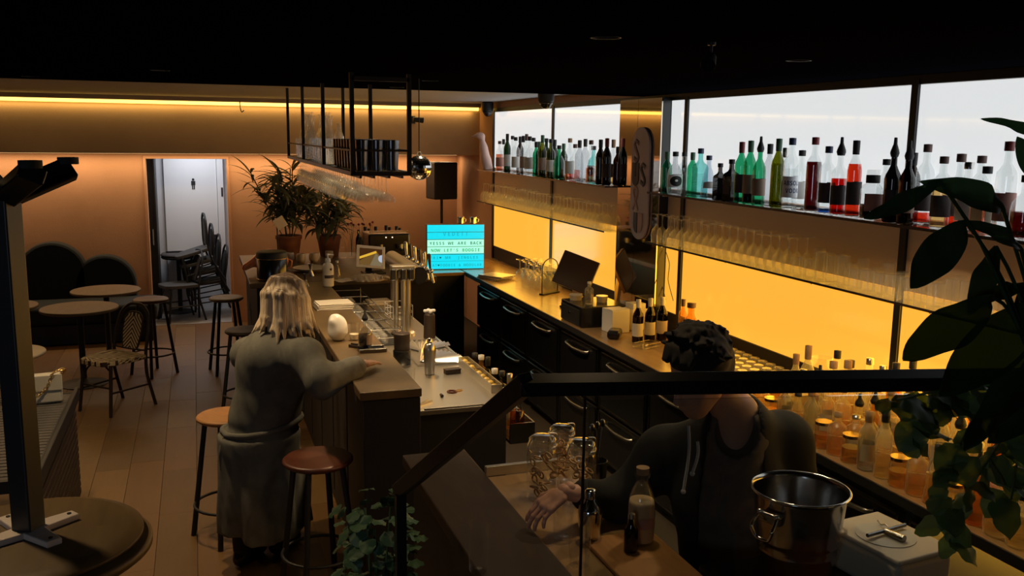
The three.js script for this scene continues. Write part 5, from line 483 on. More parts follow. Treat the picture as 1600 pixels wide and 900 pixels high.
function bistroParts(o, weave, frame) { // rattan bistro chair, facing +z
  const sw = 0.20, sh = new THREE.Shape(); sh.moveTo(-sw, -0.17); sh.quadraticCurveTo(-sw - 0.01, 0.12, -0.13, 0.20); sh.quadraticCurveTo(0, 0.235, 0.13, 0.20); sh.quadraticCurveTo(sw + 0.01, 0.12, sw, -0.17); sh.quadraticCurveTo(0, -0.20, -sw, -0.17);
  const seat = extrude(sh, 0.026, 0.008, 14).rotateX(-Math.PI / 2).scale(1, 1, -1); const P = clean(seat), uv = P.attributes.uv, pp = P.attributes.position; for (let i = 0; i < pp.count; i++) uv.setXY(i, pp.getX(i) * 2.3 + 0.5, pp.getZ(i) * 2.3 + 0.5); const idx = pp.array; for (let i = 0; i < idx.length; i += 9) for (let k = 0; k < 3; k++) { const t = idx[i + 3 + k]; idx[i + 3 + k] = idx[i + 6 + k]; idx[i + 6 + k] = t; } P.computeVertexNormals(); P.translate(0, 0.435, 0);
  part(o, 'seat', P, weave, 'striped woven seat', true);
  const lean = 0.24, top = (x, y) => [x, 0.45 + y * Math.cos(lean), -0.18 - y * Math.sin(lean)];
  part(o, 'back_frame', [tube([[-0.205, 0.0, -0.26], [-0.20, 0.30, -0.185], top(-0.195, 0.05), top(-0.195, 0.22), top(-0.16, 0.36), top(-0.07, 0.435), top(0.07, 0.435), top(0.16, 0.36), top(0.195, 0.22), top(0.195, 0.05), [0.20, 0.30, -0.185], [0.205, 0.0, -0.26]], 0.014, 70, 8)], frame);
  part(o, 'inner_frame', [tube([top(-0.085, 0.05), top(-0.11, 0.18), top(-0.105, 0.31), top(-0.05, 0.365), top(0.05, 0.365), top(0.105, 0.31), top(0.11, 0.18), top(0.085, 0.05)], 0.009, 44, 7)], frame);
  const b = new THREE.Shape(); b.moveTo(-0.08, 0.05); b.lineTo(0.08, 0.05); b.lineTo(0.108, 0.20); b.lineTo(0.10, 0.31); b.lineTo(0.05, 0.36); b.lineTo(-0.05, 0.36); b.lineTo(-0.10, 0.31); b.lineTo(-0.108, 0.20); b.closePath(); const bg = clean(extrude(b, 0.008, 0.002)), bp = bg.attributes.position, bu = bg.attributes.uv; for (let i = 0; i < bp.count; i++) bu.setXY(i, bp.getX(i) * 3.6 + 0.5, bp.getY(i) * 3.0); bg.rotateX(-lean).translate(0, 0.45, -0.184); part(o, 'backrest', bg, weave, 'chevron woven backrest', true);
  part(o, 'lower_rail', [tube([top(-0.195, 0.05), top(0, 0.045), top(0.195, 0.05)], 0.009, 14, 7)], frame);
  for (const s of [-1, 1]) { part(o, 'leg', [rod([s * 0.19, 0, 0.20], [s * 0.165, 0.435, 0.15], 0.014, 0.015)], frame); part(o, 'stretcher', [rod([s * 0.185, 0.2, 0.17], [s * 0.2, 0.2, -0.2], 0.009)], frame); part(o, 'knee_brace', [tube([[s * 0.185, 0.22, 0.175], [s * 0.15, 0.36, 0.14], [s * 0.08, 0.42, 0.14]], 0.008, 12, 6)], frame); } part(o, 'stretcher', [rod([-0.185, 0.24, 0.17], [0.185, 0.24, 0.17], 0.009)], frame);
}
{ const o = thing('bistro_chair', 'rattan bistro chair with cream chevron weave on seat and back', 'chair', [-0.74, 0, -8.36], -0.8); o.scale.setScalar(1.0); bistroParts(o, chevM, M.woodDark);
  // stacked chairs and tables behind the doorway
  const base = [0.15, 0.006, -12.52]; const ordinal = ['lowest', 'second', 'third', 'topmost']; for (let i = 0; i < 4; i++) { const c = thing('bistro_chair', `dark bistro chair in the stack behind the doorway, ${ordinal[i]} of the stack`, 'chair', [base[0] - i * 0.035, base[1] + i * 0.135, base[2] + i * 0.02], -1.45, 'stacked bistro chairs behind the doorway'); c.rotation.order = 'YXZ'; c.rotation.x = 0.10 + i * 0.06; bistroParts(c, greyWeave, M.black); }
  const f = thing('bistro_chair', 'single dark bistro chair beside the stacked chairs', 'chair', [-0.26, 0.006, -12.22], -1.2); bistroParts(f, greyWeave, M.black);
  for (const [y, lab] of [[0, 'dark round table standing behind the doorway'], [0.76, 'dark table top stacked upon the table behind the doorway']]) { const t = thing('stacked_table', lab, 'table', [-0.255, 0.006 + y, -12.76]); if (!y) { part(t, 'tabletop', lathe([[0, 0.72], [0.20, 0.72], [0.215, 0.735], [0.215, 0.75], [0, 0.752]], 30), M.black); part(t, 'pole', rod([0, 0, 0], [0, 0.72, 0], 0.03), M.black); part(t, 'base', cyl(0.18, 0.16, 0.02), M.black); } else { part(t, 'tabletop', lathe([[0, 0.0], [0.215, 0.0], [0.22, 0.012], [0.20, 0.035], [0, 0.036]], 30), M.slatWood); part(t, 'crosspiece', [bar([-0.15, 0.045, 0], [0.15, 0.045, 0], 0.02)], M.black); } } }
{ // slatted table with the handbag
  const x1 = -0.79, h = 0.70, z0 = -6.32, z1 = -4.78, x0 = -1.55; const o = thing('slatted_table', 'dark slatted wooden table with closed slatted sides, under the handbag', 'table', [(x0 + x1) / 2, 0, (z0 + z1) / 2]); const W = x1 - x0, L = z1 - z0, n = 30; const g = metreUV(rbox(W - 0.05, 0.016, L / n - 0.010, 0.003)); for (let i = 0; i < n; i++) share(o, 'slat', g, M.slatWood, [0, h - 0.008, -L / 2 + L * (i + 0.5) / n]); part(o, 'frame', [bx(W / 2 - 0.025, W / 2, h - 0.06, h + 0.002, -L / 2, L / 2), bx(-W / 2, -W / 2 + 0.025, h - 0.06, h + 0.002, -L / 2, L / 2), bx(-W / 2, W / 2, h - 0.06, h + 0.002, L / 2, L / 2 + 0.03), bx(-W / 2, W / 2, h - 0.06, h + 0.002, -L / 2 - 0.03, -L / 2)], M.black);
  const sg = metreUV(rbox(0.016, 0.036, L, 0.003)); for (let i = 0; i < 13; i++) share(o, 'side_slat', sg, M.woodDark, [W / 2 - 0.008, 0.05 + i * 0.047, 0]); for (const a of [-1, 1]) for (const b of [-1, 1]) part(o, 'leg', bx(a * (W / 2 - 0.04) - 0.02, a * (W / 2 - 0.04) + 0.02, 0, h - 0.06, b * (L / 2 - 0.02) - 0.02, b * (L / 2 - 0.02) + 0.02), M.black); part(o, 'top_rail', bx(W / 2 - 0.002, W / 2 + 0.022, h - 0.05, h + 0.035, -L / 2 - 0.03, L / 2 + 0.03, 0.006), M.black);
  const b = onY(70, 630, h + 0.002), hb = thing('handbag', 'cream leather handbag with a chain strap on the slatted table', 'handbag', [b[0] - 0.04, h + 0.002, b[2] - 0.02], 0.12); const leather = std(lin(0.50, 0.47, 0.40), 0.45, 0, { bumpMap: fineBump, bumpScale: 0.001 }); part(hb, 'body', rbox(0.28, 0.18, 0.09, 0.018, 0, 0.09, 0), leather); const fl = part(hb, 'flap', rbox(0.286, 0.10, 0.012, 0.005, 0, 0.132, 0.049), leather); part(fl, 'clasp', rbox(0.03, 0.022, 0.008, 0.003, -0.02, 0.088, 0.058), M.gold); const ch = []; const curve = new THREE.CatmullRomCurve3([V(0.135, 0.17, 0.03), V(0.16, 0.21, 0.05), V(0.10, 0.20, 0.07), V(0.06, 0.12, 0.075), V(0.0, 0.06, 0.075), V(-0.08, 0.045, 0.075), V(-0.13, 0.10, 0.07)]); for (let i = 0; i < 38; i++) { const p = curve.getPoint(i / 37), q = curve.getTangent(i / 37); const t = new THREE.TorusGeometry(0.0075, 0.0026, 6, 10); t.rotateX(i % 2 ? Math.PI / 2 : 0); t.scale(1.4, 1, 1); t.applyQuaternion(new THREE.Quaternion().setFromUnitVectors(V(1, 0, 0), q)); t.translate(p.x, p.y, p.z); ch.push(t); } const chain = part(hb, 'chain_strap', ch, M.gold, 'metal chain strap'); chain.userData.kind = 'stuff'; }
// ------------------------------------------------------------------ stacked tables on the landing
{ const c = onY(50, 833, 1.545), X = c[0] - 0.005, Z = c[2]; const o = thing('pedestal_table', 'upright round table on the landing carrying the upturned one', 'table', [X + 0.005, 0.8, Z]); part(o, 'tabletop', lathe([[0, 0.69], [0.22, 0.69], [0.232, 0.70], [0.232, 0.712], [0.225, 0.718], [0, 0.718]], 60), M.woodOlive); part(o, 'pole', rod([0, 0.02, 0], [0, 0.69, 0], 0.03), M.black); part(o, 'foot', [bar([-0.25, 0.012, 0], [0.25, 0.012, 0], 0.05, 0.024)], M.black); part(o, 'foot', [bar([0, 0.012, -0.25], [0, 0.012, -0.03], 0.05, 0.024)], M.black); part(o, 'foot', [bar([0, 0.012, 0.03], [0, 0.012, 0.25], 0.05, 0.024)], M.black);
  const y0 = 1.519, u = thing('upturned_table', 'upturned round table with a white star bracket and black steel leg', 'table', [X, y0, Z]); part(u, 'tabletop', lathe([[0, 0], [0.205, 0], [0.22, 0.008], [0.22, 0.016], [0.19, 0.026], [0, 0.026]], 60), std(0xffffff, 0.5, 0, { map: woodTex([0.33, 0.26, 0.15], [0.46, 0.37, 0.23], 57, 0.5) }));
  const st = new THREE.Shape(); for (let i = 0; i < 8; i++) { const a = 0.62 + i * Math.PI / 4, r = i % 2 ? 0.028 : 0.098; const w = 0.16; if (i % 2) st.lineTo(Math.cos(a) * r, Math.sin(a) * r); else { const f = i === 0 ? 'moveTo' : 'lineTo'; st[f](Math.cos(a - w * 0.8) * r, Math.sin(a - w * 0.8) * r); st.lineTo(Math.cos(a + w * 0.8) * r, Math.sin(a + w * 0.8) * r); } } st.closePath();
  const star = part(u, 'star_bracket', extrude(st, 0.008, 0.003).rotateX(-Math.PI / 2).translate(0, 0.029, 0), std(lin(0.68, 0.60, 0.56), 0.4), 'white cast star bracket'); for (let i = 0; i < 4; i++) { const a = 0.62 + i * Math.PI / 2; part(star, 'screw', [cyl(0.0045, 0.0045, 0.002, Math.cos(a) * 0.086, 0.040, -Math.sin(a) * 0.086, 10)], M.black); }
  const H = 0.74; part(u, 'pole', [bar([0, 0.035, 0], [0, H, 0], 0.046, 0.046, 0.004).rotateY(-0.55)], std(lin(0.03, 0.032, 0.036), 0.4, 0.2)); const fe = 0.30; for (const [a, L] of [[0.42, 0.13], [0.42 + Math.PI / 2, 0.2], [0.42 + Math.PI, 0.2], [0.42 - Math.PI / 2, 0.2]]) { const e = [Math.cos(a) * L, H + 0.035, -Math.sin(a) * L]; const f = part(u, 'foot_arm', [bar([0, H - 0.02, 0], e, 0.046, 0.03, 0.004)], M.blackMetal); part(f, 'foot_pad', [cyl(0.02, 0.02, 0.014, e[0] * 0.95, e[1] + 0.008, e[2] * 0.95, 14)], M.rubber); } }
// ------------------------------------------------------------------ near work counter: jars, bottles, bucket, ice box
{ const Y = BAR_TOP - 0.019; const jar = (px, py, s, label, seed) => { const p = onY(px, py, Y), o = thing('swing_jar', label, 'jar', [p[0], Y, p[2]], 0.3); const rim = M.clear; part(o, 'glass', lathe([[0, 0.006], [0.050 * s, 0], [0.056 * s, 0.008], [0.056 * s, 0.17 * s], [0.050 * s, 0.19 * s], [0.046 * s, 0.195 * s], [0.046 * s, 0.215 * s]], 28), M.clear); part(o, 'rim', [tor(0.049 * s, 0.007 * s, 0, 0.205 * s, 0)], M.clear); part(o, 'lid', lathe([[0.044 * s, 0.214 * s], [0.050 * s, 0.217 * s], [0.050 * s, 0.228 * s], [0.04 * s, 0.237 * s], [0, 0.237 * s]], 28), M.clear); part(o, 'wire_clasp', [tube([[0.052 * s, 0.185 * s, 0], [0.068 * s, 0.20 * s, 0], [0.064 * s, 0.235 * s, 0], [0.03 * s, 0.243 * s, 0]], 0.0025, 14, 6)], M.steel); part(o, 'wire_hinge', [tube([[-0.052 * s, 0.185 * s, 0], [-0.066 * s, 0.205 * s, 0], [-0.05 * s, 0.235 * s, 0]], 0.0025, 12, 6)], M.steel); const r = rng(seed), m1 = std(lin(0.42, 0.27, 0.12), 0.6), m2 = std(lin(0.30, 0.16, 0.06), 0.6); for (let i = 0; i < 22; i++) { const a = r() * 6.283, d = 0.034 * s * Math.sqrt(r()); const sl = share(o, 'dried_slice', new THREE.TorusGeometry(0.014, 0.0035, 6, 14), r() > 0.5 ? m1 : m2, [Math.cos(a) * d, 0.02 + i * 0.0068 * s, Math.sin(a) * d]); sl.rotation.set(1.2 + r() * 0.8, r() * 3, 0); } return o; };
  jar(846, 778, 0.98, 'tall swing-top glass jar of dried citrus slices', 3); jar(906, 786, 0.98, 'wide swing-top glass jar beside the tall citrus jar', 4); jar(876, 752, 0.92, 'swing-top glass jar between the two citrus jars', 5);
  const p = onY(1000, 853, Y), o = thing('milk_bottle', 'clear glass bottle half full of pale cream, on the near work counter', 'bottle', [p[0], Y, p[2]]); part(o, 'glass', lathe([[0, 0.004], [0.040, 0], [0.044, 0.006], [0.044, 0.13], [0.038, 0.16], [0.024, 0.19], [0.020, 0.20], [0.020, 0.215], [0.0235, 0.218], [0.0235, 0.232]], 28), M.clear); part(o, 'cream', lathe([[0, 0.008], [0.041, 0.009], [0.041, 0.128], [0.038, 0.142], [0, 0.142]], 28), std(lin(0.55, 0.38, 0.22), 0.5)); part(o, 'cork', cyl(0.019, 0.021, 0.022, 0, 0.226, 0, 16), CAPS.cork); part(o, 'emblem', new THREE.CylinderGeometry(0.0447, 0.0447, 0.035, 20, 1, true, -0.6, 1.4).translate(0, 0.075, 0), LAB.pink);
  const d = onY(985, 868, Y), t = thing('dasher_bottle', 'small dark dasher bottle in front of the cream bottle', 'bottle', [d[0], Y, d[2]]); part(t, 'body', lathe([[0, 0.002], [0.020, 0], [0.022, 0.004], [0.022, 0.07], [0.010, 0.09], [0.009, 0.11], [0, 0.111]], 20), BG.brown); part(t, 'cap', cyl(0.011, 0.010, 0.014, 0, 0.108, 0, 14), M.steel);
  const c = onY(1010, 870, Y); solo('cutting_board', 'pale wooden cutting board under the cream bottle', 'cutting board', [rbox(0.24, 0.015, 0.38, 0.005, 0, 0.0075, 0)], M.woodLight, [1.253, Y - 0.0195, -2.37]).position.y = Y - 0.0005; o.position.y = t.position.y = Y + 0.0155;
  const sh = onY(925, 845, Y), s2 = thing('shaker', 'polished steel cocktail shaker beside the bartender\'s hand', 'shaker', [sh[0] - 0.01, Y, sh[2]]); part(s2, 'tin', lathe([[0, 0], [0.030, 0], [0.032, 0.004], [0.040, 0.10], [0.036, 0.118], [0.018, 0.142], [0.018, 0.15], [0, 0.151]], 26), M.chrome); part(s2, 'cap', lathe([[0.019, 0.148], [0.019, 0.17], [0.014, 0.176], [0, 0.177]], 18), M.chrome);
  const hj = onY(930, 768, Y), s3 = thing('bar_spoon_cup', 'steel mixing cup with bar spoons by the jars', 'cup', [hj[0], Y, hj[2]]); part(s3, 'cup', lathe([[0, 0.003], [0.034, 0], [0.036, 0.004], [0.042, 0.12], [0.040, 0.121], [0.033, 0.01], [0, 0.008]], 24), M.darkSteel); for (let i = 0; i < 3; i++) part(s3, 'spoon', [rod([0, 0.01, 0], [0.03 - i * 0.03, 0.25, 0.02 * (i - 1)], 0.003), sph(0.012, 0.03 - i * 0.03, 0.252, 0.02 * (i - 1), 1, 1.4, 0.5, 10)], M.darkSteel);
  for (const [px, py, k] of [[895, 885, 0], [870, 842, 1]]) { const q = onY(px, py, Y); glassware('tumbler', 'short_tumbler', k ? 'short clear tumbler beside the bartender\'s hand' : 'short clear tumbler on the near counter by the ledge', [q[0] + 0.02, Y, q[2]], false, undefined, 0.95, M.clear); }
  const gl = onY(740, 880, BAR_TOP); glassware('high', 'ledge_glass', 'tall empty glass on the near section of the bar ledge', [gl[0], BAR_TOP, gl[2] + 0.05], false, undefined, 1.0, M.clear); }
{ const B0 = [1.628, BAR_TOP, -2.13], o = thing('ice_bucket', 'polished steel champagne bucket with ring handles', 'bucket', B0, 0.35), R = 0.138; const H = 0.268; const shell = std(lin(0.42, 0.41, 0.41), 0.16, 1);
  part(o, 'shell', lathe([[0, 0.012], [0.085, 0.012], [0.086, 0.0], [0.098, 0.0], [0.100, 0.02], [0.106, 0.055], [0.111, 0.085], [0.114, 0.09], [0.110, 0.097], [0.115, 0.104], [0.111, 0.111], [0.117, 0.118], [0.118, 0.13], [R - 0.006, H - 0.012], [R, H - 0.004], [R + 0.003, H], [R - 0.002, H + 0.002], [R - 0.010, H - 0.012], [0.108, 0.10], [0.09, 0.02], [0, 0.018]], 64), shell); part(o, 'rim', [tor(R + 0.001, 0.004, 0, H, 0, Math.PI / 2, 0, Math.PI * 2, 64)], M.chrome);
  for (const s of [-1, 1]) { const b = part(o, 'handle_mount', [rbox(0.02, 0.03, 0.07, 0.006, s * (R - 0.002), H - 0.055, 0), sph(0.009, s * (R + 0.012), H - 0.04, 0.028), sph(0.009, s * (R + 0.012), H - 0.04, -0.028)], M.chrome); part(b, 'ring_handle', [tube([[s * (R + 0.012), H - 0.042, 0.03], [s * (R + 0.040), H - 0.075, 0.034], [s * (R + 0.036), H - 0.105, 0.02], [s * (R + 0.036), H - 0.105, -0.02], [s * (R + 0.040), H - 0.075, -0.034], [s * (R + 0.012), H - 0.042, -0.03]], 0.0055, 40, 8)], M.chrome); }
  const q = thing('ice_box', 'white plastic ice box with a recessed lid beside the steel bucket', 'ice box', [1.885, BAR_TOP, -2.05], 0.12); part(q, 'body', rbox(0.22, 0.11, 0.28, 0.02, 0, 0.056, 0), std(lin(0.62, 0.55, 0.47), 0.5)); part(q, 'lid', rbox(0.225, 0.016, 0.285, 0.007, 0, 0.118, 0), std(lin(0.64, 0.58, 0.50), 0.45)); part(q, 'lid_recess', cyl(0.085, 0.085, 0.003, -0.01, 0.1255, 0, 32), std(lin(0.56, 0.56, 0.56), 0.5));
  const k = thing('ice_tongs', 'dark corkscrew lying on the white ice box lid', 'corkscrew', [1.885, BAR_TOP + 0.1285, -2.05], 0.5); part(k, 'bar', [rod([-0.08, 0.012, -0.03], [0.08, 0.009, 0.02], 0.006)], M.darkSteel); part(k, 'lever', [rod([-0.01, 0.01, -0.005], [-0.025, 0.009, 0.055], 0.009, 0.012)], M.darkSteel); part(k, 'worm', [tube([[0.02, 0.009, 0.0], [0.03, 0.014, -0.02], [0.04, 0.006, -0.035], [0.05, 0.012, -0.05]], 0.003, 16, 6)], M.steel); }
// ------------------------------------------------------------------ people
const SKIN = std(lin(0.46, 0.26, 0.18), 0.5), NAIL = std(lin(0.55, 0.34, 0.27), 0.3);
function frame3(dir, up) { const f = V(...dir).normalize(), r = new THREE.Vector3().crossVectors(f, V(...up)).normalize(), u = new THREE.Vector3().crossVectors(r, f); return (a, b, c) => [r.x * a + u.x * b + f.x * c, r.y * a + u.y * b + f.y * c, r.z * a + u.z * b + f.z * c]; }
// a hand: palm from the wrist along dir, back of the hand facing up; five fingers of unequal length, bent at the knuckles
function hand(wrist, dir, up, curl, side, s = 1) {
  const f = frame3(dir, up), P = (a, b, c) => add3(wrist, f(a * s * side, b * s, c * s)), L = [];
  L.push(capsule(P(-0.022, 0, 0.025), P(-0.030, 0.002, 0.082), 0.013 * s, 0.0115 * s), capsule(P(0, 0.001, 0.02), P(0, 0.004, 0.086), 0.015 * s, 0.0125 * s), capsule(P(0.022, 0, 0.022), P(0.028, 0.001, 0.078), 0.013 * s, 0.011 * s), capsule(P(0, 0, -0.02), P(0, 0, 0.03), 0.021 * s, 0.019 * s));
  const F = [[-0.031, 0.088, 0.070, 0.0088], [-0.010, 0.093, 0.080, 0.0092], [0.011, 0.090, 0.074, 0.0088], [0.030, 0.081, 0.056, 0.0078]], out = [blend(L, 0.016)];
  for (const [x, z, len, r] of F) { let y = 0.001, zz = z - 0.012, a = 0, p = P(x, y, zz); const ch = []; for (let k = 0; k < 3; k++) { a += curl * [0.6, 1, 0.8][k]; const l = len * [0.46, 0.31, 0.23][k] + (k ? 0 : 0.012); y -= Math.sin(a) * l; zz += Math.cos(a) * l; const q = P(x * (1 + 0.12 * k), y, zz); ch.push(capsule(p, q, r * s * (1 - 0.08 * k), r * s * (1 - 0.08 * (k + 1)))); p = q; } out.push(blend(ch, 0.004)); }
  const t0 = P(-0.030, -0.004, 0.028), t1 = P(-0.055, -0.014, 0.055), t2 = P(-0.060, -0.022 - curl * 0.012, 0.088); out.push(blend([capsule(t0, t1, 0.014 * s, 0.0105 * s), capsule(t1, t2, 0.0105 * s, 0.0085 * s)], 0.008));
  return blend(out, 0.005);
}
const bounds = (pts, m) => [[0, 1, 2].map((i) => Math.min(...pts.map((p) => p[i])) - m), [0, 1, 2].map((i) => Math.max(...pts.map((p) => p[i])) + m)];
{ // ---- customer: blonde hair, long grey-green belted coat, leaning on the bar
  const head = atDepth(446, 470, 5.0), neck = atDepth(440, 520, 5.02), chest = atDepth(428, 572, 5.02), pelvis = atDepth(404, 692, 5.05), sl = atDepth(388, 553, 5.18), sr = atDepth(478, 556, 4.86), foot = [pelvis[0] + 0.01, 0, pelvis[2] + 0.02];
  const er = atDepth(502, 598, 4.72), wr = [0.80, BAR_TOP + 0.052, -4.78], hr = [0.9, BAR_TOP + 0.03, -4.9], el = atDepth(432, 612, 5.32), wl = atDepth(470, 575, 5.42);
  const o = thing('person', 'person with blonde shoulder-length hair in a long grey belted coat, leaning on the bar', 'person', [pelvis[0], 0, pelvis[2]]); const L = (p) => [p[0] - pelvis[0], p[1], p[2] - pelvis[2]];
  const H = L(head), N = L(neck), C = L(chest), P = L(pelvis), SL = L(sl), SR = L(sr), ER = L(er), WR = L(wr), EL = L(el), WL = L(wl);
  const fd = [0.62, -0.30, -0.72]; const hf = frame3(fd, [0, 1, 0]); const hp = (a, b, c) => add3(H, hf(a, b, c));
  // body: head, neck, arms, hands, trunk and legs as one surface
  const hipL = add3(P, [-0.09, -0.02, 0.03]), hipR = add3(P, [0.08, -0.02, -0.03]), kL = [-0.10, 0.44, 0.08], kR = [0.09, 0.45, -0.02], aL = [-0.10, 0.085, 0.02], aR = [0.10, 0.085, -0.08];
  const trunk = [ellipsoid(hp(0, 0.03, 0), [0.072, 0.098, 0.092]), ellipsoid(hp(0, -0.055, 0.03), [0.052, 0.052, 0.055]), ellipsoid(hp(0, -0.01, 0.095), [0.014, 0.024, 0.016]), capsule(hp(0, -0.05, -0.02), N, 0.05, 0.052), capsule(N, C, 0.06, 0.12), capsule(C, P, 0.115, 0.13), capsule(SL, EL, 0.05, 0.04), capsule(EL, WL, 0.038, 0.026), capsule(SR, ER, 0.05, 0.04), capsule(ER, WR, 0.038, 0.026), capsule(hipL, kL, 0.085, 0.055), capsule(kL, aL, 0.052, 0.035), capsule(hipR, kR, 0.085, 0.055), capsule(kR, aR, 0.052, 0.035)];
  const body = blend(trunk, 0.035), dirR = [0.10, -0.012, -0.11], dirL = [0.10, 0.06, -0.06]; const [lo, hi] = bounds([H, aL, aR, WL, WR, SL, SR], 0.2);
  const g1 = surfaceNet(body, [lo[0], 0.03, lo[2]], hi, 0.014), hR = hand(WR, dirR, [0, 1, 0], 0.14, 1), hL = hand(WL, dirL, [0, 1, 0], 0.2, -1); const boxed = (c, m) => [c.map((v) => v - m), c.map((v) => v + m)];
  const hrc = add3(WR, V(...dirR).normalize().multiplyScalar(0.08).toArray()), hlc = add3(WL, V(...dirL).normalize().multiplyScalar(0.08).toArray()); const g2 = surfaceNet(hR, ...boxed(hrc, 0.13), 0.0035), g3 = surfaceNet(hL, ...boxed(hlc, 0.13), 0.0035);
  part(o, 'body', [g1, g2, g3], SKIN);
  // coat
  const coatM = std(0xffffff, 0.9, 0, { map: blotchTex([0.36, 0.355, 0.33], [0.43, 0.425, 0.395], 77, 0.5, 9), bumpMap: weaveBump, bumpScale: 0.0015 });
  const hemY = 0.21, cl = blend([ellipsoid(add3(C, [0.0, 0.02, 0]), [0.20, 0.20, 0.19]), capsule(add3(N, [0, -0.03, 0]), C, 0.085, 0.15), capsule(C, P, 0.18, 0.195), capsule(SL, SR, 0.085, 0.08), capsule(SL, EL, 0.088, 0.068), capsule(EL, lerp3(EL, WL, 0.85), 0.066, 0.055), capsule(SR, ER, 0.090, 0.078), capsule(ER, lerp3(ER, WR, 0.84), 0.076, 0.056)], 0.06);
  const skirt = (x, y, z) => { const t = Math.max(0, Math.min(1, (P[1] + 0.02 - y) / (P[1] - hemY))), cx = 0.0 + 0.015 * t, cz = 0.02 * t, dx = x - cx, dz = z - cz, a = Math.atan2(dz, dx), R = 0.205 + 0.03 * t + t * 0.018 * Math.sin(a * 7 + 1.2) + t * 0.010 * Math.sin(a * 13 + y * 3); const d = Math.hypot(dx * 0.96, dz * 1.02) - R; return Math.max(d, y - (P[1] + 0.06), hemY + 0.02 * Math.sin(a * 3) - y); };
  const wr2 = (x, y, z) => 0.024 * (fbm(x * 9 + 40, y * 6 + z * 9 + 40, 256, 61, 3) - 0.5) + 0.012 * (fbm(x * 22 + 70, y * 12 + z * 22 + 70, 512, 71, 2) - 0.5); const coat = (x, y, z) => { const a = cl(x, y, z), b = skirt(x, y, z), h = Math.max(0.05 - Math.abs(a - b), 0) / 0.05; const belt = Math.exp(-(((y - (P[1] + 0.11)) / 0.03) ** 2)) * 0.012; return Math.min(a, b) - h * h * 0.0125 + wr2(x, y, z) + belt; };
  part(o, 'coat', surfaceNet(coat, [lo[0] - 0.08, hemY - 0.06, lo[2] - 0.1], [hi[0], N[1] + 0.03, hi[2] + 0.1], 0.012), coatM, 'long grey-green coat');
  const by = P[1] + 0.11, beltC = lerp3(P, C, 0.25); { const ring = []; for (let i = 0; i < 40; i++) { const a = i / 40 * 6.283, dx = Math.cos(a), dz = Math.sin(a); let r = 0.1; for (; r < 0.4; r += 0.004) if (coat(beltC[0] + dx * r, by + 0.03 * dx, beltC[2] + dz * r) > 0.0) break; ring.push([beltC[0] + dx * (r + 0.003), by + 0.03 * dx, beltC[2] + dz * (r + 0.003)]); } const belt = part(o, 'belt', [tube(ring, 0.017, 120, 8, true).applyMatrix4(new THREE.Matrix4())], coatM, 'cloth belt'); const bk = ring.reduce((m, p) => p[0] - p[2] * 0.4 < m[0] - m[2] * 0.4 ? p : m); part(belt, 'belt_tail', [tube([bk, add3(bk, [-0.03, -0.10, 0.01]), add3(bk, [-0.02, -0.28, 0.02]), add3(bk, [-0.035, -0.46, 0.02])], 0.014, 24, 7)], coatM); }
  { const cuff = (A, B2, r) => part(o, 'cuff', [rod(lerp3(A, B2, 0.74), lerp3(A, B2, 0.86), r, r, 20)], coatM); cuff(ER, WR, 0.060); cuff(EL, WL, 0.058); const col = surfaceNet(blend([capsule(add3(N, [-0.085, -0.015, 0.06]), add3(N, [-0.02, 0.015, 0.10]), 0.022, 0.022), capsule(add3(N, [-0.02, 0.015, 0.10]), add3(N, [0.08, -0.02, 0.04]), 0.022, 0.022)], 0.03), add3(N, [-0.16, -0.1, -0.02]), add3(N, [0.16, 0.1, 0.18]), 0.008); part(o, 'collar', col, coatM); }
  // hair: a wavy bob to the shoulders made of many locks; the roots are dyed darker than the ends
  const hairM = std(0xffffff, 0.55, 0, { vertexColors: true, bumpMap: tex(256, (u, v) => fbm(u * 60, v * 5, 60, 12, 3), 0.3, false), bumpScale: 0.003 });
  const locks = [ellipsoid(hp(0, 0.045, -0.012), [0.090, 0.100, 0.108])]; const rr = rng(15); for (let i = 0; i < 54; i++) { const a = -2.4 + 4.8 * ((i + rr() * 0.8) / 54), c = Math.sin(a), b = -Math.cos(a), w = 0.9 + rr() * 0.28; const top = hp(c * 0.015, 0.130, b * 0.03 - 0.005), m0 = hp(c * 0.072, 0.098, b * 0.086 - 0.008), m1 = hp(c * 0.098 * w, 0.02, b * 0.106 * w), m2 = [H[0] + (m1[0] - H[0]) * (1.02 + rr() * 0.2), H[1] - 0.075 - rr() * 0.02, H[2] + (m1[2] - H[2]) * (1.02 + rr() * 0.2)], k = 1.18 + rr() * 0.55, end = [H[0] + (m1[0] - H[0]) * k + (rr() - 0.5) * 0.03, H[1] - 0.135 - rr() * 0.065, H[2] + (m1[2] - H[2]) * k + (rr() - 0.5) * 0.03]; locks.push(capsule(top, m0, 0.016, 0.020), capsule(m0, m1, 0.020, 0.022), capsule(m1, m2, 0.022, 0.021), capsule(m2, end, 0.021, 0.005)); }
  const hs = blend(locks, 0.012), hg = surfaceNet((x, y, z) => hs(x, y, z) + 0.005 * (fbm(x * 60 + 90, z * 60 + 90 + y * 5, 512, 5, 2) - 0.5), add3(H, [-0.26, -0.25, -0.26]), add3(H, [0.26, 0.2, 0.26]), 0.0065); { const q = hg.attributes.position, col = new Float32Array(q.count * 3), root = hp(0.0, 0.125, -0.055); for (let i = 0; i < q.count; i++) { const x = q.getX(i), y = q.getY(i), z = q.getZ(i), d = Math.hypot(x - root[0], (y - root[1]) * 1.0, z - root[2]), st = fbm(x * 70 + 40, z * 70 + 40 + y * 3, 512, 31, 2), k = Math.min(1, Math.max(0, (d - 0.065) / 0.13 + (st - 0.5) * 1.5)); const c = mixc([0.075, 0.045, 0.028], mixc([0.52, 0.37, 0.22], [0.78, 0.66, 0.50], st), k); col.set(c, i * 3); } hg.setAttribute('color', new THREE.BufferAttribute(col, 3)); }
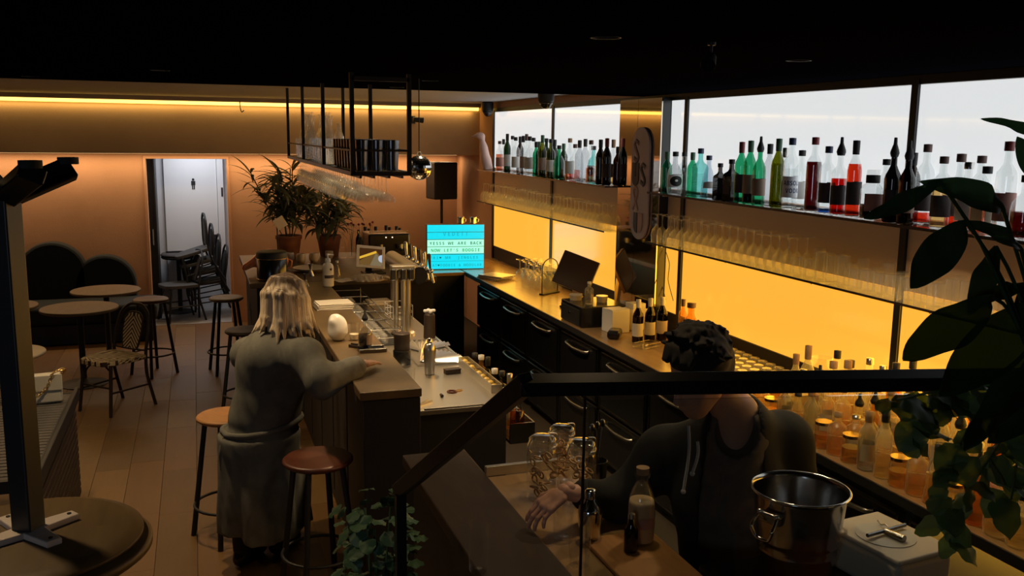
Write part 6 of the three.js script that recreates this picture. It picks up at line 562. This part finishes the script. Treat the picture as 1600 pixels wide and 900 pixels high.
  part(o, 'hair', hg, hairM, 'blonde hair with dark roots');
  // trousers and boots
  const tr = blend([capsule(hipL, kL, 0.10, 0.075), capsule(kL, aL, 0.072, 0.056), capsule(hipR, kR, 0.10, 0.075), capsule(kR, aR, 0.072, 0.056)], 0.03); part(o, 'trousers', surfaceNet((x, y, z) => Math.max(tr(x, y, z), 0.07 - y), [-0.3, 0.03, -0.3], [0.3, P[1] + 0.05, 0.3], 0.013), std(lin(0.012, 0.012, 0.014), 0.9));
  for (const [a, d] of [[aL, [0.10, 0, -0.12]], [aR, [0.10, 0, -0.12]]]) { const b = blend([capsule(add3(a, [-0.02, -0.04, 0.02]), add3(a, [d[0], -0.045, d[2]]), 0.042, 0.036), capsule(a, add3(a, [0, 0.10, 0]), 0.05, 0.052)], 0.03); const bt = part(o, 'boot', surfaceNet((x, y, z) => Math.max(b(x, y, z), 0.006 - y), add3(a, [-0.15, -0.12, -0.22]), add3(a, [0.2, 0.2, 0.12]), 0.009), M.blackGloss); part(bt, 'sole', [rod([a[0] - 0.01, 0.008, a[2] + 0.01], [a[0] + d[0], 0.008, a[2] + d[2]], 0.012, 0.012)], M.rubber); }
}
{ // ---- bartender: dark tousled hair, black hooded jacket over a grey top, bent over the counter
  const head = atDepth(1090, 584, 2.86), neck = atDepth(1150, 648, 2.98), chest = atDepth(1140, 770, 3.08), pelvis = atDepth(1160, 1000, 3.16), sr = atDepth(1040, 712, 3.16), sl = atDepth(1222, 690, 3.12);
  const er = atDepth(968, 782, 3.14), wr = atDepth(882, 768, 3.0), el = atDepth(1272, 850, 3.08), wl = atDepth(1225, 930, 2.78);
  const o = thing('person', 'person with dark tousled hair and a black hooded jacket, bending over the work counter', 'person', [pelvis[0], 0, pelvis[2]]); const L = (p) => [p[0] - pelvis[0], p[1], p[2] - pelvis[2]]; const H = L(head), N = L(neck), C = L(chest), P = L(pelvis), SR = L(sr), SL = L(sl), ER = L(er), WR = L(wr), EL = L(el), WL = L(wl);
  const fd = [-0.84, -0.46, 0.28], hf = frame3(fd, [-0.1, 1, 0.1]), hp = (a, b, c) => add3(H, hf(a, b, c));
  const hipR = add3(P, [-0.10, -0.02, 0.02]), hipL = add3(P, [0.10, -0.02, -0.02]), kR = [-0.11, 0.50, 0.03], kL = [0.11, 0.50, -0.0], aR = [-0.11, 0.09, 0], aL = [0.12, 0.09, -0.04];
  const face = blend([ellipsoid(hp(0, 0.035, -0.012), [0.078, 0.088, 0.100]), ellipsoid(hp(0, -0.03, 0.028), [0.064, 0.085, 0.068]), capsule(hp(0, -0.102, 0.052), hp(0, -0.092, 0.045), 0.030, 0.036), capsule(hp(-0.045, -0.055, 0.0), hp(0, -0.10, 0.04), 0.028, 0.026), capsule(hp(0.045, -0.055, 0.0), hp(0, -0.10, 0.04), 0.028, 0.026)], 0.03);
  const feat = (x, y, z) => { let d = face(x, y, z); const u = (f, k) => { const e = f(x, y, z), h = Math.max(k - Math.abs(d - e), 0) / k; d = Math.min(d, e) - h * h * k * 0.25; }, c = (f, k) => { const e = -f(x, y, z), h = Math.max(k - Math.abs(d - e), 0) / k; d = Math.max(d, e) + h * h * k * 0.25; }; c(eyeL, 0.012); c(eyeR, 0.012); u(nose, 0.012); u(tip, 0.01); u(lipU, 0.008); u(lipD, 0.008); u(brow, 0.016); u(earL, 0.008); u(earR, 0.008); c(mouth, 0.005); return d; };
  const eyeL = ellipsoid(hp(-0.032, 0.012, 0.100), [0.019, 0.012, 0.014]), eyeR = ellipsoid(hp(0.032, 0.012, 0.100), [0.019, 0.012, 0.014]), nose = capsule(hp(0, 0.012, 0.090), hp(0, -0.030, 0.112), 0.009, 0.012), tip = capsule(hp(-0.010, -0.036, 0.100), hp(0.010, -0.036, 0.100), 0.009, 0.009), lipU = capsule(hp(-0.018, -0.063, 0.091), hp(0.018, -0.063, 0.091), 0.0065, 0.0065), lipD = capsule(hp(-0.015, -0.077, 0.088), hp(0.015, -0.077, 0.088), 0.0075, 0.0075), brow = capsule(hp(-0.045, 0.032, 0.086), hp(0.045, 0.032, 0.086), 0.010, 0.010), mouth = capsule(hp(-0.02, -0.070, 0.100), hp(0.02, -0.070, 0.100), 0.003, 0.003), earL = ellipsoid(hp(-0.080, -0.005, -0.012), [0.010, 0.031, 0.019]), earR = ellipsoid(hp(0.080, -0.005, -0.012), [0.010, 0.031, 0.019]);
  const gh = surfaceNet(feat, add3(H, [-0.2, -0.2, -0.2]), add3(H, [0.2, 0.2, 0.2]), 0.0042);
  const bodyF = blend([ellipsoid(H, [0.06, 0.06, 0.06]), capsule(hp(0, -0.05, -0.04), N, 0.056, 0.062), capsule(N, C, 0.072, 0.10), capsule(C, P, 0.11, 0.11), capsule(SR, SL, 0.05, 0.05), capsule(SR, ER, 0.052, 0.042), capsule(ER, WR, 0.040, 0.028), capsule(SL, EL, 0.052, 0.042), capsule(EL, WL, 0.040, 0.028), capsule(hipR, kR, 0.09, 0.06), capsule(kR, aR, 0.058, 0.04), capsule(hipL, kL, 0.09, 0.06), capsule(kL, aL, 0.058, 0.04)], 0.035);
  const [lo, hi] = bounds([H, WR, ER, EL, WL, SL, aL, aR], 0.16); const g1 = surfaceNet(bodyF, [lo[0], 0.03, lo[2]], hi, 0.014); const dR = [-0.10, -0.055, 0.015], dL = [-0.08, -0.06, 0.03]; const cR = add3(WR, V(...dR).normalize().multiplyScalar(0.08).toArray()), cL = add3(WL, V(...dL).normalize().multiplyScalar(0.08).toArray()); const bxd = (c, m) => [c.map((v) => v - m), c.map((v) => v + m)];
  const body = part(o, 'body', [g1, gh, surfaceNet(hand(WR, dR, [0, 1, 0.2], 0.42, -1), ...bxd(cR, 0.13), 0.0035), surfaceNet(hand(WL, dL, [0, 1, 0.2], 0.45, 1), ...bxd(cL, 0.13), 0.0035)], std(lin(0.50, 0.28, 0.20), 0.5)); for (const s of [-1, 1]) { const e = part(body, 'eye', [sph(0.0115, ...hp(s * 0.032, 0.012, 0.078))], std(lin(0.6, 0.58, 0.55), 0.2)); part(body, 'eyebrow', [tube([hp(s * 0.012, 0.036, 0.098), hp(s * 0.032, 0.042, 0.096), hp(s * 0.052, 0.034, 0.080)], 0.005, 12, 6)], std(lin(0.012, 0.009, 0.007), 0.8)); }
  // hair
  const hairM = std(lin(0.010, 0.008, 0.007), 0.85); const rr = rng(9), lk = [ellipsoid(hp(0, 0.055, -0.028), [0.092, 0.092, 0.108]), ellipsoid(hp(0, 0.010, -0.048), [0.092, 0.100, 0.080]), ellipsoid(hp(0, -0.05, -0.07), [0.062, 0.06, 0.045])]; const tuft = []; for (let i = 0; i < 190; i++) { const a = rr() * 6.283, e = 0.05 + rr() * 1.45, d = [Math.cos(a) * Math.sin(e), Math.cos(e), Math.sin(a) * Math.sin(e)]; if (d[2] > 0.35) continue; const b = hp(d[0] * 0.088, 0.05 + d[1] * 0.088, -0.028 + d[2] * 0.10), t = hp(d[0] * 0.112 + (rr() - 0.5) * 0.05, 0.055 + d[1] * 0.104 + rr() * 0.008, -0.02 + d[2] * 0.120 + 0.006); tuft.push(capsule(b, t, 0.010, 0.0035)); } for (let i = 0; i < 9; i++) { const x = -0.06 + i * 0.015; tuft.push(capsule(hp(x * 0.9, 0.112, 0.035), hp(x + (rr() - 0.5) * 0.02, 0.088 + rr() * 0.012, 0.066 + rr() * 0.008), 0.015, 0.006)); }
  const hs = blend([...lk, ...tuft], 0.014); part(o, 'hair', surfaceNet(hs, add3(H, [-0.22, -0.22, -0.22]), add3(H, [0.22, 0.24, 0.22]), 0.0055), hairM, 'short tousled dark hair'); const wisps = []; for (let i = 0; i < 14; i++) { const a = rr() * 6.283, b = hp(Math.cos(a) * 0.05, 0.125, -0.03 + Math.sin(a) * 0.04), t = add3(b, [(rr() - 0.5) * 0.04, 0.012 + rr() * 0.02, (rr() - 0.5) * 0.04]); wisps.push(rod(b, t, 0.0016, 0.0006, 5)); } const wp = part(o, 'hair_wisps', wisps, hairM); wp.userData.kind = 'stuff';
  // grey top, black hooded jacket with pale cords
  const topM = std(0xffffff, 0.9, 0, { map: blotchTex([0.34, 0.31, 0.29], [0.42, 0.38, 0.35], 15, 0.3, 9), bumpMap: weaveBump, bumpScale: 0.001 }), jackM = std(lin(0.010, 0.010, 0.012), 0.92, 0, { bumpMap: weaveBump, bumpScale: 0.001 });
  const toCam = V(-head[0], 0, -head[2]).normalize(); const front = (x, z, c) => (x - c[0]) * toCam.x + (z - c[2]) * toCam.z, side = (x, z, c) => (x - c[0]) * -toCam.z + (z - c[2]) * toCam.x;
  const shirt = blend([capsule(add3(N, [0, -0.07, 0]), C, 0.115, 0.165), capsule(C, P, 0.166, 0.16)], 0.05), neckHole = ellipsoid(add3(N, [toCam.x * 0.10, -0.02, toCam.z * 0.10]), [0.07, 0.09, 0.07]); part(o, 'top', surfaceNet((x, y, z) => Math.max(shirt(x, y, z), -neckHole(x, y, z), P[1] - 0.12 - y) + 0.004 * (fbm(x * 14 + 60, y * 5 + 60 + z * 14, 256, 8, 2) - 0.5), [P[0] - 0.3, P[1] - 0.2, P[2] - 0.3], [N[0] + 0.28, N[1] + 0.06, N[2] + 0.3], 0.008), topM, 'grey scoop-neck top');
  const jk = blend([capsule(add3(N, [0, -0.06, 0]), C, 0.115, 0.185), capsule(C, P, 0.188, 0.185), capsule(SR, SL, 0.088, 0.088), capsule(add3(N, [0, -0.035, 0]), SL, 0.075, 0.085), capsule(add3(N, [0, -0.035, 0]), SR, 0.075, 0.085), capsule(SR, ER, 0.090, 0.066), capsule(ER, lerp3(ER, WR, 0.62), 0.064, 0.054), capsule(SL, EL, 0.090, 0.066), capsule(EL, lerp3(EL, WL, 0.85), 0.064, 0.048), capsule(add3(N, [-toCam.x * 0.07, -0.02, -toCam.z * 0.07]), add3(N, [-toCam.x * 0.10, -0.09, -toCam.z * 0.10]), 0.075, 0.085)], 0.05);
  const open = (x, y, z) => { const f = front(x, z, C), s = side(x, z, C), t = (N[1] - y), w = Math.min(0.10, 0.075 + t * 0.10); return Math.max(Math.abs(s - 0.0) - w, 0.03 - f); }; part(o, 'jacket', surfaceNet((x, y, z) => Math.max(jk(x, y, z) + 0.008 * (fbm(x * 12 + 30, y * 8 + z * 12 + 30, 256, 28, 3) - 0.5), -open(x, y, z), P[1] - 0.18 - y), [lo[0] - 0.05, P[1] - 0.26, lo[2] - 0.1], [hi[0] + 0.05, N[1] + 0.12, hi[2] + 0.12], 0.0105), jackM, 'black hooded jacket');
  const cord = std(lin(0.5, 0.5, 0.5), 0.7); const cordAt = (px0, py0, px1, py1, d, nm) => { const pts = []; for (let i = 0; i <= 6; i++) { const t = i / 6; pts.push(L(atDepth(px0 + (px1 - px0) * t + 3 * Math.sin(t * 4), py0 + (py1 - py0) * t, d))); } return part(o, nm, [tube(pts, 0.005, 30, 7), sph(0.008, ...pts[6])], cord); }; cordAt(1076, 665, 1070, 768, 2.86, 'jacket_cord'); cordAt(1090, 690, 1084, 740, 2.865, 'jacket_cord');
  const slacks = blend([capsule(hipR, kR, 0.115, 0.085), capsule(kR, aR, 0.082, 0.065), capsule(hipL, kL, 0.115, 0.085), capsule(kL, aL, 0.082, 0.065)], 0.03); part(o, 'trousers', surfaceNet((x, y, z) => Math.max(slacks(x, y, z), 0.05 - y), [-0.3, 0.02, -0.25], [0.3, P[1] + 0.06, 0.25], 0.02), std(lin(0.01, 0.01, 0.014), 0.9)); for (const a of [aR, aL]) { const b = capsule(add3(a, [0.03, -0.045, -0.01]), add3(a, [-0.15, -0.05, 0.06]), 0.044, 0.04); part(o, 'shoe', surfaceNet((x, y, z) => Math.max(b(x, y, z), 0.004 - y), add3(a, [-0.24, -0.12, -0.12]), add3(a, [0.12, 0.06, 0.16]), 0.01), M.blackGloss); }
}
// ------------------------------------------------------------------ plants by the camera
function broadLeaf(L, W, bend, twist, seg = 14, fold = 0.18, heart = false) { const p = [], idx = [], n = 4; for (let i = 0; i <= seg; i++) { const t = i / seg; let w = W * 0.5 * (heart ? Math.pow(Math.sin(Math.PI * Math.min(1, 0.22 + 0.78 * t)), 0.75) * (t < 0.08 ? t / 0.08 : 1) : Math.pow(Math.sin(Math.PI * Math.pow(t, 0.85)), 0.8)) + 0.0005; const a = bend * t, y = L * (Math.abs(bend) > 1e-3 ? Math.sin(a) / bend : t), z = L * (Math.abs(bend) > 1e-3 ? (1 - Math.cos(a)) / bend : 0), tw = twist * t; for (let j = -n; j <= n; j++) { const s = j / n, x = s * w, lift = Math.abs(s) * w * fold + 0.004 * Math.sin(t * 14 + s * 2) * Math.abs(s); p.push(x * Math.cos(tw) - lift * Math.sin(tw), y, z + x * Math.sin(tw) + lift * Math.cos(tw)); } if (i < seg) for (let j = 0; j < 2 * n; j++) { const k = i * (2 * n + 1) + j, m = k + 2 * n + 1; idx.push(k, k + 1, m, k + 1, m + 1, m); } } const g = new THREE.BufferGeometry(); g.setAttribute('position', new THREE.Float32BufferAttribute(p, 3)); g.setIndex(idx); g.computeVertexNormals(); return metreUV(g); }
{ // leaves are laid from stalk to tip between two places in the room
  const o = thing('house_plant', 'large-leaved dark green house plant leaning over the handrail', 'plant', [1.45, 0.8, -0.78]); const base = [1.45, 0.8, -0.78], L = (p) => [p[0] - base[0], p[1] - base[1], p[2] - base[2]];
  part(o, 'pot', lathe([[0, 0], [0.13, 0], [0.17, 0.30], [0.18, 0.30], [0.18, 0.33], [0.16, 0.33], [0.155, 0.30], [0, 0.29]], 32), M.terracotta); part(o, 'soil', cyl(0.155, 0.155, 0.005, 0, 0.291, 0, 24), M.soil);
  const lay = (a, b, W, bend, twist, up) => { const A = V(...L(a)), B = V(...L(b)), d = B.clone().sub(A), len = d.length() * (1 + 0.06 * Math.abs(bend)), g = broadLeaf(len, W, bend, twist); const m = share(o, 'leaf', g, M.leafDark, A.toArray()); const dy = d.clone().normalize(), n = EYE.clone().sub(V(...a)); n.addScaledVector(dy, -n.dot(dy)).normalize(); const x = new THREE.Vector3().crossVectors(dy, n), chord = Math.abs(bend) > 1e-3 ? Math.atan2((1 - Math.cos(bend)) / bend, Math.sin(bend) / bend) : 0; m.quaternion.setFromRotationMatrix(new THREE.Matrix4().makeBasis(x, dy, n)); m.quaternion.multiply(new THREE.Quaternion().setFromAxisAngle(V(1, 0, 0), -chord)); m.quaternion.premultiply(new THREE.Quaternion().setFromAxisAngle(dy, up)); return m; };
  const stalk = (pts) => part(o, 'stalk', [tube(pts.map(L), 0.003, 30, 6)], M.leafDark); const crown = atDepth(1640, 560, 1.45);
  for (const [x0, y0, x1, y1, d0, d1, W, bend, tw, up] of [ // photo columns and rows of stalk end and tip, reach from the eye, width, bend, twist, turn
    [1568, 330, 1440, 284, 1.36, 1.30, 0.040, -0.9, 0.3, 0.5], [1468, 282, 1352, 340, 1.30, 1.28, 0.027, 0.7, 0.3, 0.5], [1508, 345, 1424, 448, 1.34, 1.26, 0.053, 0.5, 0.1, 0.1], [1596, 392, 1498, 346, 1.40, 1.34, 0.024, -0.8, 0.2, 0.6], [1556, 385, 1514, 492, 1.42, 1.38, 0.036, 0.35, 0.5, 0.5], [1606, 445, 1512, 482, 1.45, 1.40, 0.024, -0.6, 0.2, 0.4], [1548, 462, 1413, 560, 1.36, 1.24, 0.065, 0.5, 0.0, 0.4], [1630, 470, 1470, 616, 1.42, 1.26, 0.077, 0.4, 0.1, 0.1], [1640, 520, 1508, 700, 1.42, 1.28, 0.065, 0.4, -0.1, 0.6], [1650, 600, 1545, 690, 1.44, 1.36, 0.050, 0.5, 0.2, 0.3], [1640, 224, 1535, 186, 1.5, 1.5, 0.018, -0.8, 0.4, 0.7], [1690, 500, 1570, 640, 1.5, 1.4, 0.062, 0.3, 0.1, 0.6], [1640, 420, 1590, 510, 1.5, 1.44, 0.048, 0.4, 0.2, 0.1], [1640, 290, 1590, 215, 1.52, 1.5, 0.040, 0.5, 0.3, 0.2]]) { const a = atDepth(x0, y0, d0), b = atDepth(x1, y1, d1); lay(a, b, W, bend, tw, up); stalk([[base[0], 1.09, base[2]], lerp3([base[0], 1.09, base[2]], crown, 0.7), lerp3(crown, a, 0.55), a]); }
}
{ // trailing pothos on the back counter end, in front of the yellow panels
  const o = thing('trailing_plant', 'trailing green vine with heart-shaped leaves hanging over the crowded bottles', 'plant', atDepth(1560, 640, 2.0)); const b0 = atDepth(1560, 640, 2.0), L = (p) => [p[0] - b0[0], p[1] - b0[1], p[2] - b0[2]], r = rng(44), gs = [broadLeaf(0.085, 0.072, 0.5, 0.1, 8, 0.15, true), broadLeaf(0.07, 0.058, 0.8, -0.2, 8, 0.2, true), broadLeaf(0.10, 0.085, 0.4, 0.2, 8, 0.12, true)];
  const vines = [[[1590, 600], [1530, 640], [1490, 720], [1475, 790], [1490, 840]], [[1600, 620], [1570, 680], [1530, 740], [1500, 790]], [[1600, 610], [1500, 620], [1440, 650], [1420, 690]], [[1610, 640], [1590, 720], [1580, 780]], [[1560, 600], [1470, 610], [1400, 625]]];
  for (const v of vines) { const pts = v.map(([x, y], i) => L(atDepth(x, y, 2.02 + 0.05 * Math.sin(i * 2)))); const c = new THREE.CatmullRomCurve3(pts.map((p) => V(...p))); part(o, 'vine', [tube(pts, 0.003, 30, 5)], M.leafVine); const n = v.length * 4; for (let i = 0; i < n; i++) { const p = c.getPoint(i / (n - 1)); const m = share(o, 'leaf', gs[r() * 3 | 0], (r(), M.leafVine), [p.x + (r() - 0.5) * 0.03, p.y, p.z + (r() - 0.5) * 0.03]); m.rotation.set(2.2 + (r() - 0.5) * 1.3, -0.6 + (r() - 0.5) * 2.4, (r() - 0.5) * 2.0, 'YXZ'); m.scale.setScalar(0.55 + r() * 0.4); } }
  const pot = [b0[0] + 0.16, b0[1] + 0.05, b0[2] + 0.22]; part(o, 'hanging_pot', lathe([[0, 0], [0.06, 0], [0.08, 0.12], [0.075, 0.12], [0, 0.11]], 24).translate(...L(pot)), M.terracotta); part(o, 'hanging_cord', [rod(L([pot[0], pot[1] + 0.11, pot[2]]), L([pot[0], NEAR_CEIL, pot[2]]), 0.003)], M.black); for (const v of [0, 1, 2]) part(o, 'vine', [tube([L([pot[0], pot[1] + 0.1, pot[2]]), L([pot[0] - 0.07, pot[1] + 0.13, pot[2] - 0.07]), L(atDepth(1600, 605 + v * 15, 2.02))], 0.003, 20, 5)], M.leafVine); }
{ // ivy beside the stair rail
  const b = [0.52, 0, -2.86], o = thing('ivy_plant', 'dark green ivy in a tall planter at the foot of the sloping handrail', 'plant', b), r = rng(55), gs = [broadLeaf(0.06, 0.055, 0.5, 0.1, 6, 0.2, true), broadLeaf(0.05, 0.045, 0.9, 0.2, 6, 0.25, true)]; part(o, 'planter', [rbox(0.22, 0.62, 0.22, 0.01, 0, 0.31, 0)], M.black); part(o, 'soil', bx(-0.1, 0.1, 0.62, 0.624, -0.1, 0.1), M.soil); for (let k = 0; k < 7; k++) { const a = k / 7 * 6.283; part(o, 'vine', [tube([[0, 0.62, 0], [Math.cos(a) * 0.06, 0.9, Math.sin(a) * 0.06], [Math.cos(a) * 0.10, 1.12, Math.sin(a) * 0.09]], 0.004, 14, 5)], M.leafIvy); } for (let i = 0; i < 170; i++) { const a = r() * 6.283, y = 0.62 + r() * 0.56, R = 0.05 + 0.09 * Math.sqrt(r()) * (1 - (y - 0.62) * 0.5); const m = share(o, 'leaf', gs[i % 2], M.leafIvy, [Math.cos(a) * R, y, Math.sin(a) * R]); m.rotation.set(1.9 + (r() - 0.5) * 1.4, -a + Math.PI / 2 + (r() - 0.5) * 0.8, (r() - 0.5), 'YXZ'); } }
renderer.render(scene, camera);
